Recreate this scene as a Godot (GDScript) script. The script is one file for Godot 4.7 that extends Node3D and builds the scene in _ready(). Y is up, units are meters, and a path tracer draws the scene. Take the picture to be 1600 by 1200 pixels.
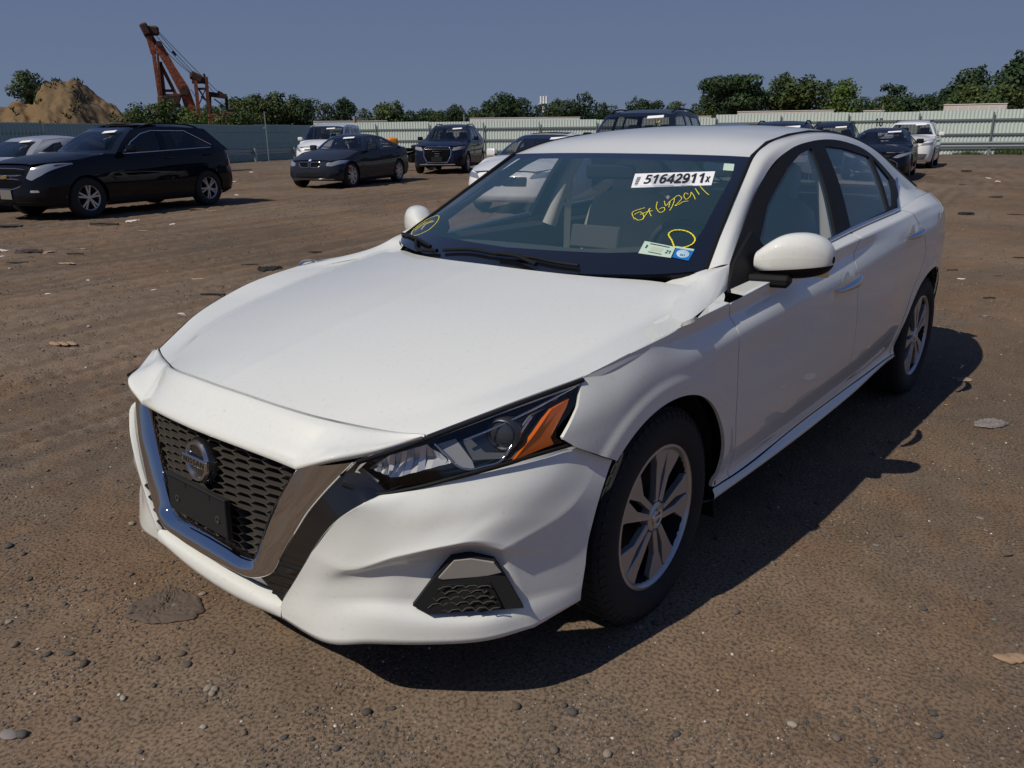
extends Node3D

var mats := {}
var rng := RandomNumberGenerator.new()


func _ready() -> void:
	var cam := Camera3D.new()
	cam.name = "camera"
	cam.fov = 51.336
	cam.near = 0.05
	cam.far = 900.0
	cam.position = Vector3(1.9437, 1.4315, 1.9275)
	cam.rotation = Vector3(-0.305613, 0.701644, -0.010212)
	add_child(cam)
	cam.current = true
	var around := WorldEnvironment.new()
	around.name = "surroundings"
	var e := Environment.new()
	e.background_mode = Environment.BG_SKY
	var sky := Sky.new()
	var air := ProceduralSkyMaterial.new()
	air.sky_top_color = Color(0.27, 0.36, 0.54)
	air.sky_horizon_color = Color(0.43, 0.485, 0.575)
	air.sky_curve = 0.18
	air.ground_horizon_color = Color(0.36, 0.38, 0.42)
	air.ground_bottom_color = Color(0.20, 0.17, 0.15)
	air.sun_angle_max = 1.0
	air.sun_curve = 0.05
	sky.sky_material = air
	e.sky = sky
	e.background_energy_multiplier = 1.0
	e.tonemap_mode = Environment.TONE_MAPPER_LINEAR
	e.tonemap_exposure = 1.0
	e.sdfgi_enabled = true
	e.ssao_enabled = true
	e.ssil_enabled = true
	around.environment = e
	add_child(around)
	var sun := DirectionalLight3D.new()
	sun.name = "sun"
	sun.light_energy = 1.12
	sun.light_color = Color(1.0, 0.97, 0.91)
	sun.light_angular_distance = 0.5
	sun.shadow_enabled = true
	sun.look_at_from_position(Vector3(-0.18, 1.0, 0.85), Vector3.ZERO)
	add_child(sun)
	rng.seed = 11
	make_materials()
	build_ground()
	build_mound()
	build_fences()
	build_trailers()
	build_trees()
	build_crane()
	build_sedan()
	build_cars()
	build_pebbles()
	build_debris()
# ---------------------------------------------------------------- mesh tools
# A sheet is {p: points, n: normals, i: triangle indices}.

func grid_of(cols: int, a: Array) -> Array:
	var rows := []
	var n: int = a.size() / 3 / cols
	for r in n:
		var row := PackedVector3Array()
		for c in cols:
			var k: int = (r * cols + c) * 3
			row.append(Vector3(a[k], a[k + 1], a[k + 2]) / 10000.0)
		rows.append(row)
	return rows


func knots(lines: Array) -> PackedFloat32Array:
	var t := PackedFloat32Array([0.0])
	var n: int = lines[0].size()
	for k in range(1, n):
		var s := 0.0
		for l in lines:
			s += l[k].distance_to(l[k - 1])
		t.append(t[k - 1] + maxf(s / lines.size(), 0.0005))
	return t


func spline(l: PackedVector3Array, t: PackedFloat32Array, subs: PackedInt32Array, creases: Array) -> PackedVector3Array:
	var n := l.size()
	var left := PackedVector3Array()
	var right := PackedVector3Array()
	for k in n:
		var a: Vector3
		var b: Vector3
		if k > 0:
			a = (l[k] - l[k - 1]) / (t[k] - t[k - 1])
		if k < n - 1:
			b = (l[k + 1] - l[k]) / (t[k + 1] - t[k])
		if k == 0:
			left.append(b)
			right.append(b)
		elif k == n - 1:
			left.append(a)
			right.append(a)
		elif creases.has(k):
			left.append(a)
			right.append(b)
		else:
			var h0 := t[k] - t[k - 1]
			var h1 := t[k + 1] - t[k]
			var m := (a * h1 + b * h0) / (h0 + h1)
			left.append(m)
			right.append(m)
	var out := PackedVector3Array([l[0]])
	for k in n - 1:
		var h := t[k + 1] - t[k]
		for s in range(1, subs[k] + 1):
			var u := float(s) / subs[k]
			var u2 := u * u
			var u3 := u2 * u
			out.append(l[k] * (2 * u3 - 3 * u2 + 1) + right[k] * h * (u3 - 2 * u2 + u) + l[k + 1] * (3 * u2 - 2 * u3) + left[k + 1] * h * (u3 - u2))
	return out


func subdivisions(t: PackedFloat32Array, step: float) -> PackedInt32Array:
	var s := PackedInt32Array()
	for k in t.size() - 1:
		s.append(clampi(ceili((t[k + 1] - t[k]) / step), 1, 40))
	return s


# A smooth sheet through a grid of points; crease rows and columns keep a kink. out is a direction-giving centre line height.
func sheet(grid: Array, step: float, crease_rows := [], crease_cols := [], flip := false) -> Dictionary:
	var tu := knots(grid)
	var su := subdivisions(tu, step)
	var dense := []
	for row in grid:
		dense.append(spline(row, tu, su, crease_cols))
	var tv := knots_down(dense)
	var sv := subdivisions(tv, step)
	var w: int = dense[0].size()
	var cols := []
	for c in w:
		var l := PackedVector3Array()
		for r in dense.size():
			l.append(dense[r][c])
		cols.append(spline(l, tv, sv, crease_rows))
	var h: int = cols[0].size()
	var p := PackedVector3Array()
	p.resize(w * h)
	for c in w:
		for r in h:
			p[r * w + c] = cols[c][r]
	return lattice(p, w, h, flip)


func knots_down(rows: Array) -> PackedFloat32Array:
	var t := PackedFloat32Array([0.0])
	for k in range(1, rows.size()):
		var s := 0.0
		for c in rows[k].size():
			s += rows[k][c].distance_to(rows[k - 1][c])
		t.append(t[k - 1] + maxf(s / rows[k].size(), 0.0005))
	return t


func lattice(p: PackedVector3Array, w: int, h: int, flip := false) -> Dictionary:
	var n := PackedVector3Array()
	n.resize(w * h)
	for r in h:
		for c in w:
			var a := p[r * w + mini(c + 1, w - 1)] - p[r * w + maxi(c - 1, 0)]
			var b := p[mini(r + 1, h - 1) * w + c] - p[maxi(r - 1, 0) * w + c]
			var k := a.cross(b)
			n[r * w + c] = (-k if flip else k).normalized() if k.length_squared() > 1e-16 else Vector3.UP
	var i := PackedInt32Array()
	for r in h - 1:
		for c in w - 1:
			var a := r * w + c
			i.append_array([a, a + 1, a + w, a + 1, a + w + 1, a + w])
	return {"p": p, "n": n, "i": i, "w": w, "h": h}


# Turns the normals away from the point that inside() gives for the sheet's points on average.
func outward(m: Dictionary, inside: Vector3) -> Dictionary:
	var s := 0.0
	for k in m.p.size():
		s += m.n[k].dot(m.p[k] - inside)
	if s < 0:
		for k in m.n.size():
			m.n[k] = -m.n[k]
	return m


# Keeps the side of a sheet where f > 0, cutting triangles along f = 0.
func clip(m: Dictionary, f: Callable) -> Dictionary:
	var p := PackedVector3Array()
	var n := PackedVector3Array()
	var out := PackedInt32Array()
	var d := PackedFloat32Array()
	var at := PackedInt32Array()
	d.resize(m.p.size())
	at.resize(m.p.size())
	at.fill(-1)
	for k in m.p.size():
		d[k] = f.call(m.p[k])
		if d[k] >= 0:
			at[k] = p.size()
			p.append(m.p[k])
			n.append(m.n[k])
	var cuts := {}
	var ix: PackedInt32Array = m.i
	for t in range(0, ix.size(), 3):
		var keep := int(d[ix[t]] >= 0) + int(d[ix[t + 1]] >= 0) + int(d[ix[t + 2]] >= 0)
		if keep == 3:
			out.append_array([at[ix[t]], at[ix[t + 1]], at[ix[t + 2]]])
		elif keep > 0:
			var poly := []
			for e in 3:
				var a := ix[t + e]
				var b := ix[t + (e + 1) % 3]
				if d[a] >= 0:
					poly.append(at[a])
				if (d[a] >= 0) != (d[b] >= 0):
					var key := mini(a, b) * 4194304 + maxi(a, b)
					if not cuts.has(key):
						var s := d[a] / (d[a] - d[b])
						cuts[key] = p.size()
						p.append(m.p[a].lerp(m.p[b], s))
						n.append(m.n[a].lerp(m.n[b], s).normalized())
					poly.append(cuts[key])
			for k in range(1, poly.size() - 1):
				out.append_array([poly[0], poly[k], poly[k + 1]])
	return {"p": p, "n": n, "i": out}


func offset(m: Dictionary, by: float) -> Dictionary:
	var p := PackedVector3Array()
	for k in m.p.size():
		p.append(m.p[k] + m.n[k] * by)
	return {"p": p, "n": m.n, "i": m.i}


# Gives a sheet a rim of the given depth along its open edges.
func rimmed(m: Dictionary, depth: float) -> Dictionary:
	var edges := {}
	var ix: PackedInt32Array = m.i
	for t in range(0, ix.size(), 3):
		for e in 3:
			var a := ix[t + e]
			var b := ix[t + (e + 1) % 3]
			var key := mini(a, b) * 4194304 + maxi(a, b)
			if edges.has(key):
				edges[key] = null
			else:
				edges[key] = [a, b]
	var p: PackedVector3Array = m.p.duplicate()
	var n: PackedVector3Array = m.n.duplicate()
	var out: PackedInt32Array = ix.duplicate()
	for key in edges:
		if edges[key] == null:
			continue
		var a: int = edges[key][0]
		var b: int = edges[key][1]
		var s := p.size()
		var side: Vector3 = (m.p[b] - m.p[a]).cross(m.n[a]).normalized()
		p.append_array([m.p[a], m.p[b], m.p[a] - m.n[a] * depth, m.p[b] - m.n[b] * depth])
		n.append_array([side, side, side, side])
		out.append_array([s, s + 1, s + 2, s + 1, s + 3, s + 2])
	return {"p": p, "n": n, "i": out}


func mirrored(m: Dictionary) -> Dictionary:
	var p := PackedVector3Array()
	var n := PackedVector3Array()
	for k in m.p.size():
		p.append(m.p[k] * Vector3(-1, 1, 1))
		n.append(m.n[k] * Vector3(-1, 1, 1))
	var i := PackedInt32Array()
	for t in range(0, m.i.size(), 3):
		i.append_array([m.i[t], m.i[t + 2], m.i[t + 1]])
	return {"p": p, "n": n, "i": i}


func joined(list: Array) -> Dictionary:
	var p := PackedVector3Array()
	var n := PackedVector3Array()
	var i := PackedInt32Array()
	for m in list:
		var s := p.size()
		p.append_array(m.p)
		n.append_array(m.n)
		for k in m.i:
			i.append(k + s)
	return {"p": p, "n": n, "i": i}


func moved(m: Dictionary, t: Transform3D) -> Dictionary:
	var p := PackedVector3Array()
	var n := PackedVector3Array()
	var b := t.basis.inverse().transposed()
	for k in m.p.size():
		p.append(t * m.p[k])
		n.append((b * m.n[k]).normalized())
	return {"p": p, "n": n, "i": m.i.duplicate()}


func both(m: Dictionary) -> Dictionary:
	for k in m.p.size():
		if absf(m.p[k].x) < 0.0002:
			m.n[k] = Vector3(0, m.n[k].y, m.n[k].z).normalized()
	return joined([m, mirrored(m)])


func mesh_of(m: Dictionary) -> ArrayMesh:
	var i := PackedInt32Array()
	var ix: PackedInt32Array = m.i
	i.resize(ix.size())
	for t in range(0, ix.size(), 3):
		var a := ix[t]
		var b := ix[t + 1]
		var c := ix[t + 2]
		var g: Vector3 = (m.p[b] - m.p[a]).cross(m.p[c] - m.p[a])
		i[t] = a
		if g.dot(m.n[a] + m.n[b] + m.n[c]) > 0:
			i[t + 1] = c
			i[t + 2] = b
		else:
			i[t + 1] = b
			i[t + 2] = c
	var arrays := []
	arrays.resize(Mesh.ARRAY_MAX)
	arrays[Mesh.ARRAY_VERTEX] = m.p
	arrays[Mesh.ARRAY_NORMAL] = m.n
	if m.has("uv"):
		arrays[Mesh.ARRAY_TEX_UV] = m.uv
	if m.has("c"):
		arrays[Mesh.ARRAY_COLOR] = m.c
	arrays[Mesh.ARRAY_INDEX] = i
	var a := ArrayMesh.new()
	if ix.size():
		a.add_surface_from_arrays(Mesh.PRIMITIVE_TRIANGLES, arrays)
	return a


func piece(called: String, m: Dictionary, mat: Material, parent: Node) -> MeshInstance3D:
	return put(called, mesh_of(m), mat, parent)


func put(called: String, mesh: Mesh, mat: Material, parent: Node) -> MeshInstance3D:
	var o := MeshInstance3D.new()
	o.mesh = mesh
	if mat:
		o.material_override = mat
	o.name = next_name(called, parent)
	parent.add_child(o, true)
	return o


func next_name(called: String, parent: Node) -> String:
	if not parent.has_node(called):
		return called
	var key := "count_" + called
	var k: int = parent.get_meta(key, 0) + 1
	while parent.has_node("%s_%03d" % [called, k]):
		k += 1
	parent.set_meta(key, k)
	return "%s_%03d" % [called, k]


func thing(called: String, label: String, category: String, at := Vector3.ZERO, turn := 0.0, group := "") -> Node3D:
	var o := Node3D.new()
	o.name = next_name(called, self)
	add_child(o, true)
	o.position = at
	o.rotation.y = turn
	tag(o, label, category, group)
	return o


func tag(o: Node, label: String, category := "", group := "", kind := "") -> Node:
	if label:
		o.set_meta("label", label)
	if category:
		o.set_meta("category", category)
	if group:
		o.set_meta("group", group)
	if kind:
		o.set_meta("kind", kind)
	return o


# ---- simple solids, as sheets
func block(size: Vector3, at := Vector3.ZERO, bevel := 0.0, basis := Basis()) -> Dictionary:
	var p := PackedVector3Array()
	var n := PackedVector3Array()
	var i := PackedInt32Array()
	var h := size / 2.0
	var b := minf(bevel, minf(h.x, minf(h.y, h.z)) * 0.9)
	for axis in 3:
		for s in [-1.0, 1.0]:
			var d := Vector3.ZERO
			d[axis] = s
			var u := Vector3.ZERO
			u[(axis + 1) % 3] = 1
			var v := Vector3.ZERO
			v[(axis + 2) % 3] = 1
			var k := p.size()
			for c in [[-1, -1], [1, -1], [1, 1], [-1, 1]]:
				var q: Vector3 = d * h[axis] + u * (c[0] * (h[(axis + 1) % 3] - b)) + v * (c[1] * (h[(axis + 2) % 3] - b))
				p.append(q)
				n.append(d)
			i.append_array([k, k + 1, k + 2, k, k + 2, k + 3])
	if b > 0:
		# edge strips and corners between the shrunken faces
		for axis in 3:
			var u := (axis + 1) % 3
			var v := (axis + 2) % 3
			for su in [-1.0, 1.0]:
				for sv in [-1.0, 1.0]:
					var nn := Vector3.ZERO
					nn[u] = su
					nn[v] = sv
					nn = nn.normalized()
					var k := p.size()
					for e in [-1.0, 1.0]:
						var q := Vector3.ZERO
						q[axis] = e * (h[axis] - b)
						var q1 := q
						q1[u] = su * h[u]
						q1[v] = sv * (h[v] - b)
						var q2 := q
						q2[u] = su * (h[u] - b)
						q2[v] = sv * h[v]
						p.append_array([q1, q2])
						n.append_array([nn, nn])
					i.append_array([k, k + 1, k + 2, k + 1, k + 3, k + 2])
		for sx in [-1.0, 1.0]:
			for sy in [-1.0, 1.0]:
				for sz in [-1.0, 1.0]:
					var s := Vector3(sx, sy, sz)
					var k := p.size()
					for axis in 3:
						var q := s * (h - Vector3.ONE * b)
						q[axis] = s[axis] * h[axis]
						p.append(q)
						n.append(s.normalized())
					i.append_array([k, k + 1, k + 2])
	return moved({"p": p, "n": n, "i": i}, Transform3D(basis, at))


# A surface turned about the x axis: profile points are (x, radius).
func turned(profile: Array, sides := 48, at := Vector3.ZERO, sharp := 0.6) -> Dictionary:
	var p := PackedVector3Array()
	var n := PackedVector3Array()
	var i := PackedInt32Array()
	for k in profile.size() - 1:
		var a: Vector2 = profile[k]
		var b: Vector2 = profile[k + 1]
		var d := (b - a).normalized()
		var na := Vector2(-d.y, d.x)
		var nb := na
		if k > 0:
			var e: Vector2 = (a - profile[k - 1]).normalized()
			if e.dot(d) > sharp:
				na = (na + Vector2(-e.y, e.x)).normalized()
		if k < profile.size() - 2:
			var e: Vector2 = (profile[k + 2] - b).normalized()
			if e.dot(d) > sharp:
				nb = (nb + Vector2(-e.y, e.x)).normalized()
		var s := p.size()
		for j in sides + 1:
			var t := TAU * j / sides
			var c := Vector3(0, cos(t), sin(t))
			p.append_array([c * a.y + Vector3(a.x, 0, 0), c * b.y + Vector3(b.x, 0, 0)])
			n.append_array([c * na.y + Vector3(na.x, 0, 0), c * nb.y + Vector3(nb.x, 0, 0)])
			if j < sides:
				var q := s + j * 2
				i.append_array([q, q + 1, q + 2, q + 1, q + 3, q + 2])
	return moved({"p": p, "n": n, "i": i}, Transform3D(Basis(), at))


func tube(path: PackedVector3Array, radius, sides := 8, caps := true) -> Dictionary:
	var p := PackedVector3Array()
	var n := PackedVector3Array()
	var i := PackedInt32Array()
	var up := Vector3.UP
	var count := path.size()
	for k in count:
		var d := (path[mini(k + 1, count - 1)] - path[maxi(k - 1, 0)]).normalized()
		if absf(d.dot(up)) > 0.95:
			up = Vector3.RIGHT if absf(d.x) < 0.9 else Vector3.BACK
		var a := d.cross(up).normalized()
		var b := a.cross(d)
		up = b
		var r: float = radius[k] if radius is Array or radius is PackedFloat32Array else radius
		for j in sides + 1:
			var t := TAU * j / sides
			var o := a * cos(t) + b * sin(t)
			p.append(path[k] + o * r)
			n.append(o)
	for k in count - 1:
		for j in sides:
			var q := k * (sides + 1) + j
			i.append_array([q, q + 1, q + sides + 1, q + 1, q + sides + 2, q + sides + 1])
	if caps:
		for e in [0, count - 1]:
			var d := (path[0] - path[1] if e == 0 else path[e] - path[e - 1]).normalized()
			var s := p.size()
			p.append(path[e])
			n.append(d)
			for j in sides + 1:
				p.append(p[e * (sides + 1) + j])
				n.append(d)
			for j in sides:
				i.append_array([s, s + 1 + j, s + 2 + j])
	return {"p": p, "n": n, "i": i}


func strip(a: Vector3, b: Vector3, wide: float, high: float, up := Vector3.UP) -> Dictionary:
	var z := (b - a).normalized()
	var x := up.cross(z).normalized()
	return block(Vector3(wide, high, a.distance_to(b)), (a + b) / 2, 0.0, Basis(x, z.cross(x), z))


# A flat polygon (2D outline) given thickness along z, with a small chamfer, placed by a transform.
func plate(outline: PackedVector2Array, thick: float, t := Transform3D(), chamfer := 0.0) -> Dictionary:
	var p := PackedVector3Array()
	var n := PackedVector3Array()
	var i := PackedInt32Array()
	var ix := Geometry2D.triangulate_polygon(outline)
	var inner := outline
	if chamfer > 0:
		var o := Geometry2D.offset_polygon(outline, -chamfer)
		if o.size() == 1 and o[0].size() == outline.size():
			# match the starting corner
			var best := 0
			for k in o[0].size():
				if o[0][k].distance_to(outline[0]) < o[0][best].distance_to(outline[0]):
					best = k
			inner = PackedVector2Array()
			for k in outline.size():
				inner.append(o[0][(best + k) % outline.size()])
			if Geometry2D.is_polygon_clockwise(inner) != Geometry2D.is_polygon_clockwise(outline):
				inner = outline
	for v in inner:
		p.append(Vector3(v.x, v.y, 0))
		n.append(Vector3.BACK)
	i.append_array(ix)
	var s := p.size()
	for v in outline:
		p.append(Vector3(v.x, v.y, -thick))
		n.append(Vector3.FORWARD)
	for k in ix:
		i.append(k + s)
	var cw := 1.0 if Geometry2D.is_polygon_clockwise(outline) else -1.0
	for k in outline.size():
		var j := (k + 1) % outline.size()
		var e := outline[j] - outline[k]
		var nn := Vector3(-e.y, e.x, 0).normalized() * cw
		s = p.size()
		var zc := -minf(chamfer, thick * 0.5)
		p.append_array([Vector3(outline[k].x, outline[k].y, zc), Vector3(outline[j].x, outline[j].y, zc), Vector3(outline[k].x, outline[k].y, -thick), Vector3(outline[j].x, outline[j].y, -thick)])
		n.append_array([nn, nn, nn, nn])
		i.append_array([s, s + 1, s + 2, s + 1, s + 3, s + 2])
		if chamfer > 0:
			s = p.size()
			var nc := (nn + Vector3.BACK).normalized()
			p.append_array([Vector3(inner[k].x, inner[k].y, 0), Vector3(inner[j].x, inner[j].y, 0), Vector3(outline[k].x, outline[k].y, zc), Vector3(outline[j].x, outline[j].y, zc)])
			n.append_array([nc, nc, nc, nc])
			i.append_array([s, s + 1, s + 2, s + 1, s + 3, s + 2])
	return moved({"p": p, "n": n, "i": i}, t)


# A polygon in space (nearly flat), given thickness along its normal: front at the points, back behind them.
func slab(pts: PackedVector3Array, thick: float, facing: Vector3) -> Dictionary:
	var c := Vector3.ZERO
	for v in pts:
		c += v
	c /= pts.size()
	var nn := Vector3.ZERO
	for k in pts.size():
		nn += (pts[k] - c).cross(pts[(k + 1) % pts.size()] - c)
	nn = nn.normalized()
	if nn.dot(facing) < 0:
		nn = -nn
	var x := nn.cross(Vector3.UP if absf(nn.y) < 0.9 else Vector3.RIGHT).normalized()
	var y := nn.cross(x)
	var flat := PackedVector2Array()
	for v in pts:
		flat.append(Vector2((v - c).dot(x), (v - c).dot(y)))
	var ix := Geometry2D.triangulate_polygon(flat)
	var p := PackedVector3Array()
	var n := PackedVector3Array()
	var i := PackedInt32Array()
	for v in pts:
		p.append(v)
		n.append(nn)
	i.append_array(ix)
	for v in pts:
		p.append(v - nn * thick)
		n.append(-nn)
	for k in ix:
		i.append(k + pts.size())
	for k in pts.size():
		var j := (k + 1) % pts.size()
		var e := (pts[j] - pts[k]).cross(nn).normalized()
		if e.dot((pts[j] + pts[k]) / 2 - c) < 0:
			e = -e
		var s := p.size()
		p.append_array([pts[k], pts[j], pts[k] - nn * thick, pts[j] - nn * thick])
		n.append_array([e, e, e, e])
		i.append_array([s, s + 1, s + 2, s + 1, s + 3, s + 2])
	return {"p": p, "n": n, "i": i}


# Signed distance to a polygon (positive inside).
func inside(q: Vector2, poly: PackedVector2Array) -> float:
	var d := INF
	var s := false
	var j := poly.size() - 1
	for k in poly.size():
		var a := poly[k]
		var b := poly[j]
		var e := b - a
		var w := q - a
		d = minf(d, (w - e * clampf(w.dot(e) / e.length_squared(), 0, 1)).length_squared())
		if (a.y > q.y) != (b.y > q.y) and q.x < (b.x - a.x) * (q.y - a.y) / (b.y - a.y) + a.x:
			s = not s
		j = k
	return sqrt(d) * (1.0 if s else -1.0)


# Signed distance to an open line (positive on its left side), ends carried on.
func beside(q: Vector2, line: PackedVector2Array) -> float:
	var best := INF
	var out := 0.0
	var last := line.size() - 2
	for k in last + 1:
		var a := line[k]
		var e := line[k + 1] - a
		var t := (q - a).dot(e) / e.length_squared()
		if k > 0:
			t = maxf(t, 0)
		if k < last:
			t = minf(t, 1)
		var w := q - a - e * t
		if w.length() < best:
			best = w.length()
			var n := e.orthogonal().normalized() * -1.0
			if t == 1.0 and k < last:
				n += (line[k + 2] - line[k + 1]).orthogonal().normalized() * -1.0
			elif t == 0.0 and k > 0:
				n += (a - line[k - 1]).orthogonal().normalized() * -1.0
			out = best * signf(n.dot(w))
	return out


func poly2(a: Array) -> PackedVector2Array:
	var o := PackedVector2Array()
	for k in range(0, a.size(), 2):
		o.append(Vector2(a[k], a[k + 1]))
	return o


func poly3(a: Array, scale := 0.0001) -> PackedVector3Array:
	var o := PackedVector3Array()
	for k in range(0, a.size(), 3):
		o.append(Vector3(a[k], a[k + 1], a[k + 2]) * scale)
	return o


# ---- materials
func paint(c: Color, rough := 0.35, coat := 1.0, metal := 0.0) -> StandardMaterial3D:
	var m := StandardMaterial3D.new()
	m.albedo_color = c.linear_to_srgb()
	m.roughness = rough
	m.metallic = metal
	if coat > 0:
		m.clearcoat_enabled = true
		m.clearcoat = coat
		m.clearcoat_roughness = 0.03
	return m


func matte(c: Color, rough := 0.8, metal := 0.0) -> StandardMaterial3D:
	return paint(c, rough, 0.0, metal)


func glass(tint: Color, alpha: float) -> StandardMaterial3D:
	var m := StandardMaterial3D.new()
	m.transparency = BaseMaterial3D.TRANSPARENCY_ALPHA
	m.albedo_color = Color(tint.r, tint.g, tint.b, alpha)
	m.roughness = 0.0
	m.metallic_specular = 0.5
	return m


func noise_map(seed_: int, freq: float, octaves: int, ramp: Array, size := 512, bump := 0.0) -> NoiseTexture2D:
	var f := FastNoiseLite.new()
	f.seed = seed_
	f.frequency = freq
	f.fractal_octaves = octaves
	f.noise_type = FastNoiseLite.TYPE_SIMPLEX_SMOOTH
	var t := NoiseTexture2D.new()
	t.width = size
	t.height = size
	t.seamless = true
	t.noise = f
	if bump > 0:
		t.as_normal_map = true
		t.bump_strength = bump
	elif ramp.size():
		var g := Gradient.new()
		g.offsets = PackedFloat32Array()
		g.colors = PackedColorArray()
		var o := PackedFloat32Array()
		var c := PackedColorArray()
		for k in range(0, ramp.size(), 2):
			o.append(ramp[k])
			c.append(ramp[k + 1])
		g.offsets = o
		g.colors = c
		t.color_ramp = g
	return t
func make_materials() -> void:
	mats.white = paint(Color(0.70, 0.705, 0.675), 0.4, 1.0)
	mats.white.metallic_specular = 0.25
	mats.black_gloss = paint(Color(0.006, 0.006, 0.007), 0.2)
	mats.black = matte(Color(0.012, 0.012, 0.013), 0.55)
	mats.black_rough = matte(Color(0.02, 0.02, 0.021), 0.75)
	mats.rubber = matte(Color(0.014, 0.014, 0.015), 0.85)
	mats.chrome = matte(Color(0.62, 0.62, 0.63), 0.06, 1.0)
	mats.silver = matte(Color(0.46, 0.46, 0.47), 0.32, 0.7)
	mats.dark_metal = matte(Color(0.08, 0.08, 0.085), 0.4, 0.8)
	mats.window = glass(Color(0.20, 0.42, 0.48), 0.30)
	mats.shield = glass(Color(0.32, 0.48, 0.52), 0.16)
	mats.lens = glass(Color(1, 1, 1), 0.0)
	mats.liner = matte(Color(0.004, 0.004, 0.004), 0.95)
	mats.dash = matte(Color(0.05, 0.05, 0.054), 0.6)
	mats.seat = matte(Color(0.42, 0.39, 0.34), 0.8)
	mats.trim = matte(Color(0.62, 0.63, 0.58), 0.7)
	var dirt := StandardMaterial3D.new()
	dirt.vertex_color_use_as_albedo = true
	dirt.albedo_texture = noise_map(3, 0.035, 6, [0.0, Color(0.42, 0.42, 0.42), 0.42, Color(0.85, 0.85, 0.85), 0.6, Color(0.95, 0.95, 0.95), 0.82, Color(1.0, 1.0, 1.0), 1.0, Color(1, 1, 1)], 2048)
	dirt.uv1_triplanar = true
	dirt.uv1_world_triplanar = true
	dirt.uv1_scale = Vector3.ONE * 0.9
	dirt.roughness = 0.95
	dirt.metallic_specular = 0.2
	dirt.normal_enabled = true
	dirt.normal_texture = noise_map(4, 0.13, 5, [], 2048, 5.0)
	dirt.normal_scale = 0.55
	mats.dirt = dirt
	var st := matte(Color(1, 1, 1), 0.85)
	st.vertex_color_use_as_albedo = true
	mats.stone_tint = st
	var leaf := matte(Color(1, 1, 1), 0.6)
	leaf.vertex_color_use_as_albedo = true
	leaf.backlight_enabled = true
	leaf.backlight = Color(0.35, 0.4, 0.2)
	leaf.metallic_specular = 0.3
	mats.leaf = leaf
	mats.bark = matte(Color(0.06, 0.05, 0.042), 0.9)
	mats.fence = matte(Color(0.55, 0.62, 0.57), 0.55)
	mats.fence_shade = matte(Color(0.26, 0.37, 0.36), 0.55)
	mats.fence_steel = matte(Color(0.17, 0.20, 0.20), 0.55, 0.3)
	mats.galvanized = matte(Color(0.34, 0.37, 0.38), 0.45, 0.6)
	mats.old_wood = matte(Color(0.26, 0.21, 0.16), 0.9)
	mats.trailer = matte(Color(0.68, 0.68, 0.66), 0.6)
	mats.trailer_old = matte(Color(0.55, 0.49, 0.46), 0.7)
	var rust_noise := noise_map(9, 0.02, 5, [0.0, Color(0.55, 0.5, 0.5), 0.5, Color(0.9, 0.85, 0.8), 1.0, Color(1.2, 1.1, 1.0)], 256)
	for v in [["rust", Color(0.17, 0.062, 0.04)], ["rust_light", Color(0.30, 0.095, 0.055)], ["rust_dark", Color(0.07, 0.038, 0.03)], ["rust_pale", Color(0.20, 0.12, 0.085)]]:
		var r := matte(v[1], 0.9)
		r.albedo_texture = rust_noise
		r.uv1_triplanar = true
		r.uv1_scale = Vector3.ONE * 0.8
		mats[v[0]] = r
	mats.satin = matte(Color(0.55, 0.55, 0.56), 0.22, 1.0)
	mats.machined = matte(Color(0.42, 0.41, 0.40), 0.35, 0.55)
	mats.grille = matte(Color(0.048, 0.040, 0.034), 0.65)
	mats.frosted = matte(Color(0.60, 0.61, 0.62), 0.35)
	mats.smoked = matte(Color(0.24, 0.245, 0.26), 0.3)
	mats.smoked_dark = matte(Color(0.10, 0.102, 0.11), 0.25)
	mats.amber = paint(Color(0.60, 0.12, 0.008), 0.35)
	mats.mirror = matte(Color(0.62, 0.63, 0.65), 0.2, 0.45)
	mats.bulb = paint(Color(0.03, 0.032, 0.035), 0.05)
	mats.fog_lens = paint(Color(0.42, 0.40, 0.38), 0.25, 1.0, 0.2)
	mats.red_lens = paint(Color(0.10, 0.006, 0.006), 0.25)
	mats.paper = matte(Color(0.80, 0.80, 0.82), 0.6)
	mats.paper_gray = matte(Color(0.45, 0.45, 0.47), 0.6)
	mats.ink = matte(Color(0.012, 0.012, 0.02), 0.7)
	mats.pale_green = matte(Color(0.48, 0.62, 0.52), 0.5)
	mats.stamp = matte(Color(0.45, 0.52, 0.40), 0.5)
	mats.blue = matte(Color(0.01, 0.16, 0.48), 0.4)
	mats.pale_blue = matte(Color(0.45, 0.58, 0.66), 0.4)
	mats.crayon = matte(Color(0.78, 0.66, 0.02), 0.7)
	mats.yard_glass = glass(Color(0.0, 0.01, 0.012), 0.45)
	mats.dark_glass = glass(Color(0.0, 0.0, 0.003), 0.86)
	mats.lamp = paint(Color(0.45, 0.46, 0.47), 0.15, 1.0, 0.6)
	mats.red_lamp = paint(Color(0.30, 0.008, 0.01), 0.3)
	mats.gold = matte(Color(0.55, 0.40, 0.14), 0.3, 0.8)
	mats.plate = matte(Color(0.16, 0.15, 0.14), 0.5)
	mats.orange = paint(Color(0.70, 0.24, 0.01), 0.5, 0.3)
	mats.rag = matte(Color(0.105, 0.078, 0.062), 0.95)
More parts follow.
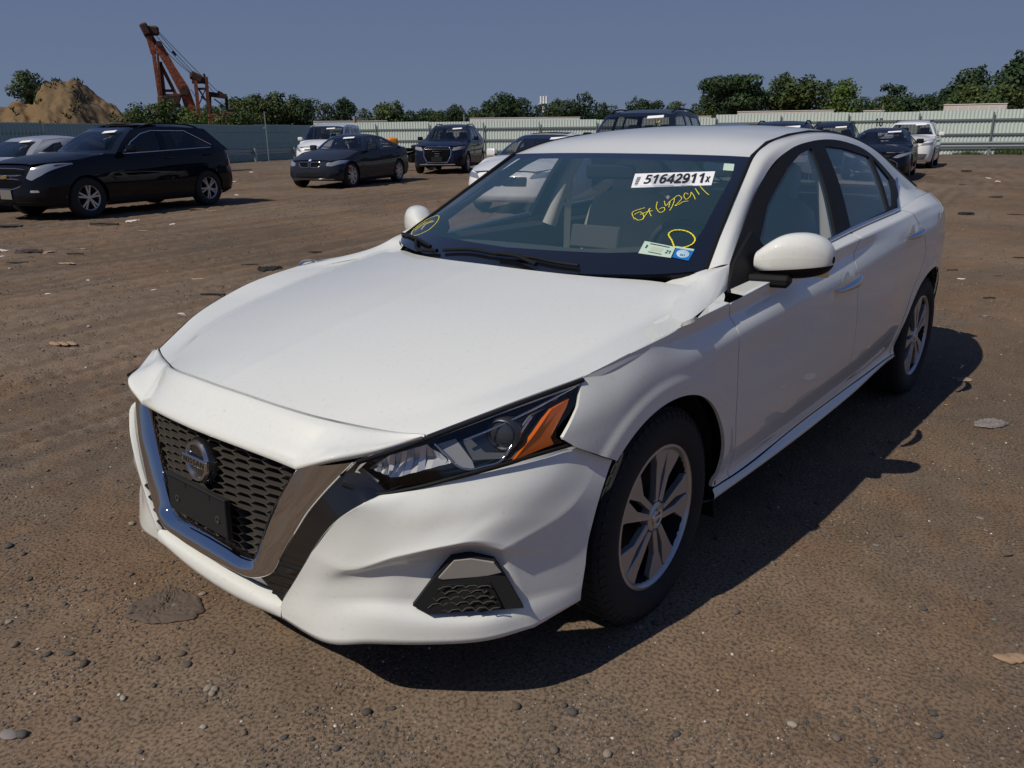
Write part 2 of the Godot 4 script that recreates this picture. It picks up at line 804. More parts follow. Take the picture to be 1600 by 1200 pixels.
	for v in [["stone_dark", Color(0.07, 0.065, 0.058)], ["stone_pale", Color(0.30, 0.26, 0.21)], ["stone_brown", Color(0.15, 0.11, 0.085)], ["stone_gray", Color(0.20, 0.18, 0.17)], ["stone_tan", Color(0.33, 0.24, 0.15)], ["stone_green", Color(0.13, 0.15, 0.12)], ["wood", Color(0.30, 0.20, 0.125)], ["dry", Color(0.30, 0.22, 0.15)], ["black", Color(0.012, 0.012, 0.013)], ["rubber", Color(0.03, 0.029, 0.03)], ["paper", Color(0.68, 0.66, 0.64)], ["stain", Color(0.05, 0.035, 0.04)], ["blue", Color(0.02, 0.22, 0.36)], ["orange", Color(0.5, 0.24, 0.06)]]:
		mats["debris_" + v[0]] = matte(v[1], 0.85)
	mats.mesh_black = matte(Color(0.006, 0.006, 0.007), 0.7)
	mats.mesh_black.metallic_specular = 0.1
	mats.black.metallic_specular = 0.25
	mats.black_rough.metallic_specular = 0.25
	var specks := noise_map(15, 0.06, 3, [0.0, Color(0.75, 0.72, 0.66), 0.10, Color(0.95, 0.945, 0.93), 0.3, Color(1, 1, 1), 1.0, Color(1, 1, 1)], 1024)
	mats.white.albedo_texture = specks
	mats.white.uv1_triplanar = true
	mats.white.uv1_scale = Vector3.ONE * 0.9
var lumps := FastNoiseLite.new()
var grit := FastNoiseLite.new()
var streaks := FastNoiseLite.new()
var patches := FastNoiseLite.new()


func ground_at(x: float, z: float) -> float:
	var s := x - 0.22 * z + 0.25 * sin(z * 0.35)
	var far := clampf(1.0 - (Vector2(x - 1.9, z - 1.9).length() - 14.0) / 30.0, 0.0, 1.0)
	var h := lumps.get_noise_2d(x, z) * 0.022 + lumps.get_noise_2d(x * 3.7 + 40.0, z * 3.7) * 0.010
	h += grit.get_noise_2d(x, z) * 0.006 * far
	var r := streaks.get_noise_2d(s * 4.2, z * 0.22 + 9.0)
	h += (0.018 * maxf(0.0, absf(r) * -1.0 + 0.22) / 0.22 * -1.0 + 0.008 * r) * clampf(absf(x) - 1.5, 0.0, 1.0)
	if absf(x) < 1.25 and z > -4.5 and z < 1.6:
		h *= 0.45
	return h


func dirt_color(x: float, z: float) -> Color:
	var p := patches.get_noise_2d(x, z)
	var q := patches.get_noise_2d(x * 4.3 + 70.0, z * 4.3)
	var g := patches.get_noise_2d(x * 0.35 - 30.0, z * 0.35 + 11.0)
	var s := x - 0.22 * z + 0.25 * sin(z * 0.35)
	var r := streaks.get_noise_2d(s * 4.2, z * 0.22 + 9.0)
	var c := Color(0.225, 0.150, 0.098)
	c = c.lerp(Color(0.185, 0.140, 0.104), clampf(p * 1.5 + 0.4, 0, 1))
	c = c.lerp(Color(0.245, 0.145, 0.082), clampf(q * 1.2 - 0.1, 0, 0.6))
	c = c.lerp(Color(0.275, 0.205, 0.150), clampf(g * 1.5, 0, 0.6))
	c = c.lerp(Color(0.135, 0.108, 0.085), clampf(-g * 1.5 - 0.1, 0, 0.45))
	c = c.lerp(Color(0.29, 0.215, 0.16), clampf(r * 1.6 - 0.15, 0, 0.4) * clampf(absf(x) - 1.3, 0, 1))
	c = c.lerp(Color(0.14, 0.105, 0.08), clampf(-r * 1.6 - 0.15, 0, 0.5) * clampf(absf(x) - 1.3, 0, 1))
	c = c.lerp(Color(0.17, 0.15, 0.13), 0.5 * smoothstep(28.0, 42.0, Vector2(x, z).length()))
	return c * (1.0 + 0.16 * grit.get_noise_2d(x * 0.6, z * 0.6))


func build_ground() -> void:
	lumps.seed = 5
	lumps.frequency = 0.55
	lumps.fractal_octaves = 3
	grit.seed = 8
	grit.frequency = 7.0
	grit.fractal_octaves = 3
	streaks.seed = 21
	streaks.frequency = 0.9
	streaks.fractal_octaves = 2
	patches.seed = 33
	patches.frequency = 0.55
	patches.fractal_octaves = 4
	# a sheet of rings, finest near the spot where the photograph was taken
	var eye := Vector2(1.94, 1.93)
	var angles := PackedFloat32Array()
	var a := -PI
	while a < PI - 0.0001:
		angles.append(a)
		var off := absf(wrapf(a - 0.70, -PI, PI))
		a += 0.0045 if off < 0.72 else 0.04
	angles.append(PI)
	var radii := PackedFloat32Array([0.02])
	var r := 0.5
	while r < 700.0:
		radii.append(r)
		r *= 1.0105 if r < 60.0 else 1.08
	var w := angles.size()
	var p := PackedVector3Array()
	var c := PackedColorArray()
	for rr in radii:
		for t in angles:
			var x := eye.x - sin(t) * rr
			var z := eye.y - cos(t) * rr
			p.append(Vector3(x, ground_at(x, z), z))
			c.append(dirt_color(x, z))
	var m := lattice(p, w, radii.size())
	m.c = c
	for k in m.n.size():
		if m.n[k].y < 0:
			m.n[k] = -m.n[k]
	tag(piece("ground", m, mats.dirt, self), "brown dirt ground of the yard with faint tyre ruts", "", "", "structure")


func pebble(seed_: int, rough := 0.35) -> Dictionary:
	var f := FastNoiseLite.new()
	f.seed = seed_
	f.frequency = 0.9
	var rows := []
	for k in 6:
		var v := -PI / 2 + PI * k / 5.0
		var ring := PackedVector3Array()
		for j in 9:
			var t := TAU * j / 8.0
			var d := Vector3(cos(v) * cos(t), sin(v), cos(v) * sin(t))
			ring.append(d * (1.0 + rough * f.get_noise_3dv(d * 1.6)) * Vector3(1.0, 0.6, 0.8))
		rows.append(ring)
	var p := PackedVector3Array()
	for ring in rows:
		p.append_array(ring)
	var m := lattice(p, 9, 6)
	for k in p.size():
		m.n[k] = (p[k] / Vector3(1.0, 0.36, 0.64)).normalized()
	return m


func build_pebbles() -> void:
	var kinds := []
	for k in 3:
		kinds.append(mesh_of(pebble(40 + k)))
	for k in 3:
		var mm := MultiMesh.new()
		mm.transform_format = MultiMesh.TRANSFORM_3D
		mm.use_colors = true
		mm.mesh = kinds[k]
		var places := []
		var n := 0
		while n < 60000:
			n += 1
			var t := 0.70 + rng.randf_range(-0.66, 0.66)
			var rr := 0.75 * pow(26.0, rng.randf())
			var x := 1.94 - sin(t) * rr
			var z := 1.93 - cos(t) * rr
			var dens := patches.get_noise_2d(x * 2.6 + 12.0, z * 2.6) + 0.6 * patches.get_noise_2d(x * 0.9, z * 0.9 + 50.0)
			if rng.randf() > 0.16 + 1.5 * clampf(dens + 0.05, 0.0, 1.0):
				continue
			var s := 0.0013 + 0.0040 * pow(rng.randf(), 4.0) + 0.0006 * rr * rng.randf()
			if rng.randf() < 0.006:
				s = 0.008 + rng.randf() * 0.008
			var b := Basis(Vector3.UP, rng.randf() * TAU).scaled(Vector3.ONE * s * Vector3(1, rng.randf_range(0.6, 1.1), 1))
			var g := rng.randf()
			var col := Color(0.11, 0.085, 0.065) * (0.6 + 0.7 * rng.randf())
			if g > 0.86:
				col = Color(0.24, 0.20, 0.16)
			elif g > 0.5:
				col = Color(0.075, 0.068, 0.062)
			if g > 0.988:
				col = Color(0.55, 0.52, 0.48)
			places.append([Transform3D(b, Vector3(x, ground_at(x, z) + s * 0.2, z)), col])
		mm.instance_count = places.size()
		for q in places.size():
			mm.set_instance_transform(q, places[q][0])
			mm.set_instance_color(q, places[q][1])
		var o := MultiMeshInstance3D.new()
		o.name = next_name("gravel", self)
		o.multimesh = mm
		o.material_override = mats.stone_tint
		add_child(o, true)
		tag(o, "loose grey and brown gravel strewn over the dirt", "gravel", "", "stuff")
# Control points of the white car, left half, in tenths of a millimetre: x to its left, y up, z forward.
var nose_line := poly2([0.2779, 0.8915, 0.3379, 0.8415, 0.3805, 0.7770, 0.4483, 0.7090, 0.4081, 0.6768, 0.3157, 0.6269, 0.2530, 0.5945, 0.1000, 0.4900])
var shapes := {
	"bumper": [7, [5931, 6151, 8039, 6497, 6280, 7528, 7226, 6460, 6748, 7900, 6637, 5654, 8419, 6758, 4145, 8709, 6269, 3157, 8884, 5945, 2530, 5745, 6000, 8539, 6276, 5851, 8067, 7160, 5894, 7249, 7924, 6045, 6238, 8443, 6066, 5039, 8779, 5685, 3703, 8909, 5438, 3062, 5226, 5569, 8921, 5904, 5227, 8484, 6878, 5297, 7702, 7663, 5455, 6877, 8209, 5498, 5991, 8689, 5163, 4619, 8912, 4752, 3485, 4500, 4606, 9216, 5352, 4332, 8925, 6477, 4739, 8227, 7295, 4983, 7539, 7814, 5026, 6944, 8168, 4707, 6315, 8876, 4002, 3729, 4141, 4051, 9295, 4998, 4033, 8983, 6191, 4414, 8157, 6920, 4546, 7316, 7450, 4560, 6679, 8114, 4446, 6161, 8866, 3687, 3792, 3624, 3297, 9390, 4536, 3328, 9163, 5877, 3422, 8406, 6538, 3276, 7755, 7510, 2977, 6732, 8279, 3104, 5810, 8842, 2905, 3938, 3277, 2805, 9435, 4328, 2865, 9288, 5870, 3135, 8626, 6809, 3058, 7919, 7806, 2899, 6871, 8414, 2814, 5749, 8837, 2725, 3969, 3209, 2323, 9442, 4658, 2192, 9291, 5907, 2366, 8720, 7037, 2379, 7856, 7981, 2333, 6800, 8539, 2320, 5596, 8832, 2427, 3998, 2984, 2363, 8581, 4332, 2232, 8440, 5494, 2406, 7910, 6544, 2419, 7106, 7422, 2373, 6124, 7941, 2360, 5005, 8214, 2467, 3518]],
	"lip": [5, [0, 2660, 8910, 1000, 2668, 8902, 2000, 2693, 8878, 2700, 2720, 8852, 3243, 2784, 8838, 0, 2590, 9430, 1000, 2598, 9422, 2000, 2623, 9398, 2700, 2650, 9372, 3243, 2724, 9378, 0, 2510, 9510, 1000, 2518, 9502, 2000, 2543, 9478, 2700, 2570, 9452, 3243, 2664, 9438, 0, 2290, 9550, 1000, 2312, 9542, 2000, 2378, 9518, 2700, 2450, 9492, 3227, 2511, 9450, 0, 2040, 9450, 1000, 2062, 9442, 2000, 2128, 9418, 2700, 2200, 9392, 3209, 2323, 9442, 0, 1980, 9210, 1000, 2002, 9202, 2000, 2068, 9178, 2700, 2140, 9152, 3159, 2283, 9142, 0, 2040, 8310, 1000, 2062, 8302, 2000, 2128, 8278, 2700, 2200, 8252, 2984, 2363, 8581]],
	"flange": [8, [5931, 6151, 8039, 5745, 6000, 8539, 5226, 5569, 8921, 4500, 4606, 9216, 4141, 4051, 9295, 3624, 3297, 9390, 3277, 2805, 9435, 3209, 2323, 9442, 5871, 6151, 7979, 5685, 6000, 8479, 5166, 5569, 8861, 4440, 4606, 9156, 4081, 4051, 9235, 3564, 3297, 9330, 3217, 2805, 9375, 3149, 2323, 9382, 5891, 6151, 7339, 5705, 6000, 7839, 5186, 5569, 8221, 4460, 4606, 8516, 4101, 4051, 8595, 3584, 3297, 8690, 3237, 2805, 8735, 3169, 2323, 8742]],
	"hood": [8, [0, 7860, 8600, 1300, 7830, 8530, 2600, 7730, 8350, 3600, 7610, 8070, 4160, 7540, 7850, 4900, 7490, 7600, 5650, 7460, 7340, 6420, 7470, 7030, 0, 8150, 7500, 1422, 8100, 7427, 2939, 7972, 7267, 4076, 7835, 7107, 4740, 7740, 7000, 5390, 7651, 6826, 6040, 7635, 6651, 6772, 7649, 6455, 0, 8420, 6200, 1620, 8364, 6171, 3348, 8221, 6107, 4644, 8067, 6043, 5400, 7960, 6000, 5969, 7846, 5931, 6537, 7834, 5862, 7177, 7854, 5785, 0, 8650, 5000, 1776, 8588, 5000, 3670, 8429, 5000, 5091, 8258, 5000, 5920, 8140, 5000, 6442, 8009, 5049, 6963, 8009, 5097, 7550, 8044, 5152, 0, 8870, 3800, 1878, 8803, 3829, 3881, 8632, 3893, 5384, 8448, 3957, 6260, 8320, 4000, 6774, 8159, 4170, 7287, 8157, 4340, 7865, 8193, 4532, 0, 9160, 2000, 1965, 9102, 2000, 4061, 8952, 2000, 5633, 8791, 2000, 6550, 8680, 2000, 7135, 8451, 2414, 7721, 8423, 2828, 8380, 8435, 3293, 0, 9410, 200, 2016, 9359, 171, 4166, 9228, 107, 5779, 9087, 43, 6720, 8990, 0, 7350, 8750, 643, 7980, 8710, 1286, 8688, 8708, 2009, 0, 9610, -1200, 2061, 9567, -1317, 4259, 9458, -1572, 5908, 9341, -1828, 6870, 9260, -2000, 7506, 8996, -1139, 8142, 8932, -279, 8858, 8904, 690, 0, 9690, -1800, 2100, 9654, -1975, 4340, 9560, -2358, 6020, 9460, -2743, 7000, 9390, -3000, 7614, 9108, -2033, 8228, 9026, -1067, 8918, 8978, 21, 0, 9750, -2200, 2200, 9710, -2380, 4400, 9630, -3000, 6100, 9570, -3750, 7160, 9510, -3950, 7700, 9340, -2950, 8300, 9160, -1800, 8950, 9050, -620]],
	"hoodlip": [8, [0, 9750, -2200, 2200, 9710, -2380, 4400, 9630, -3000, 6100, 9570, -3750, 7160, 9510, -3950, 7700, 9340, -2950, 8300, 9160, -1800, 8950, 9050, -620, 0, 9630, -2240, 2200, 9590, -2420, 4400, 9510, -3040, 6100, 9450, -3790, 7160, 9390, -3990, 7700, 9220, -2990, 8300, 9040, -1840, 8950, 8930, -660, 0, 9450, -1700, 2200, 9410, -1880, 4400, 9330, -2500, 6100, 9270, -3250, 7160, 9210, -3450, 7700, 9040, -2450, 8300, 8860, -1300, 8950, 8750, -120]],
	"nose": [29, [0, 7712, 8592, 327, 7706, 8577, 655, 7701, 8563, 980, 7694, 8546, 1300, 7682, 8522, 1631, 7663, 8490, 1955, 7640, 8452, 2276, 7613, 8404, 2600, 7582, 8342, 2851, 7555, 8284, 3103, 7524, 8217, 3354, 7493, 8143, 3600, 7462, 8062, 3741, 7444, 8010, 3881, 7427, 7955, 4020, 7409, 7898, 4160, 7392, 7842, 4345, 7379, 7780, 4529, 7366, 7718, 4714, 7353, 7655, 4900, 7342, 7592, 5088, 7332, 7528, 5277, 7323, 7464, 5466, 7316, 7399, 5650, 7312, 7332, 5847, 7311, 7256, 6039, 7314, 7179, 6229, 7318, 7100, 6420, 7322, 7022, 0, 7832, 8632, 327, 7826, 8617, 655, 7821, 8603, 980, 7814, 8586, 1300, 7802, 8562, 1631, 7783, 8530, 1955, 7760, 8492, 2276, 7733, 8444, 2600, 7702, 8382, 2851, 7675, 8324, 3103, 7644, 8257, 3354, 7613, 8183, 3600, 7582, 8102, 3741, 7564, 8050, 3881, 7547, 7995, 4020, 7529, 7938, 4160, 7512, 7882, 4345, 7499, 7820, 4529, 7486, 7758, 4714, 7473, 7695, 4900, 7462, 7632, 5088, 7452, 7568, 5277, 7443, 7504, 5466, 7436, 7439, 5650, 7432, 7372, 5847, 7431, 7296, 6039, 7434, 7219, 6229, 7438, 7140, 6420, 7442, 7062, 0, 7382, 9172, 325, 7378, 9159, 649, 7374, 9147, 974, 7368, 9132, 1300, 7358, 9108, 1612, 7342, 9077, 1926, 7324, 9042, 2239, 7301, 8998, 2550, 7273, 8942, 2789, 7246, 8891, 3025, 7215, 8833, 3262, 7182, 8768, 3500, 7148, 8698, 3626, 7128, 8657, 3752, 7108, 8614, 3879, 7088, 8571, 4005, 7068, 8528, 4237, 7121, 8488, 4471, 7176, 8456, 4701, 7227, 8409, 4921, 7267, 8326, 5112, 7290, 8200, 5295, 7301, 8040, 5473, 7311, 7871, 5651, 7325, 7713, 5847, 7350, 7560, 6041, 7379, 7414, 6234, 7410, 7271, 6427, 7440, 7126, 0, 6880, 9570, 326, 6876, 9557, 652, 6873, 9546, 978, 6869, 9532, 1300, 6860, 9510, 1604, 6849, 9482, 1905, 6835, 9449, 2204, 6816, 9409, 2500, 6790, 9360, 2728, 6763, 9314, 2956, 6732, 9262, 3180, 6698, 9206, 3400, 6660, 9150, 3514, 6639, 9120, 3626, 6616, 9090, 3738, 6593, 9060, 3850, 6570, 9030, 4131, 6689, 9008, 4417, 6814, 8996, 4692, 6928, 8964, 4941, 7020, 8877, 5140, 7072, 8730, 5315, 7103, 8536, 5481, 7128, 8322, 5651, 7166, 8112, 5847, 7227, 7886, 6043, 7298, 7655, 6238, 7372, 7421, 6434, 7445, 7188, 0, 6820, 9510, 326, 6816, 9497, 652, 6813, 9486, 978, 6809, 9472, 1300, 6800, 9450, 1604, 6789, 9422, 1905, 6775, 9389, 2204, 6756, 9349, 2500, 6730, 9300, 2728, 6703, 9254, 2956, 6672, 9202, 3180, 6638, 9146, 3400, 6600, 9090, 3514, 6579, 9060, 3626, 6556, 9030, 3738, 6533, 9000, 3850, 6510, 8970, 4131, 6629, 8948, 4417, 6754, 8936, 4692, 6868, 8904, 4941, 6960, 8817, 5140, 7012, 8670, 5315, 7043, 8476, 5481, 7068, 8262, 5651, 7106, 8052, 5847, 7167, 7826, 6043, 7238, 7595, 6238, 7312, 7361, 6434, 7385, 7128, 0, 6840, 8970, 326, 6836, 8957, 652, 6833, 8946, 978, 6829, 8932, 1300, 6820, 8910, 1604, 6809, 8882, 1905, 6795, 8849, 2204, 6776, 8809, 2500, 6750, 8760, 2728, 6723, 8714, 2956, 6692, 8662, 3180, 6658, 8606, 3400, 6620, 8550, 3514, 6599, 8520, 3626, 6576, 8490, 3738, 6553, 8460, 3850, 6530, 8430, 4131, 6649, 8408, 4417, 6774, 8396, 4692, 6888, 8364, 4941, 6980, 8277, 5140, 7032, 8130, 5315, 7063, 7936, 5481, 7088, 7722, 5651, 7126, 7512, 5847, 7187, 7286, 6043, 7258, 7055, 6238, 7332, 6821, 6434, 7405, 6588]],
	"side": [27, [7400, 2100, 4600, 7428, 2101, 3900, 7449, 2102, 3300, 7472, 2103, 2600, 7506, 2105, 1700, 7549, 2104, 800, 7608, 2099, -100, 7669, 2092, -800, 7752, 2082, -1600, 7884, 2064, -2800, 8016, 2048, -4200, 8107, 2043, -5500, 8181, 2045, -7000, 8237, 2060, -9000, 8247, 2102, -12000, 8196, 2159, -15000, 8116, 2219, -18000, 8037, 2273, -21000, 7997, 2305, -23500, 8053, 2316, -25800, 8134, 2323, -28300, 7981, 2342, -30500, 7490, 2384, -32500, 6893, 2435, -34200, 6300, 2500, -35500, 5488, 2610, -36600, 4900, 2700, -37400, 8000, 2300, 4600, 8059, 2296, 3900, 8108, 2289, 3300, 8165, 2280, 2600, 8240, 2273, 1700, 8321, 2278, 800, 8411, 2304, -100, 8492, 2340, -800, 8592, 2393, -1600, 8731, 2484, -2800, 8850, 2600, -4200, 8922, 2669, -5500, 8954, 2694, -7000, 8942, 2673, -9000, 8887, 2631, -12000, 8879, 2688, -15000, 8860, 2780, -18000, 8782, 2909, -21000, 8720, 2980, -23500, 8709, 2953, -25800, 8698, 2894, -28300, 8610, 2826, -30500, 8259, 2794, -32500, 7762, 2839, -34200, 7200, 2900, -35500, 6338, 2957, -36600, 5700, 3000, -37400, 8050, 2500, 4600, 8103, 2505, 3900, 8149, 2506, 3300, 8203, 2506, 2600, 8272, 2510, 1700, 8340, 2524, 800, 8408, 2554, -100, 8462, 2594, -800, 8527, 2653, -1600, 8618, 2747, -2800, 8699, 2828, -4200, 8742, 2863, -5500, 8759, 2871, -7000, 8746, 2850, -9000, 8706, 2827, -12000, 8696, 2891, -15000, 8680, 2990, -18000, 8627, 3127, -21000, 8600, 3200, -23500, 8641, 3163, -25800, 8682, 3093, -28300, 8605, 3024, -30500, 8269, 2994, -32500, 7823, 3039, -34200, 7300, 3100, -35500, 6441, 3157, -36600, 5800, 3200, -37400, 8300, 3200, 4600, 8363, 3214, 3900, 8420, 3226, 3300, 8488, 3239, 2600, 8571, 3257, 1700, 8646, 3278, 800, 8706, 3303, -100, 8742, 3327, -800, 8774, 3358, -1600, 8810, 3407, -2800, 8845, 3456, -4200, 8868, 3489, -5500, 8879, 3516, -7000, 8877, 3543, -9000, 8862, 3593, -12000, 8862, 3686, -15000, 8860, 3805, -18000, 8818, 3961, -21000, 8760, 4100, -23500, 8765, 4074, -25800, 8780, 4000, -28300, 8693, 3994, -30500, 8367, 4000, -32500, 7919, 3991, -34200, 7400, 4000, -35500, 6568, 4053, -36600, 5950, 4100, -37400, 8570, 4200, 4600, 8651, 4196, 3900, 8723, 4191, 3300, 8800, 4190, 2600, 8867, 4211, 1700, 8899, 4262, 800, 8923, 4303, -100, 8945, 4310, -800, 8969, 4300, -1600, 9002, 4269, -2800, 9034, 4250, -4200, 9058, 4257, -5500, 9079, 4280, -7000, 9096, 4328, -9000, 9108, 4419, -12000, 9116, 4512, -15000, 9112, 4617, -18000, 9045, 4749, -21000, 8941, 4880, -23500, 8939, 4955, -25800, 8970, 5000, -28300, 8853, 5008, -30500, 8499, 5001, -32500, 8044, 5000, -34200, 7550, 5000, -35500, 6798, 5000, -36600, 6250, 5000, -37400, 8660, 5600, 4600, 8758, 5593, 3900, 8844, 5624, 3300, 8940, 5700, 2600, 9013, 5755, 1700, 9046, 5784, 800, 9073, 5802, -100, 9093, 5809, -800, 9107, 5807, -1600, 9126, 5800, -2800, 9159, 5799, -4200, 9190, 5799, -5500, 9217, 5806, -7000, 9241, 5828, -9000, 9258, 5879, -12000, 9265, 5938, -15000, 9257, 6010, -18000, 9183, 6168, -21000, 9072, 6367, -23500, 9062, 6510, -25800, 9080, 6600, -28300, 8932, 6559, -30500, 8543, 6481, -32500, 8050, 6400, -34200, 7550, 6300, -35500, 6907, 6291, -36600, 6450, 6300, -37400, 8530, 6800, 4600, 8680, 6870, 3900, 8796, 6930, 3300, 8910, 7000, 2600, 9012, 7076, 1700, 9092, 7146, 800, 9156, 7206, -100, 9191, 7237, -800, 9212, 7256, -1600, 9219, 7262, -2800, 9206, 7252, -4200, 9198, 7247, -5500, 9209, 7261, -7000, 9230, 7287, -9000, 9256, 7333, -12000, 9265, 7382, -15000, 9259, 7437, -18000, 9222, 7547, -21000, 9167, 7679, -23500, 9163, 7756, -25800, 9160, 7800, -28300, 8987, 7819, -30500, 8579, 7784, -32500, 8080, 7700, -34200, 7600, 7600, -35500, 6959, 7591, -36600, 6500, 7600, -37400, 8320, 7550, 4600, 8499, 7694, 3900, 8632, 7798, 3300, 8760, 7900, 2600, 8909, 8060, 1700, 9016, 8136, 800, 9086, 8153, -100, 9117, 8173, -800, 9137, 8196, -1600, 9160, 8250, -2800, 9170, 8320, -4200, 9167, 8376, -5500, 9154, 8436, -7000, 9143, 8517, -9000, 9131, 8638, -12000, 9135, 8770, -15000, 9152, 8911, -18000, 9162, 9044, -21000, 9166, 9152, -23500, 9155, 9221, -25800, 9120, 9250, -28300, 8904, 9181, -30500, 8480, 9069, -32500, 8000, 8950, -34200, 7550, 8850, -35500, 6937, 8815, -36600, 6500, 8800, -37400, 8000, 8000, 4600, 8217, 8208, 3900, 8385, 8362, 3300, 8537, 8475, 2600, 8730, 8610, 1700, 8873, 8705, 800, 8916, 8727, -100, 8910, 8720, -800, 8904, 8723, -1600, 8879, 8733, -2800, 8855, 8779, -4200, 8845, 8868, -5500, 8840, 8976, -7000, 8850, 9084, -9000, 8868, 9235, -12000, 8890, 9380, -15000, 8948, 9528, -18000, 8987, 9685, -21000, 8988, 9829, -23500, 8975, 9932, -25800, 8940, 10000, -28300, 8739, 9981, -30500, 8336, 9888, -32500, 7880, 9750, -34200, 7450, 9650, -35500, 6839, 9589, -36600, 6400, 9550, -37400, 7900, 8100, 4600, 8171, 8295, 3900, 8384, 8433, 3300, 8579, 8583, 2600, 8748, 8756, 1700, 8857, 8885, 800, 8935, 8986, -100, 8976, 9073, -800, 8993, 9139, -1600, 8959, 9178, -2800, 8935, 9248, -4200, 8925, 9338, -5500, 8914, 9444, -7000, 8903, 9567, -9000, 8890, 9730, -12000, 8871, 9887, -15000, 8848, 10037, -18000, 8820, 10180, -21000, 8799, 10315, -23500, 8767, 10416, -25800, 8694, 10438, -28300, 8473, 10377, -30500, 8063, 10242, -32500, 7623, 10083, -34200, 7165, 9949, -35500, 6607, 9834, -36600, 6250, 9750, -37400, 7650, 7950, 4600, 7793, 8165, 3900, 7969, 8308, 3300, 8169, 8458, 2600, 8338, 8631, 1700, 8447, 8760, 800, 8525, 8861, -100, 9112, 9114, -800, 8927, 9146, -1600, 8595, 9198, -2800, 8324, 9295, -4200, 8107, 9362, -5500, 8109, 9449, -7000, 8192, 9582, -9000, 8213, 9822, -12000, 8220, 10026, -15000, 8170, 10202, -18000, 8149, 10326, -21000, 8150, 10440, -23500, 8118, 10669, -25800, 8040, 10852, -28300, 7843, 10864, -30500, 7456, 10750, -32500, 7000, 10560, -34200, 6502, 10351, -35500, 6036, 10149, -36600, 5850, 10060, -37400]],
	"shelf": [4, [8750, 8930, -300, 8870, 9030, -640, 8600, 9200, -2800, 8150, 9340, -5100, 7900, 9140, -1900, 8060, 9260, -2300, 8150, 9460, -3800, 8010, 9680, -5400, 7000, 9380, -3600, 7190, 9510, -3970, 7650, 9820, -4550, 7860, 10040, -5700, 6450, 9520, -4000, 6650, 9640, -4350, 7200, 9840, -4750, 7450, 9990, -5300]],
	"cowl": [5, [0, 9620, -2230, 2200, 9580, -2410, 4400, 9500, -3030, 6100, 9440, -3780, 7160, 9380, -3980, 0, 9450, -2700, 2200, 9410, -2880, 4400, 9330, -3500, 6100, 9270, -4250, 7160, 9210, -4450, 0, 9580, -2320, 2500, 9590, -2570, 5000, 9660, -3320, 6600, 9760, -4120, 7410, 9850, -4900]],
	"windshield": [5, [0, 9650, -2400, 2500, 9660, -2620, 5000, 9730, -3350, 6600, 9820, -4200, 7410, 9900, -5000, 0, 10650, -4300, 2400, 10650, -4470, 4800, 10690, -5100, 6300, 10750, -5950, 6990, 10800, -6600, 0, 11850, -6750, 2300, 11840, -6880, 4500, 11830, -7350, 6000, 11810, -8000, 6570, 11800, -8390, 0, 12750, -8900, 2200, 12740, -8980, 4200, 12690, -9300, 5700, 12630, -9650, 6260, 12600, -9830, 0, 13410, -10700, 2100, 13400, -10760, 4000, 13370, -10880, 5400, 13330, -11020, 5990, 13300, -11110]],
	"pillar": [13, [7410, 9900, -5000, 6990, 10800, -6600, 6570, 11800, -8390, 6260, 12600, -9830, 5990, 13300, -11110, 5720, 13760, -13000, 5580, 14040, -15500, 5530, 14170, -18000, 5550, 14120, -21000, 5620, 13780, -24200, 5800, 13100, -27400, 6120, 12100, -30200, 6550, 11000, -33000, 7758, 10057, -5345, 7326, 10788, -6887, 6841, 11715, -8878, 6569, 12526, -10159, 6360, 13215, -11477, 6183, 13697, -13290, 6076, 13988, -15735, 6037, 14080, -18235, 6052, 13947, -21070, 6116, 13530, -24050, 6296, 12768, -26810, 6528, 11932, -28950, 6842, 10970, -31860, 7860, 10040, -5700, 7420, 10632, -7194, 6880, 11500, -9350, 6640, 12320, -10500, 6480, 13000, -11850, 6380, 13500, -13600, 6300, 13800, -16000, 6270, 13860, -18500, 6280, 13660, -21200, 6340, 13180, -24000, 6520, 12350, -26400, 6680, 11650, -28000, 6900, 10800, -31000]],
	"sideglass": [10, [8000, 9340, -5100, 8170, 9420, -6500, 8190, 9540, -8500, 8210, 9790, -11600, 8230, 9970, -14200, 8200, 10100, -16100, 8170, 10210, -18200, 8150, 10320, -20700, 8150, 10400, -22500, 8150, 10440, -23500, 8055, 9740, -5410, 7880, 10198, -7054, 7515, 11060, -9650, 7415, 11685, -12600, 7385, 11925, -15100, 7355, 12020, -17300, 7345, 11975, -19700, 7365, 11790, -22350, 7455, 11415, -24450, 7535, 11085, -25750, 7870, 10060, -5720, 7350, 10896, -7607, 6600, 12500, -10800, 6380, 13500, -13600, 6300, 13800, -16000, 6270, 13860, -18500, 6280, 13660, -21200, 6340, 13180, -24000, 6520, 12350, -26400, 6680, 11650, -28000]],
	"quarter": [6, [8150, 10440, -23500, 8120, 10660, -25700, 7900, 10780, -28300, 7420, 10750, -32000, 6804, 10500, -34500, 5700, 10000, -37400, 7420, 11050, -25800, 7380, 11100, -27600, 7274, 11000, -29700, 6850, 10900, -32500, 6277, 10600, -35000, 5300, 10100, -37600, 6680, 11650, -28000, 6700, 11300, -29400, 6710, 10800, -31000, 6124, 10850, -33500, 5600, 10600, -35500, 4900, 10150, -37800]],
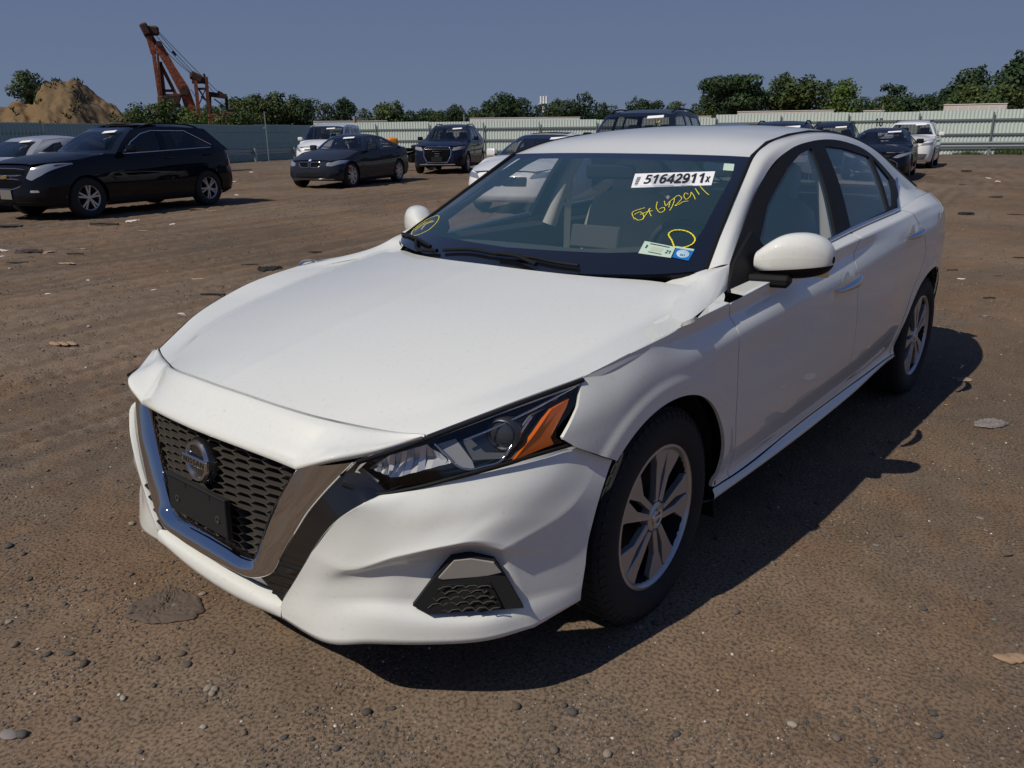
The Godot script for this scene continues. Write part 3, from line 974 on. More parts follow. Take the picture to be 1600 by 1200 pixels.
	"roof": [5, [0, 13410, -10700, 2100, 13400, -10760, 4000, 13370, -10880, 5400, 13330, -11020, 5990, 13300, -11110, 0, 13960, -12700, 2100, 13950, -12700, 4000, 13890, -12800, 5200, 13820, -12900, 5720, 13760, -13000, 0, 14360, -15500, 2100, 14340, -15500, 4000, 14240, -15500, 5100, 14120, -15500, 5580, 14040, -15500, 0, 14520, -18500, 2100, 14500, -18500, 4000, 14390, -18500, 5100, 14260, -18200, 5530, 14170, -18000, 0, 14500, -21200, 2100, 14480, -21200, 4000, 14360, -21200, 5100, 14210, -21100, 5550, 14120, -21000, 0, 14200, -24800, 2100, 14180, -24700, 4000, 14040, -24600, 5200, 13880, -24400, 5620, 13780, -24200, 0, 13750, -27800, 2100, 13700, -27800, 4200, 13450, -27700, 5400, 13200, -27500, 5800, 13100, -27400]],
	"rearglass": [5, [0, 13750, -27800, 2100, 13700, -27800, 4200, 13450, -27700, 5400, 13200, -27500, 5800, 13100, -27400, 0, 12500, -30800, 2200, 12470, -30800, 4400, 12350, -30600, 5700, 12200, -30400, 6120, 12100, -30200, 0, 11000, -34000, 2300, 11000, -34000, 4700, 11000, -33700, 6000, 11000, -33400, 6550, 11000, -33000]],
	"trunk": [3, [0, 11000, -33800, 4363, 10980, -33600, 6076, 10880, -33200, 0, 10850, -36000, 4030, 10800, -35800, 5615, 10600, -35400, 0, 10700, -38000, 3633, 10600, -37800, 5100, 10150, -37600, 0, 9800, -38300, 3633, 9700, -38200, 5700, 9400, -37400, 0, 7000, -39000, 3950, 7000, -38800, 6300, 7000, -37400, 0, 4000, -39200, 3950, 4000, -38800, 6100, 4200, -37400, 0, 2600, -38400, 3950, 2600, -38200, 5100, 2800, -37400]],
	"lens": [7, [5585, 7121, 8520, 5866, 7218, 7900, 6420, 7470, 7030, 6942, 7735, 6177, 7536, 8037, 5176, 7989, 8250, 4272, 8349, 8415, 3379, 5502, 6917, 8602, 5880, 6868, 8058, 6453, 7073, 7333, 7096, 7343, 6486, 7699, 7647, 5544, 8152, 7799, 4672, 8414, 7770, 3805, 5159, 6498, 8611, 5730, 6331, 8148, 6414, 6469, 7521, 7150, 6710, 6768, 7781, 6926, 5866, 8174, 7033, 5053, 8369, 7090, 4483, 5023, 6305, 8597, 5632, 6082, 8184, 6349, 6213, 7600, 7132, 6476, 6869, 7777, 6665, 5985, 8214, 6757, 5002, 8472, 6768, 4081]],
	"chrome": [10, [3860, 6730, 8470, 3400, 6040, 8640, 3090, 5540, 8760, 2820, 5040, 8850, 2570, 4540, 8910, 2330, 4040, 8950, 2180, 3790, 8970, 1860, 3700, 9010, 960, 3720, 9060, 0, 3740, 9080, 3900, 6690, 8930, 3440, 6000, 9100, 3130, 5500, 9220, 2860, 5000, 9310, 2610, 4500, 9370, 2370, 4000, 9410, 2220, 3750, 9430, 1900, 3660, 9470, 1000, 3680, 9520, 0, 3700, 9540, 4106, 6723, 8952, 3607, 6000, 9167, 3288, 5500, 9300, 3010, 5000, 9395, 2749, 4500, 9464, 2500, 4000, 9508, 2331, 3722, 9537, 1990, 3608, 9586, 1030, 3608, 9644, 0, 3624, 9666, 4625, 6800, 8850, 4035, 6000, 9170, 3695, 5500, 9335, 3400, 5000, 9440, 3115, 4500, 9530, 2845, 4000, 9585, 2630, 3655, 9635, 2240, 3485, 9705, 1140, 3440, 9780, 0, 3445, 9805, 5065, 6877, 8598, 4384, 6000, 9023, 4022, 5500, 9220, 3710, 5000, 9335, 3400, 4500, 9446, 3109, 4000, 9511, 2849, 3588, 9582, 2410, 3362, 9674, 1170, 3272, 9766, 0, 3266, 9794, 5270, 6910, 8420, 4550, 6000, 8890, 4180, 5500, 9100, 3860, 5000, 9220, 3540, 4500, 9340, 3240, 4000, 9410, 2960, 3560, 9490, 2500, 3310, 9590, 1200, 3200, 9690, 0, 3190, 9720, 5310, 6870, 7950, 4590, 5960, 8420, 4220, 5460, 8630, 3900, 4960, 8750, 3580, 4460, 8870, 3280, 3960, 8940, 3000, 3520, 9020, 2540, 3270, 9120, 1240, 3160, 9220, 0, 3150, 9250]],
	"blackpanel": [10, [5270, 6910, 8330, 4965, 6525, 8529, 4661, 6140, 8728, 4360, 5743, 8908, 4069, 5326, 9052, 3789, 4889, 9157, 3510, 4450, 9257, 3239, 3999, 9320, 2957, 3558, 9401, 2500, 3310, 9500, 5600, 6530, 8124, 5357, 6264, 8470, 5024, 5921, 8705, 4704, 5538, 8891, 4399, 5118, 9027, 4103, 4684, 9136, 3816, 4237, 9218, 3528, 3788, 9278, 3232, 3345, 9343, 2871, 2987, 9409, 5931, 6151, 7919, 5748, 6003, 8410, 5387, 5702, 8683, 5048, 5332, 8874, 4729, 4910, 9003, 4417, 4478, 9115, 4122, 4024, 9179, 3816, 3577, 9235, 3507, 3131, 9285, 3243, 2664, 9318]],
	"blackstrip": [4, [2960, 3660, 9220, 2500, 3410, 9320, 1200, 3300, 9420, 0, 3290, 9450, 3243, 2864, 9088, 2000, 2620, 9150, 1000, 2620, 9170, 0, 2620, 9180]],
}
var marks := {
	"light_bar": [5562, 7061, 8148, 5656, 7097, 7958, 5359, 6696, 8329, 5623, 6279, 7990, 5554, 6197, 8032, 4952, 6383, 8450],
	"reflector": [5562, 6743, 8128, 5830, 7004, 7721, 6357, 7189, 7012, 6649, 7051, 6828, 6915, 6771, 6685, 6611, 6533, 7056, 5911, 6437, 7721],
	"blade_gray": [6460, 7152, 6803, 6759, 7261, 6405, 7173, 6751, 6282, 7249, 6559, 6276, 6972, 6637, 6561],
	"blade_shelf": [6845, 7211, 6270, 7000, 7218, 6117, 7305, 6895, 5947, 7598, 6823, 5534, 7572, 6702, 5627, 7146, 6742, 6221],
	"chrome_line": [6485, 7193, 6842, 6783, 6922, 6729, 7002, 6670, 6610, 7175, 6576, 6451, 7418, 6620, 6132, 7642, 6701, 5753, 7711, 6944, 5534, 7870, 7643, 4861],
	"fin": [7878, 7665, 4864, 7994, 7758, 4510, 8115, 7913, 3921, 8139, 7970, 3780, 8194, 8032, 3554, 8199, 8116, 3460, 8059, 7719, 4373, 7865, 6914, 5284, 7780, 6721, 5527, 7682, 6686, 5728],
	"amber": [8129, 7753, 4395, 8245, 7908, 3816, 8259, 7740, 3934, 8222, 7089, 4547, 8248, 6880, 4451, 7867, 6709, 5536, 8053, 7269, 4949],
	"top_line": [7029, 7283, 6405, 7354, 7456, 5913, 7780, 7743, 5070, 8097, 8018, 4103, 8248, 8165, 3526],
	"projector": [7506, 7288, 5535],
	"fog_housing": [7291, 4557, 7211, 7615, 4610, 6894, 8013, 4433, 6458, 8112, 4073, 6285, 8465, 3018, 5920, 7040, 3205, 7805, 6616, 3330, 7931, 6899, 3982, 7461],
	"fog_lamp": [7032, 4011, 7421, 7371, 4509, 7211, 7634, 4525, 6914, 8031, 4384, 6521, 8131, 4103, 6376, 7814, 3987, 6600, 7095, 3970, 7351],
	"fog_mesh": [7106, 3847, 7433, 7945, 3842, 6557, 8163, 3178, 6419, 7860, 3068, 6777, 6980, 3433, 7525, 6917, 3300, 7788],
	"fog_wire0": [7116, 3778, 7523, 7177, 3832, 7432, 7276, 3838, 7309, 7326, 3785, 7265],
	"fog_wire1": [7329, 3766, 7269, 7387, 3822, 7180, 7487, 3815, 7066, 7535, 3774, 7024],
	"fog_wire2": [7538, 3755, 7028, 7595, 3798, 6952, 7699, 3803, 6846, 7748, 3761, 6809],
	"fog_wire3": [7750, 3741, 6812, 7817, 3781, 6741, 7933, 3788, 6638, 7986, 3743, 6597],
	"fog_wire4": [7168, 3719, 7478, 7220, 3664, 7433],
	"fog_wire5": [7220, 3648, 7438, 7281, 3706, 7347, 7380, 3710, 7226, 7431, 3656, 7184],
	"fog_wire6": [7434, 3637, 7187, 7493, 3693, 7099, 7586, 3697, 6992, 7646, 3640, 6946],
	"fog_wire7": [7648, 3621, 6950, 7708, 3676, 6872, 7816, 3680, 6764, 7871, 3619, 6726],
	"fog_wire8": [7873, 3599, 6728, 7928, 3662, 6663],
	"fog_wire9": [7060, 3584, 7649, 7111, 3513, 7607],
	"fog_wire10": [7111, 3497, 7612, 7174, 3569, 7518, 7276, 3573, 7397, 7329, 3518, 7352],
	"fog_wire11": [7331, 3499, 7355, 7390, 3556, 7267, 7491, 3560, 7147, 7541, 3506, 7107],
	"fog_wire12": [7544, 3487, 7111, 7606, 3542, 7021, 7701, 3545, 6916, 7763, 3487, 6868],
	"fog_wire13": [7765, 3468, 6871, 7821, 3528, 6797, 7940, 3524, 6679, 7984, 3468, 6647],
	"fog_wire14": [7985, 3448, 6649, 8053, 3502, 6570],
	"fog_wire15": [6990, 3344, 7778, 7060, 3434, 7686, 7165, 3437, 7564, 7216, 3384, 7520],
	"fog_wire16": [7218, 3365, 7523, 7281, 3422, 7435, 7383, 3428, 7315, 7435, 3374, 7270],
	"fog_wire17": [7437, 3354, 7273, 7498, 3412, 7186, 7601, 3417, 7068, 7652, 3360, 7026],
	"fog_wire18": [7654, 3341, 7029, 7716, 3409, 6942, 7819, 3404, 6831, 7874, 3345, 6787],
	"fog_wire19": [7876, 3325, 6789, 7941, 3380, 6708, 8051, 3381, 6593, 8104, 3316, 6546],
	"fog_wire20": [7041, 3265, 7732, 7092, 3208, 7686],
	"fog_wire21": [6978, 3491, 7497, 7160, 3252, 7605, 7268, 3257, 7486, 7317, 3202, 7439],
	"fog_wire22": [7318, 3181, 7441, 7386, 3243, 7357, 7492, 3250, 7238, 7542, 3192, 7191],
	"fog_wire23": [7543, 3172, 7193, 7608, 3258, 7104, 7712, 3260, 6985, 7766, 3179, 6943],
	"fog_wire24": [7767, 3158, 6945, 7830, 3240, 6858, 7930, 3239, 6748, 7992, 3160, 6692],
	"fog_wire25": [7992, 3139, 6694, 8060, 3197, 6611, 8167, 3195, 6489],
	"label": [2197, 12694, -8784, 5125, 12810, -9772, 5450, 12359, -8874, 2675, 12234, -7752],
	"digits_line": [2961, 12370, -8086, 4999, 12488, -8959],
	"square": [5176, 13083, -10383, 5569, 13063, -10447, 5743, 12830, -10020, 5355, 12855, -9941],
	"inspection": [4976, 10664, -5049, 6069, 10520, -5255, 6195, 10229, -4730, 5104, 10325, -4443],
	"registration": [6082, 10548, -5316, 6657, 10463, -5524, 6749, 10154, -4936, 6230, 10245, -4776],
	"stroke0": [3958, 11626, -6666, 3684, 11480, -6291, 3983, 11269, -5933],
	"stroke1": [3824, 11410, -6180, 3930, 11497, -6387, 4133, 11419, -6281, 4259, 11277, -6027, 4137, 11250, -5934, 3974, 11303, -5999],
	"stroke2": [4259, 11277, -6027, 4217, 11446, -6361, 4170, 11617, -6705],
	"stroke3": [4021, 11416, -6243, 4182, 11504, -6471, 4333, 11547, -6607],
	"stroke4": [4142, 11591, -6643, 4421, 11403, -6334, 4467, 11379, -6302],
	"stroke5": [4191, 11816, -7144, 4416, 11598, -6743, 4662, 11495, -6613, 4718, 11555, -6761, 4596, 11651, -6919, 4497, 11599, -6774],
	"stroke6": [4407, 11845, -7279, 4619, 11700, -7036, 4612, 11824, -7305, 4766, 11654, -6991],
	"stroke7": [4612, 11824, -7305, 4640, 11924, -7540, 4861, 11655, -7032, 4892, 11558, -6836],
	"stroke8": [4640, 11924, -7540, 4693, 12025, -7792, 4881, 11953, -7698, 4931, 11829, -7440, 4926, 11705, -7167, 5006, 11756, -7310, 5062, 11831, -7498, 5203, 11857, -7619],
	"stroke9": [4987, 12064, -7997, 4853, 12103, -8036, 4918, 11993, -7806, 5090, 11906, -7679, 5118, 11981, -7861, 5013, 12130, -8163],
	"stroke10": [5013, 12130, -8163, 5197, 12032, -8011, 5375, 11909, -7813],
	"stroke11": [5022, 12247, -8441, 5354, 12058, -8141],
	"stroke12": [5107, 12320, -8644, 5536, 12110, -8345, 5671, 12051, -8276],
	"loop": [6045, 10510, -5222, 5812, 10685, -5454, 5515, 10907, -5760, 5563, 10977, -5927, 5815, 10995, -6093, 6079, 10937, -6129, 6315, 10825, -6046, 6427, 10735, -5938, 6465, 10624, -5730, 6365, 10536, -5471, 6168, 10503, -5278, 6029, 10528, -5249],
	"ring": [-6326, 10127, -4597, -6803, 10216, -5116, -6952, 10402, -5637, -6798, 10626, -5995, -6327, 10794, -5989, -5912, 10850, -5848, -5559, 10775, -5512, -5335, 10592, -5048, -5339, 10392, -4660, -5615, 10226, -4447, -6075, 10125, -4455, -6326, 10127, -4597],
	"tick1": [-5979, 10345, -4850, -6143, 10548, -5355, -5965, 10681, -5529],
	"tick2": [-6143, 10548, -5355, -5722, 10674, -5386],
	"tick3": [-6595, 10257, -5048, -6643, 10379, -5341, -6418, 10567, -5574],
	"wiper_a": [-2777, 9949, -2953, -1458, 10066, -3013, 107, 10042, -2890, 1546, 10044, -2977, 2629, 9974, -2975, 3586, 9930, -3077],
	"wiper_a_arm": [2118, 9900, -2592, 901, 10071, -2820, 143, 10091, -2814],
	"wiper_b": [-7315, 10060, -4968, -5509, 10120, -4002, -3753, 9983, -3212],
	"wiper_b_arm": [-5127, 10045, -3726, -4461, 9838, -3126, -3101, 9900, -2921],
	"handle_front": [9203, 8284, -12250, 9204, 8303, -12964, 9198, 8392, -13928, 9178, 8557, -14790],
	"handle_rear": [9109, 9340, -21876, 9120, 9339, -22482, 9113, 9404, -23360, 9082, 9549, -24092],
	"cup_front": [9157, 8585, -13454, 9226, 8152, -14157],
}
const AXLE := 0.326
const WHEELBASE := 2.828
var fender_line := poly2([-0.56, 0.99, -0.51, 0.934, -0.362, 0.921, -0.380, 0.876, -0.385, 0.78, -0.404, 0.675, -0.430, 0.52, -0.502, 0.283, -0.52, 0.2])
var pillar_line := poly2([-1.70, 1.03, -1.612, 1.0, -1.508, 0.924, -1.505, 0.872, -1.529, 0.728, -1.55, 0.6, -1.566, 0.481, -1.58, 0.28, -1.58, 0.2])
var rear_line := poly2([-2.36, 1.08, -2.40, 1.02, -2.514, 0.92, -2.591, 0.828, -2.564, 0.732, -2.50, 0.66, -2.42, 0.5, -2.38, 0.25])


func part_sheet(key: String, step: float, crease_rows := [], crease_cols := []) -> Dictionary:
	var m := sheet(grid_of(shapes[key][0], shapes[key][1]), step, crease_rows, crease_cols)
	return outward(m, Vector3(0, 0.5, m.p[0].z - 0.4 if m.p[0].z > 0 else m.p[0].z))


func arch(p: Vector3) -> float:
	var f := Vector2(p.z, p.y - AXLE).length() - 0.384
	var r := Vector2(p.z + WHEELBASE, p.y - AXLE).length() - 0.388
	return minf(f, r)


func sill_height(z: float) -> float:
	return lerpf(0.281, 0.305, clampf((-z - 0.5) / 1.75, 0, 1))


func zy(p: Vector3) -> Vector2:
	return Vector2(p.z, p.y)


func build_sedan() -> void:
	var car := thing("sedan_car", "white four-door sedan with yellow windshield writing in the foreground", "car")
	var gap := 0.0022
	# hood
	var hood := part_sheet("hood", 0.02, [], [4])
	var lip := part_sheet("hoodlip", 0.02)
	piece("hood", both(joined([rimmed(hood, 0.02)])), mats.white, car)
	# front bumper with the nose panel
	var bumper := part_sheet("bumper", 0.014, [3, 5, 7], [5])
	bumper = outward(bumper, Vector3(0.2, 0.4, 0.0))
	bumper = clip(bumper, func(p): return arch(p))
	var flange := part_sheet("flange", 0.02)
	var lower := part_sheet("lip", 0.02)
	lower = outward(lower, Vector3(0, 0.3, 0.5))
	var nose := part_sheet("nose", 0.016, [], [16])
	nose = outward(nose, Vector3(0, 0.4, 0.4))
	piece("front_bumper", both(joined([bumper, flange, lower, nose])), mats.white, car)
	# side
	var side := part_sheet("side", 0.012, [8, 9])
	for k in side.p.size():
		# the flat lip round each wheel opening
		side.p[k].x += 0.005 * smoothstep(0.070, 0.036, arch(side.p[k])) * smoothstep(0.24, 0.34, side.p[k].y)
	side = lattice(side.p, side.w, side.h)
	if side.n[side.n.size() / 2].x < 0:
		for k in side.n.size():
			side.n[k] = -side.n[k]
	piece("body_shell", both(clip(offset(side, -0.02), func(p): return minf(minf(minf(arch(p) - 0.01, p.y - 0.24), 0.25 - p.z), (0.80 if p.z > -0.3 else 0.88) - p.y))), mats.liner, car)
	var upper := clip(side, func(p): return minf(arch(p), p.y - sill_height(p.z) - gap))
	var fender_area := nose_line.duplicate()
	fender_area.append_array(PackedVector2Array([Vector2(0.1, -1), Vector2(-4, -1), Vector2(-4, 3), Vector2(0.25, 3)]))
	var fender := clip(upper, func(p): return minf(beside(zy(p), fender_line) - gap, inside(zy(p), fender_area) - gap))
	var shelf := part_sheet("shelf", 0.02, [2])
	shelf = outward(shelf, Vector3(0.5, 0.3, -0.5))
	var f2 := joined([rimmed(fender, 0.012), shelf])
	piece("fender", f2, mats.white, car)
	piece("fender", mirrored(f2), mats.white, car)
	var front := rimmed(clip(upper, func(p): return minf(-beside(zy(p), fender_line) - gap, beside(zy(p), pillar_line) - gap)), 0.012)
	var door := piece("front_door", front, mats.white, car)
	var door_r := piece("front_door", mirrored(front), mats.white, car)
	var back := rimmed(clip(upper, func(p): return minf(-beside(zy(p), pillar_line) - gap, beside(zy(p), rear_line) - gap)), 0.012)
	var rear := piece("rear_door", back, mats.white, car)
	var rear_r := piece("rear_door", mirrored(back), mats.white, car)
	var quarter := clip(upper, func(p): return -beside(zy(p), rear_line) - gap)
	var qp := part_sheet("quarter", 0.03)
	qp = outward(qp, Vector3(0, 0.5, -2.9))
	var q2 := joined([quarter, qp])
	piece("quarter_panel", q2, mats.white, car)
	piece("quarter_panel", mirrored(q2), mats.white, car)
	var sill := clip(side, func(p): return minf(arch(p), sill_height(p.z) - gap - p.y))
	sill = clip(sill, func(p): return minf(-p.z - 0.2, p.z + 2.6))
	piece("sill", sill, mats.white, car)
	piece("sill", mirrored(sill), mats.white, car)
	# roof and glass
	var roof := part_sheet("roof", 0.03)
	piece("roof", both(roof), mats.white, car)
	var pillar := part_sheet("pillar", 0.02)
	pillar = outward(pillar, Vector3(0.2, 0.8, -1.6))
	piece("roof_rail", pillar, mats.white, car)
	piece("roof_rail", mirrored(pillar), mats.white, car)
	var rail := grid_of(shapes.pillar[0], shapes.pillar[1])
	var gasket := PackedVector3Array()
	for v in rail[0]:
		gasket.append(v + Vector3(-0.004, 0.002, 0))
	var gk := tube(gasket, 0.008, 6)
	piece("roof_seal", both(gk), mats.black, car)
	var shield := part_sheet("windshield", 0.02)
	var frit := poly2([0.0, 1.022, 0.40, 1.028, 0.60, 1.04, 0.645, 1.06, 0.64, 1.10, 0.585, 1.26, 0.56, 1.30, 0.53, 1.312, 0.0, 1.322, -0.53, 1.312, -0.56, 1.30, -0.585, 1.26, -0.64, 1.10, -0.645, 1.06, -0.60, 1.04, -0.40, 1.028])
	var sh := both(shield)
	var screen := piece("windshield", clip(sh, func(p): return inside(Vector2(p.x, p.y), frit)), mats.shield, car)
	piece("border", clip(sh, func(p): return -inside(Vector2(p.x, p.y), frit)), mats.black_gloss, screen)
	piece("cowl", both(part_sheet("cowl", 0.03)), mats.black, car)
	piece("rear_window", both(part_sheet("rearglass", 0.04)), mats.window, car)
	piece("trunk", both(part_sheet("trunk", 0.04, [2])), mats.white, car)
	# side windows
	var sg := part_sheet("sideglass", 0.014)
	sg = outward(sg, Vector3(0, 1.0, -1.5))
	var panes := [
		poly2([-0.76, 0.972, -0.783, 1.026, -1.008, 1.163, -1.285, 1.286, -1.45, 1.335, -1.594, 1.355, -1.494, 1.010, -1.2, 0.988, -0.9, 0.966]),
		poly2([-1.749, 1.36, -1.989, 1.344, -2.353, 1.297, -2.234, 1.055, -1.684, 1.024]),
		poly2([-2.42, 1.286, -2.44, 1.280, -2.58, 1.180, -2.36, 1.072, -2.28, 1.063])]
	var frame := clip(sg, func(p): return -maxf(inside(zy(p), panes[0]), maxf(inside(zy(p), panes[1]), inside(zy(p), panes[2]))))
	frame = rimmed(frame, 0.02)
	piece("window_frame", frame, mats.black, car)
	piece("window_frame", mirrored(frame), mats.black, car)
	for k in 3:
		var pane := offset(clip(sg, func(p): return inside(zy(p), panes[k]) + 0.004), -0.006)
		piece("side_window", pane, mats.window, car)
		piece("side_window", mirrored(pane), mats.window, car)
	# chrome strip under the windows
	var sl := grid_of(shapes.sideglass[0], shapes.sideglass[1])
	var chrome := PackedVector3Array()
	for v in sl[0].slice(2):
		chrome.append(v + Vector3(0.007, 0.006, 0))
	chrome.append(Vector3(0.752, 1.095, -2.56))
	chrome.append(Vector3(0.675, 1.168, -2.80))
	var cs := tube(chrome, 0.0105, 8)
	piece("chrome_strip", cs, mats.chrome, car)
	piece("chrome_strip", mirrored(cs), mats.chrome, car)
	sedan_front(car)
	sedan_cabin(car)
	sedan_fittings(car, screen, [door, door_r], [rear, rear_r])
	# inner dark parts: floor, firewall
	piece("underbody", joined([block(Vector3(1.25, 0.03, 1.1), Vector3(0, 0.205, 0.28), 0.01), block(Vector3(1.5, 0.1, 3.9), Vector3(0, 0.27, -1.6), 0.02), block(Vector3(1.0, 0.46, 0.95), Vector3(0, 0.47, 0.15), 0.02), block(Vector3(0.8, 0.30, 0.4), Vector3(0, 0.5, 0.58), 0.02), block(Vector3(1.30, 0.06, 4.4), Vector3(0, 0.30, -1.45), 0.01), block(Vector3(1.66, 0.08, 1.95), Vector3(0, 0.29, -1.41), 0.01), block(Vector3(1.4, 0.55, 0.2), Vector3(0, 0.6, -0.55), 0.02)]), mats.liner, car)
	for z in [0.0, -WHEELBASE]:
		for s in [1.0, -1.0]:
			var w := car_wheel(car, 0.332, 0.220)
			w.position = Vector3(s * 0.785, AXLE, z)
			w.rotation = Vector3(0.5 if z < 0 else 0.0, (0.03 if z == 0 else 0.0) + (0.0 if s > 0 else PI), 0)
			piece("wheel_well", moved(clip(turned([Vector2(-0.14, 0.02), Vector2(-0.14, 0.40), Vector2(0.07, 0.40)], 60), func(p): return p.y + 0.04), Transform3D(Basis.from_scale(Vector3(s, 1, 1)), Vector3(s * 0.785, AXLE, z))), mats.liner, car)


func spot(key: String) -> PackedVector3Array:
	return poly3(marks[key])


func flipped(m: Dictionary, s: float) -> Dictionary:
	return m if s > 0 else mirrored(m)


func smooth_path(pts: PackedVector3Array, step := 0.01) -> PackedVector3Array:
	if pts.size() < 3:
		return pts
	var t := knots([pts])
	return spline(pts, t, subdivisions(t, step), [])


func grille_face(x: float, y: float) -> Vector3:
	return Vector3(x, y, lerpf(0.957, 0.944, (y - 0.37) / 0.28) - 0.33 * x * x - 0.018)


# A honeycomb plate: each cell a tapered tube closed by a dark floor.
func honeycomb(at: Callable, outline: PackedVector2Array, w: float, h: float, deep: float) -> Dictionary:
	var p := PackedVector3Array()
	var n := PackedVector3Array()
	var i := PackedInt32Array()
	var hex := [Vector2(0.5, 0), Vector2(0.25, 0.5), Vector2(-0.25, 0.5), Vector2(-0.5, 0), Vector2(-0.25, -0.5), Vector2(0.25, -0.5)]
	for c in range(-12, 13):
		for r in range(-20, 50):
			var o := Vector2(c * 0.75 * w, (r + (0.5 if c % 2 else 0.0)) * h) + Vector2(0, 0.37)
			var rings := []
			var ok := 0
			for k in 6:
				if inside(o + hex[k] * Vector2(w, h), outline) > 0:
					ok += 1
			if ok < 2:
				continue
			for level in [[1.0, 0.0], [0.90, 0.0], [0.86, -0.004], [0.62, -deep]]:
				var ring := PackedVector3Array()
				for k in 6:
					var q: Vector2 = o + hex[k] * Vector2(w, h) * level[0]
					if level[0] > 0.8:
						var d := inside(q, outline)
						if d < 0:
							q = o.lerp(q, clampf(1.0 + d / (q.distance_to(o) + 0.001), 0.1, 1.0))
					ring.append(at.call(q.x, q.y) + Vector3(0, 0.002 * level[1] * 100, level[1]))
				rings.append(ring)
			for l in 3:
				for k in 6:
					var j := (k + 1) % 6
					var s := p.size()
					var a: Vector3 = rings[l][k]
					var b: Vector3 = rings[l][j]
					var d: Vector3 = rings[l + 1][k]
					var e: Vector3 = rings[l + 1][j]
					var nn := (b - a).cross(d - a).normalized()
					if l == 0 and nn.z < 0 or l > 0 and nn.dot(at.call(o.x, o.y) - a) < 0:
						nn = -nn
					p.append_array([a, b, d, e])
					n.append_array([nn, nn, nn, nn])
					i.append_array([s, s + 1, s + 2, s + 1, s + 3, s + 2])
			var s := p.size()
			for k in 6:
				p.append(rings[3][k])
				n.append(Vector3.BACK)
			i.append_array([s, s + 1, s + 2, s, s + 2, s + 3, s, s + 3, s + 4, s, s + 4, s + 5])
	return {"p": p, "n": n, "i": i}


func lettering(text: String, high: float, mat: Material, parent: Node, t: Transform3D, called := "lettering", face := "Droid Sans", bold := 400, wide := 1.0) -> MeshInstance3D:
	var f := SystemFont.new()
	f.font_names = PackedStringArray([face])
	f.font_weight = bold
	var m := TextMesh.new()
	m.text = text
	m.font = f
	m.font_size = 64
	m.pixel_size = high / 46.0
	m.depth = high * 0.02
	m.curve_step = 2.0
	var o := put(called, m, mat, parent)
	o.transform = t * Transform3D(Basis.from_scale(Vector3(wide, 1, 1)), Vector3.ZERO)
	return o


# Lettering stretched to a given width and height.
func fitted(text: String, size: Vector2, mat: Material, parent: Node, t: Transform3D, bold := 700) -> MeshInstance3D:
	var o := lettering(text, size.y, mat, parent, t, "lettering", "Droid Sans", bold)
	var box := o.mesh.get_aabb()
	var c := box.get_center()
	var k := Vector3(size.x / box.size.x, size.y / box.size.y, 1)
	o.transform = t * Transform3D(Basis.from_scale(k), Vector3(-c.x * k.x, -c.y * k.y, 0))
	return o


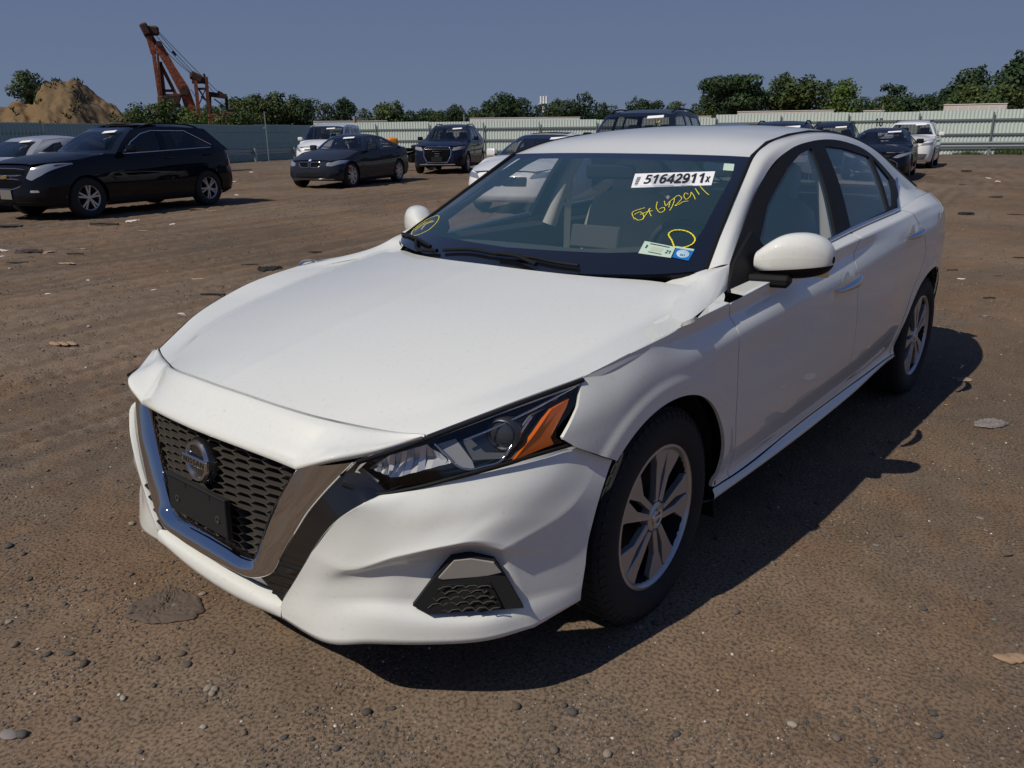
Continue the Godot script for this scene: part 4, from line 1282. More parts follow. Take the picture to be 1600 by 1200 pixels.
func sedan_front(car: Node3D) -> void:
	var vee := part_sheet("chrome", 0.012)
	vee = outward(vee, Vector3(0.3, 0.5, 0.6))
	piece("chrome_grille_frame", both(vee), mats.chrome, car)
	piece("grille_surround", both(joined([part_sheet("blackpanel", 0.02), part_sheet("blackstrip", 0.03)])), mats.black_gloss, car)
	for k in 4:
		for s in [1.0, -1.0]:
			var y := 0.300 + k * 0.032
			var xa: float = [0.284, 0.292, 0.305, 0.325][k]
			var xb: float = [0.332, 0.352, 0.382, 0.402][k]
			piece("vent_slat", block(Vector3(xb - xa, 0.008, 0.03), Vector3(s * (xa + xb) / 2, y, 0.927 - k * 0.003), 0.002, Basis(Vector3.UP, s * 0.14).rotated(Vector3.RIGHT, 0.35)), mats.black, car)
	var vl := poly2([-0.385, 0.665, -0.345, 0.60, -0.315, 0.55, -0.288, 0.50, -0.263, 0.45, -0.238, 0.40, -0.222, 0.372, -0.19, 0.364, 0.19, 0.364, 0.222, 0.372, 0.238, 0.40, 0.263, 0.45, 0.288, 0.50, 0.315, 0.55, 0.345, 0.60, 0.385, 0.665, 0.30, 0.682, 0.15, 0.692, 0.0, 0.695, -0.15, 0.692, -0.30, 0.682])
	piece("grille", honeycomb(grille_face, vl, 0.076, 0.0238, 0.028), mats.grille, car)
	# round badge
	var badge := Node3D.new()
	badge.name = "badge"
	car.add_child(badge, true)
	badge.transform = Transform3D(Basis(Vector3.RIGHT, -0.10) * Basis(Vector3.UP, -PI / 2), Vector3(0, 0.590, 0.943))
	piece("dish", turned([Vector2(-0.03, 0.064), Vector2(0.0, 0.064), Vector2(0.006, 0.060), Vector2(0.006, 0.0)], 48), mats.black_gloss, badge)
	piece("ring", turned([Vector2(0.006, 0.058), Vector2(0.013, 0.054), Vector2(0.013, 0.047), Vector2(0.005, 0.043)], 48), mats.satin, badge)
	piece("bar", block(Vector3(0.012, 0.026, 0.126), Vector3(0.012, 0, 0), 0.003), mats.satin, badge)
	fitted("NISSAN", Vector2(0.104, 0.0155), mats.black, badge, Transform3D(Basis(Vector3.UP, PI / 2), Vector3(0.0183, 0.0, 0.0)))
	# holder for the missing plate
	var holder := Node3D.new()
	holder.name = "plate_holder"
	car.add_child(holder, true)
	holder.transform = Transform3D(Basis(Vector3.RIGHT, -0.03), Vector3(0, 0.468, 0.962))
	piece("panel", block(Vector3(0.315, 0.118, 0.012), Vector3.ZERO, 0.004), mats.black_rough, holder)
	piece("rim", joined([block(Vector3(0.315, 0.008, 0.01), Vector3(0, 0.056, 0.008), 0.002), block(Vector3(0.008, 0.11, 0.01), Vector3(0.1535, -0.003, 0.008), 0.002)]), mats.black_rough, holder)
	for s in [-1.0, 1.0]:
		piece("screw_hole", moved(turned([Vector2(-0.006, 0.010), Vector2(0.002, 0.010), Vector2(0.002, 0.006), Vector2(-0.004, 0.0055), Vector2(-0.004, 0.0)], 16), Transform3D(Basis(Vector3.UP, -PI / 2), Vector3(s * 0.105, -0.012, 0.0065))), mats.grille, holder)
		piece("slot", block(Vector3(0.02, 0.014, 0.003), Vector3(s * 0.062, 0.04, 0.006)), mats.liner, holder)
	# headlights and fog lights
	var lens := part_sheet("lens", 0.02)
	lens = outward(lens, Vector3(0.2, 0.5, 0.0))
	for s in [1.0, -1.0]:
		var hl := piece("headlight", flipped(offset(lens, -0.055), s), mats.black_gloss, car)
		piece("lens", flipped(lens, s), mats.lens, hl)
		var rim := grid_of(shapes.lens[0], shapes.lens[1])
		var loop := PackedVector3Array()
		for v in rim[3]:
			loop.append(v + Vector3(0.007, 0.006, 0))
		var top := PackedVector3Array()
		for v in rim[0]:
			top.append(v + Vector3(0.004, -0.008, 0.002))
		piece("seal", flipped(joined([tube(smooth_path(loop, 0.03), 0.005, 6), tube(smooth_path(top, 0.03), 0.006, 6)]), s), mats.black, hl)
		var out := Vector3(0.5, 0.2, 0.8)
		piece("daytime_light", flipped(slab(spot("light_bar"), 0.02, out), s), mats.frosted, hl)
		piece("blade", flipped(slab(spot("blade_gray"), 0.02, out), s), mats.smoked, hl)
		piece("blade", flipped(slab(spot("blade_shelf"), 0.02, out), s), mats.smoked_dark, hl)
		piece("chrome_edge", flipped(tube(smooth_path(spot("chrome_line")), 0.0035, 8), s), mats.chrome, hl)
		piece("chrome_edge", flipped(tube(smooth_path(spot("top_line")), 0.003, 8), s), mats.chrome, hl)
		piece("fin", flipped(slab(spot("fin"), 0.02, out), s), mats.silver, hl)
		piece("amber_reflector", flipped(slab(spot("amber"), 0.015, out), s), mats.amber, hl)
		var flutes := []
		var r := spot("reflector")
		var u0: Vector3 = (r[0] + r[5]) / 2
		var ru: Vector3 = r[4] - u0
		for k in 15:
			var a := k / 15.0
			var lo := r[0].lerp(r[6], minf(a * 2.2, 1.0)) if a < 0.45 else r[6].lerp(r[4], (a - 0.45) / 0.55)
			var hi := r[0].lerp(r[1], a * 3.0) if a < 0.333 else (r[1].lerp(r[2], (a - 0.333) / 0.4) if a < 0.733 else r[2].lerp(r[4], (a - 0.733) / 0.267))
			var b := (k + 1) / 15.0
			var lo2 := r[0].lerp(r[6], minf(b * 2.2, 1.0)) if b < 0.45 else r[6].lerp(r[4], (b - 0.45) / 0.55)
			var hi2 := r[0].lerp(r[1], b * 3.0) if b < 0.333 else (r[1].lerp(r[2], (b - 0.333) / 0.4) if b < 0.733 else r[2].lerp(r[4], (b - 0.733) / 0.267))
			var d := Vector3(-0.3, -0.1, -0.6).normalized() * (0.007 if k % 2 else 0.0)
			var d2 := Vector3(-0.3, -0.1, -0.6).normalized() * (0.0 if k % 2 else 0.007)
			var md := (lo + hi) / 2 + (d + d2) * 0.5 + Vector3(-0.3, -0.1, -0.6).normalized() * (0.012 + 0.008 * sin(k * 2.3))
			var md2 := (lo2 + hi2) / 2 + (d + d2) * 0.5 + Vector3(-0.3, -0.1, -0.6).normalized() * (0.012 + 0.008 * sin(k * 2.3 + 1.0))
			for q in [[lo + d, lo2 + d2, md, md2], [md, md2, hi + d, hi2 + d2]]:
				var nn: Vector3 = (q[1] - q[0]).cross(q[2] - q[0]).normalized()
				if nn.z < 0:
					nn = -nn
				flutes.append({"p": PackedVector3Array(q), "n": PackedVector3Array([nn, nn, nn, nn]), "i": PackedInt32Array([0, 1, 2, 1, 3, 2])})
		piece("reflector", flipped(joined(flutes), s), mats.mirror, hl)
		var pc := spot("projector")[0]
		var aim := Basis(Vector3.UP, -PI / 2 + 0.35)
		var pr := turned([Vector2(-0.03, 0.042), Vector2(0.002, 0.042), Vector2(0.006, 0.037), Vector2(0.0, 0.032)], 32)
		piece("projector", flipped(moved(pr, Transform3D(aim, pc)), s), mats.dark_metal, hl)
		var dome := []
		for k in 9:
			var a := PI / 2 * k / 8.0
			dome.append(Vector2(sin(a) * 0.016 - 0.002, cos(a) * 0.032))
		piece("projector_lens", flipped(moved(turned(dome, 24), Transform3D(aim, pc)), s), mats.bulb, hl)
		# fog light pocket
		var fog := piece("fog_light", flipped(slab(spot("fog_housing"), 0.05, Vector3(0.5, 0, 0.8)), s), mats.black_rough, car)
		piece("lamp", flipped(slab(spot("fog_lamp"), 0.012, Vector3(0.5, 0.1, 0.8)), s), mats.fog_lens, fog)
		piece("recess", flipped(slab(spot("fog_mesh"), 0.012, Vector3(0.5, 0.1, 0.8)), s), mats.liner, fog)
		var wires := []
		for key in marks:
			if key.begins_with("fog_wire"):
				wires.append(tube(spot(key), 0.0016, 5))
		piece("mesh", flipped(joined(wires), s), mats.grille, fog)


func ribbon(pts: PackedVector3Array, wide: float, face: Vector3) -> Dictionary:
	var p := PackedVector3Array()
	var n := PackedVector3Array()
	var i := PackedInt32Array()
	for k in pts.size():
		var d := (pts[mini(k + 1, pts.size() - 1)] - pts[maxi(k - 1, 0)]).normalized()
		var a := d.cross(face).normalized() * wide * 0.5 * (0.75 + 0.25 * sin(k * 1.7))
		p.append_array([pts[k] - a, pts[k] + a])
		n.append_array([face, face])
		if k:
			var s := k * 2
			i.append_array([s - 2, s - 1, s, s - 1, s + 1, s])
	return {"p": p, "n": n, "i": i}


# A frame with x along a quad's top edge and z out of it, from corners: top left, top right, bottom right, bottom left.
func frame_of(q: PackedVector3Array) -> Transform3D:
	var x := (q[1] - q[0]).normalized()
	var z := x.cross(q[0] - q[3]).normalized()
	var y := z.cross(x)
	return Transform3D(Basis(x, y, z), (q[0] + q[1] + q[2] + q[3]) / 4)


func quad_plate(q: PackedVector3Array, thick: float) -> Dictionary:
	return slab(q, thick, (q[1] - q[0]).cross(q[0] - q[3]))


func sedan_fittings(car: Node3D, screen: Node3D, doors: Array, rears: Array) -> void:
	var face := Vector3(0.1, 0.86, 0.5).normalized()
	# paper label with the lot number
	var q := spot("label")
	var label := piece("paper_label", quad_plate(q, 0.0012), mats.paper, screen)
	var t := frame_of(q)
	var wl := q[0].distance_to(q[1])
	var hl := q[0].distance_to(q[3])
	fitted("51642911", Vector2(wl * 0.72, hl * 0.66), mats.ink, label, t * Transform3D(Basis(), Vector3(wl * 0.015, hl * 0.04, 0.0012)))
	fitted("x", Vector2(wl * 0.055, hl * 0.36), mats.ink, label, t * Transform3D(Basis(), Vector3(wl * 0.43, -hl * 0.06, 0.0012)))
	var bars := []
	for k in 14:
		bars.append(moved(block(Vector3(wl * 0.05, hl * (0.012 + 0.018 * float((k * 7) % 3)), 0.0006), Vector3(-wl * 0.435, hl * (0.22 - 0.045 * k), 0.0009)), t))
	piece("bar_code", joined(bars), mats.ink, label)
	piece("fine_print", moved(joined([block(Vector3(wl * 0.42, hl * 0.03, 0.0005), Vector3(-wl * 0.17, -hl * 0.43, 0.0008)), block(Vector3(wl * 0.14, hl * 0.025, 0.0005), Vector3(wl * 0.2, -hl * 0.43, 0.0008))]), t), mats.paper_gray, label)
	piece("toll_sticker", quad_plate(spot("square"), 0.001), mats.pale_green, screen)
	q = spot("inspection")
	var s1 := piece("inspection_sticker", quad_plate(q, 0.001), mats.pale_green, screen)
	t = frame_of(q)
	wl = q[0].distance_to(q[1])
	hl = q[0].distance_to(q[3])
	fitted("8", Vector2(wl * 0.06, hl * 0.26), mats.ink, s1, t * Transform3D(Basis(), Vector3(-wl * 0.36, hl * 0.06, 0.0012)))
	fitted("21", Vector2(wl * 0.15, hl * 0.26), mats.ink, s1, t * Transform3D(Basis(), Vector3(wl * 0.35, -hl * 0.03, 0.0012)))
	piece("print", moved(joined([block(Vector3(wl * 0.62, hl * 0.06, 0.0006), Vector3(0, hl * 0.33, 0.0008)), block(Vector3(wl * 0.42, hl * 0.05, 0.0006), Vector3(0, -hl * 0.3, 0.0008))]), t), mats.ink, s1)
	piece("stamp", moved(block(Vector3(wl * 0.36, hl * 0.3, 0.0005), Vector3(-wl * 0.02, 0.0, 0.0007)), t), mats.stamp, s1)
	q = spot("registration")
	var s2 := piece("registration_sticker", quad_plate(q, 0.001), mats.blue, screen)
	t = frame_of(q)
	wl = q[0].distance_to(q[1])
	hl = q[0].distance_to(q[3])
	piece("band", moved(block(Vector3(wl * 0.98, hl * 0.16, 0.0006), Vector3(0, hl * 0.4, 0.0008)), t), mats.pale_green, s2)
	piece("seal", moved(turned([Vector2(0.0008, hl * 0.34), Vector2(0.0012, hl * 0.33), Vector2(0.0012, 0.0)], 20), t * Transform3D(Basis(Vector3.UP, -PI / 2), Vector3(0, -hl * 0.06, 0))), mats.pale_blue, s2)
	fitted("021", Vector2(wl * 0.26, hl * 0.16), mats.blue, s2, t * Transform3D(Basis(), Vector3(0, -hl * 0.2, 0.0022)))
	# yellow crayon on the glass
	for key in marks:
		if key.begins_with("stroke") or key.begins_with("tick") or key == "loop" or key == "ring":
			var path := spot(key)
			if path.size() > 1:
				piece("crayon_mark", ribbon(smooth_path(path, 0.004), 0.006 if key == "loop" else 0.0032, face), mats.crayon, screen)
	# wipers
	for key in ["wiper_a", "wiper_b"]:
		var w := piece("wiper", tube(smooth_path(spot(key)), 0.007, 6), mats.black, car)
		piece("arm", tube(smooth_path(spot(key + "_arm")), 0.008, 6), mats.black, w)
	# door handles, chrome bars over white cups
	for k in 2:
		var h := spot("handle_front" if k == 0 else "handle_rear")
		var path := PackedVector3Array()
		for j in 13:
			var a := j / 12.0
			path.append(h[0].lerp(h[3], a) + Vector3(0.044 * pow(sin(PI * clampf(a * 0.9 + 0.05, 0, 1)), 0.6), 0.004 * sin(PI * a), 0))
		var radii := []
		for j in 13:
			radii.append(0.008 + 0.0105 * sin(PI * j / 12.0))
		var bar := tube(path, radii, 10)
		var cup := []
		for j in 7:
			cup.append(Vector2(0.0025 * cos(PI / 2 * j / 6.0), 0.046 * sin(PI / 2 * j / 6.0) + 0.0005))
		var c2 := moved(turned(cup, 24), Transform3D(Basis(Vector3.BACK, 0.02), h[0].lerp(h[3], 0.55) + Vector3(0.001, 0, 0)) * Transform3D(Basis.from_scale(Vector3(1, 0.95, 1.0)), Vector3.ZERO))
		for j in 2:
			var d: Node3D = doors[j] if k == 0 else rears[j]
			var s := 1.0 if j == 0 else -1.0
			var o := piece("handle", flipped(bar, s), mats.chrome, d)
			piece("cup", flipped(c2, s), mats.white, o)
	# mirrors
	var shell := []
	for v in [[0.826, 0.980, 0.034, -0.735, 0.05], [0.855, 0.985, 0.055, -0.745, 0.062], [0.89, 0.992, 0.072, -0.762, 0.073], [0.94, 0.996, 0.078, -0.785, 0.076], [0.985, 0.996, 0.072, -0.805, 0.068], [1.018, 0.992, 0.057, -0.822, 0.054], [1.037, 0.987, 0.035, -0.832, 0.035], [1.043, 0.984, 0.012, -0.835, 0.014]]:
		var ring := PackedVector3Array()
		for k in 25:
			var a := TAU * k / 24.0
			var c := cos(a)
			var sn := sin(a)
			ring.append(Vector3(v[0], v[1] + v[2] * signf(sn) * pow(absf(sn), 0.8), v[3] + v[4] * signf(c) * pow(absf(c), 0.8)))
		shell.append(ring)
	var ms := outward(sheet(shell, 0.012), Vector3(0.94, 0.99, -0.785))
	ms = moved(ms, Transform3D(Basis(), Vector3(-0.006, 0.024, 0.0)))
	var cut := func(p): return p.y - 0.982 - (p.x - 0.94) * 0.10
	var cap := clip(ms, cut)
	var under := clip(offset(ms, -0.001), func(p): return -cut.call(p))
	for s in [1.0, -1.0]:
		var m := piece("mirror", flipped(cap, s), mats.white, car)
		piece("lower_shell", flipped(under, s), mats.black, m)
		piece("arm", flipped(joined([block(Vector3(0.16, 0.04, 0.08), Vector3(0.865, 0.942, -0.70), 0.012, Basis(Vector3.UP, 0.25)), block(Vector3(0.03, 0.08, 0.16), Vector3(0.795, 0.952, -0.65), 0.01, Basis(Vector3.BACK, 0.35))]), s), mats.black, m)
		piece("sail_panel", flipped(slab(PackedVector3Array([Vector3(0.826, 0.926, -0.49), Vector3(0.801, 1.010, -0.575), Vector3(0.762, 1.090, -0.79), Vector3(0.812, 1.0, -0.86), Vector3(0.828, 0.951, -0.83)]), 0.02, Vector3.RIGHT), s), mats.black, m)
		piece("glass", flipped(block(Vector3(0.15, 0.1, 0.004), Vector3(0.94, 0.99, -0.855), 0.0, Basis(Vector3.UP, 0.25)), s), mats.chrome, m)
	for s in [1.0, -1.0]:
		var lamp := block(Vector3(0.10, 0.085, 0.26), Vector3(0.642, 0.94, -3.62), 0.02, Basis(Vector3.UP, -0.35))
		piece("tail_light", flipped(lamp, s), mats.red_lens, car)
		piece("mud_flap", flipped(block(Vector3(0.16, 0.17, 0.012), Vector3(0.79, 0.245, -0.405), 0.003, Basis(Vector3.RIGHT, 0.1)), s), mats.black, car)
		piece("mud_flap", flipped(block(Vector3(0.14, 0.2, 0.012), Vector3(0.78, 0.27, -WHEELBASE - 0.40), 0.003, Basis(Vector3.RIGHT, 0.1)), s), mats.black, car)


func cushion(size: Vector3, at: Vector3, basis := Basis()) -> Dictionary:
	var rows := []
	for r in 9:
		var v := -PI / 2 + PI * r / 8.0
		var ring := PackedVector3Array()
		for k in 21:
			var a := TAU * k / 20.0
			var c := pow(absf(cos(v)), 0.35)
			ring.append(Vector3(signf(cos(a)) * pow(absf(cos(a)), 0.4) * c * size.x / 2, signf(sin(v)) * pow(absf(sin(v)), 0.4) * size.y / 2, signf(sin(a)) * pow(absf(sin(a)), 0.4) * c * size.z / 2))
		rows.append(ring)
	return moved(outward(sheet(rows, 0.1), Vector3.ZERO), Transform3D(basis, at))


func sedan_cabin(car: Node3D) -> void:
	# dashboard: a padded shelf under the windshield with a hood over the dials
	var rows := []
	for v in [[-0.33, 0.955], [-0.60, 0.975], [-0.80, 0.965], [-0.92, 0.935], [-0.97, 0.86], [-0.93, 0.70]]:
		var row := PackedVector3Array()
		for x in [-0.72, -0.5, -0.2, 0.0, 0.15, 0.37, 0.6, 0.72]:
			var lift := 0.045 * exp(-pow((x - 0.37) / 0.2, 2.0)) * smoothstep(-0.45, -0.85, v[0])
			row.append(Vector3(x, v[1] + lift - 0.03 * x * x, v[0] + 0.1 * x * x * -1.0))
		rows.append(row)
	var dash := piece("dashboard", outward(sheet(rows, 0.03), Vector3(0, 0.5, -0.6)), mats.dash, car)
	piece("display", block(Vector3(0.25, 0.10, 0.02), Vector3(0.0, 1.0, -0.93), 0.008, Basis(Vector3.RIGHT, -0.2)), mats.dash, dash)
	var wheel := PackedVector3Array()
	for k in 41:
		var a := TAU * k / 40.0
		wheel.append(Vector3(0.37, 0.91, -1.10) + Basis(Vector3.RIGHT, 0.45) * Vector3(cos(a) * 0.185, sin(a) * 0.185, 0))
	var sw := piece("steering_wheel", tube(wheel, 0.015, 8), mats.dash, car)
	piece("hub", block(Vector3(0.16, 0.10, 0.04), Vector3(0.37, 0.90, -1.09), 0.015, Basis(Vector3.RIGHT, 0.45)), mats.dash, sw)
	piece("spoke", joined([strip(Vector3(0.20, 0.92, -1.10), Vector3(0.54, 0.92, -1.10), 0.03, 0.012, Vector3.BACK)]), mats.dash, sw)
	for s in [1.0, -1.0]:
		var seat := piece("front_seat", joined([cushion(Vector3(0.50, 0.16, 0.52), Vector3(s * 0.37, 0.52, -1.42)), cushion(Vector3(0.50, 0.66, 0.15), Vector3(s * 0.37, 0.80, -1.74), Basis(Vector3.RIGHT, -0.30))]), mats.seat, car)
		piece("headrest", cushion(Vector3(0.26, 0.19, 0.11), Vector3(s * 0.37, 1.19, -1.86), Basis(Vector3.RIGHT, -0.2)), mats.seat, seat)
		piece("rear_seat", joined([cushion(Vector3(0.66, 0.18, 0.5), Vector3(s * 0.34, 0.55, -2.30)), cushion(Vector3(0.66, 0.55, 0.16), Vector3(s * 0.34, 0.82, -2.62), Basis(Vector3.RIGHT, -0.42))]), mats.seat, car)
		piece("door_trim", block(Vector3(0.05, 0.62, 2.0), Vector3(s * 0.79, 0.66, -1.55), 0.02), mats.dash, car)
		piece("pillar_trim", tube(PackedVector3Array([Vector3(s * 0.765, 0.95, -1.60), Vector3(s * 0.70, 1.18, -1.66), Vector3(s * 0.62, 1.335, -1.70)]), [0.045, 0.036, 0.032], 8), mats.trim, car)
		piece("seat_belt", ribbon(PackedVector3Array([Vector3(s * 0.69, 1.18, -1.70), Vector3(s * 0.68, 1.0, -1.66), Vector3(s * 0.66, 0.6, -1.62)]), 0.047, Vector3(-s, 0, 0.3).normalized()), mats.trim, car)
	var liner := PackedVector3Array()
	var hr := []
	for v in [[1.325, -1.09, 0.55], [1.385, -1.4, 0.54], [1.405, -1.9, 0.53], [1.36, -2.5, 0.53]]:
		hr.append(PackedVector3Array([Vector3(-v[2], v[0] - 0.03, v[1]), Vector3(-0.3, v[0], v[1]), Vector3(0.3, v[0], v[1]), Vector3(v[2], v[0] - 0.03, v[1])]))
	piece("headliner", outward(sheet(hr, 0.06), Vector3(0, 2.5, -1.6)), mats.trim, car)
	piece("parcel_shelf", block(Vector3(1.2, 0.03, 0.5), Vector3(0, 1.04, -2.95), 0.0), mats.dash, car)
	piece("cabin_mirror", block(Vector3(0.23, 0.06, 0.025), Vector3(0.0, 1.265, -1.04), 0.01, Basis(Vector3.UP, 0.15)), mats.black, car)


func car_wheel(parent: Node, radius: float, rim: float) -> Node3D:
	var w := Node3D.new()
	w.name = next_name("wheel", parent)
	parent.add_child(w, true)
	var r := radius
	var tyre := [turned([Vector2(-0.09, rim), Vector2(-0.105, r - 0.06), Vector2(-0.09, r - 0.012), Vector2(-0.075, r), Vector2(0.075, r), Vector2(0.092, r - 0.012), Vector2(0.104, r - 0.035), Vector2(0.107, r - 0.06), Vector2(0.103, rim + 0.022), Vector2(0.100, rim + 0.018), Vector2(0.092, rim)], 64, Vector3.ZERO, 0.5)]
	piece("tyre", tyre[0], mats.rubber, w)
	var blocks := []
	for k in 60:
		var a := TAU * k / 60.0
		for x in [-0.06, -0.02, 0.02, 0.06]:
			blocks.append(block(Vector3(0.034, 0.004, 0.026), Vector3(x, 0, 0) + Vector3(0, cos(a + x), sin(a + x)) * r, 0.0, Basis(Vector3.RIGHT, a + x)))
		blocks.append(block(Vector3(0.004, 0.022, 0.016), Vector3(0.095, 0, 0) + Vector3(0, cos(a), sin(a)) * (r - 0.018), 0.0, Basis(Vector3.RIGHT, a) * Basis(Vector3.BACK, 0.45)))
	piece("tread", joined(blocks), mats.rubber, w)
	piece("rim", joined([turned([Vector2(0.066, rim - 0.016), Vector2(0.088, rim - 0.012), Vector2(0.096, rim - 0.003), Vector2(0.094, rim + 0.005), Vector2(0.085, rim + 0.007)], 72)]), mats.silver, w)
	piece("barrel", turned([Vector2(0.03, 0.0), Vector2(0.03, rim - 0.03), Vector2(0.085, rim - 0.012)], 48), mats.black, w)
	var face := Transform3D(Basis(Vector3.UP, PI / 2), Vector3(0.0, 0, 0))
	for k in 5:
		var a := TAU * k / 5.0
		for s in 2:
			var b := a + (-0.30 if s == 0 else 0.30)
			var e := b + (0.10 if s == 0 else -0.10)
			var hw := 0.19 if s == 0 else 0.16
			var pts := PackedVector2Array()
			var ri := rim - 0.013
			pts.append(Vector2.from_angle(b - 0.05) * 0.05 + Vector2.from_angle(b + PI / 2) * -0.006)
			pts.append(Vector2.from_angle(e - 0.06) * (ri * 0.62))
			pts.append(Vector2.from_angle(e - hw) * (ri * 0.93))
			for j in 5:
				pts.append(Vector2.from_angle(e - hw + 2 * hw * j / 4.0) * ri)
			pts.append(Vector2.from_angle(e + hw) * (ri * 0.95))
			pts.append(Vector2.from_angle(e + 0.10) * (ri * 0.62))
			pts.append(Vector2.from_angle(b + 0.05) * 0.05 + Vector2.from_angle(b + PI / 2) * 0.006)
			piece("spoke", plate(pts, 0.022, Transform3D(Basis(Vector3.UP, PI / 2), Vector3(0.087, 0, 0)) * Transform3D(Basis(Vector3.UP, 0.0), Vector3.ZERO), 0.004), mats.machined, w)
		piece("spoke_web", moved(strip(Vector3(0.078, 0, 0) + Vector3(0, cos(a), sin(a)) * 0.05, Vector3(0.076, 0, 0) + Vector3(0, cos(a), sin(a)) * (rim - 0.02), 0.014, 0.02, Vector3.RIGHT), Transform3D()), mats.silver, w)
		piece("lug_nut", moved(turned([Vector2(0.05, 0.010), Vector2(0.072, 0.009), Vector2(0.074, 0.0)], 8), Transform3D(Basis(), Vector3(0, cos(a + 0.63), sin(a + 0.63)) * 0.057)), mats.dark_metal, w)
	var hub := piece("hub_cap", turned([Vector2(0.06, 0.05), Vector2(0.086, 0.046), Vector2(0.092, 0.034), Vector2(0.088, 0.030), Vector2(0.091, 0.0)], 32), mats.silver, w)
	piece("emblem", joined([turned([Vector2(0.0885, 0.026), Vector2(0.094, 0.024), Vector2(0.094, 0.019), Vector2(0.0895, 0.018)], 24), block(Vector3(0.004, 0.010, 0.05), Vector3(0.0925, 0, 0), 0.001)]), mats.chrome, hub)
	return w
# ---------------------------------------------------------------- the other cars of the yard
# d: len, wide, high, base (wheelbase), nose (front overhang), clear, wheel radius, nose_h, cowl (z, h), head (z, h), back (z, h), tail (z, h), deck_h, belt (front h, rear h), roof_w

func body_belt(d: Dictionary) -> Dictionary:
	var w: float = d.wide / 2
	var f: float = d.nose
	var b: float = d.base
	var r: float = d.len - d.nose - d.base
	var plan := [Vector2(0, f), Vector2(0.38 * w, f - 0.02), Vector2(0.66 * w, f - 0.09), Vector2(0.84 * w, f - 0.23), Vector2(0.94 * w, f - 0.46), Vector2(0.985 * w, 0.10), Vector2(w, -0.35), Vector2(w, -b * 0.35), Vector2(w, -b * 0.65), Vector2(w, -b + 0.35), Vector2(0.99 * w, -b - 0.1), Vector2(0.965 * w, -b - r * 0.45), Vector2(0.90 * w, -b - r * 0.75), Vector2(0.74 * w, -b - r * 0.93), Vector2(0.42 * w, -b - r * 0.99), Vector2(0, -b - r)]
	var grid := []
	# share of the height from sill to top, inset sideways, inset at front, inset at rear
	for row in [[-0.06, 0.10, 0.12, 0.12], [0.0, 0.035, 0.035, 0.04], [0.14, 0.012, 0.0, 0.0], [0.36, -0.004, 0.0, 0.0], [0.60, 0.0, 0.015, 0.02], [0.80, 0.016, 0.05, 0.05], [0.93, 0.034, 0.09, 0.07], [1.0, 0.06, 0.14, 0.10]]:
		var line := PackedVector3Array()
		for k in plan.size():
			var q: Vector2 = plan[k]
			var t: float = top_of(d, q.y)
			var ends := smoothstep(0.6, 1.0, absf(q.y + b / 2) / (d.len / 2))
			var z: float = q.y - (row[2] if q.y > 0 else -row[3]) * ends
			var low: float = d.clear + (0.05 * ends if row[0] < 0.2 else 0.0)
			line.append(Vector3(q.x * (1.0 - row[1] / w), lerpf(low, t, row[0]), z))
		grid.append(line)
	return outward(sheet(grid, d.get("step", 0.045), [1]), Vector3(0, 0.6, -b / 2))


func top_of(d: Dictionary, z: float) -> float:
	var pts := [Vector2(-d.base - 9, d.tail_h), Vector2(-d.len + d.nose + 0.06, d.tail_h), Vector2(d.tail[0] + 0.12, d.belt[1]), Vector2(d.cowl[0] - 0.35, d.belt[0]), Vector2(d.cowl[0] + 0.12, d.cowl[1] - 0.035), Vector2(0.0, lerpf(d.cowl[1], d.nose_h, 0.55) - 0.035), Vector2(d.nose - 0.45, d.nose_h - 0.015), Vector2(d.nose, d.nose_h - 0.06), Vector2(d.nose + 9, d.nose_h - 0.06)]
	for k in pts.size() - 1:
		if z <= pts[k + 1].x:
			return lerpf(pts[k].y, pts[k + 1].y, smoothstep(0, 1, (z - pts[k].x) / (pts[k + 1].x - pts[k].x)) * 0.5 + 0.5 * (z - pts[k].x) / (pts[k + 1].x - pts[k].x))
	return d.nose_h


# The top outline of the belt at a given z.
func edge_at(d: Dictionary, z: float) -> Vector3:
	var w: float = d.wide / 2
	var r: float = d.len - d.nose - d.base
	var x := w * 0.985
	if z > 0.1:
		x = w * lerpf(0.985, 0.62, pow(clampf((z - 0.1) / (d.nose - 0.16), 0, 1), 2.2))
	elif z < -d.base - 0.1:
		x = w * lerpf(0.985, 0.70, pow(clampf((-z - d.base - 0.1) / (r - 0.12), 0, 1), 2.4))
	return Vector3(x - 0.06, top_of(d, z), z)


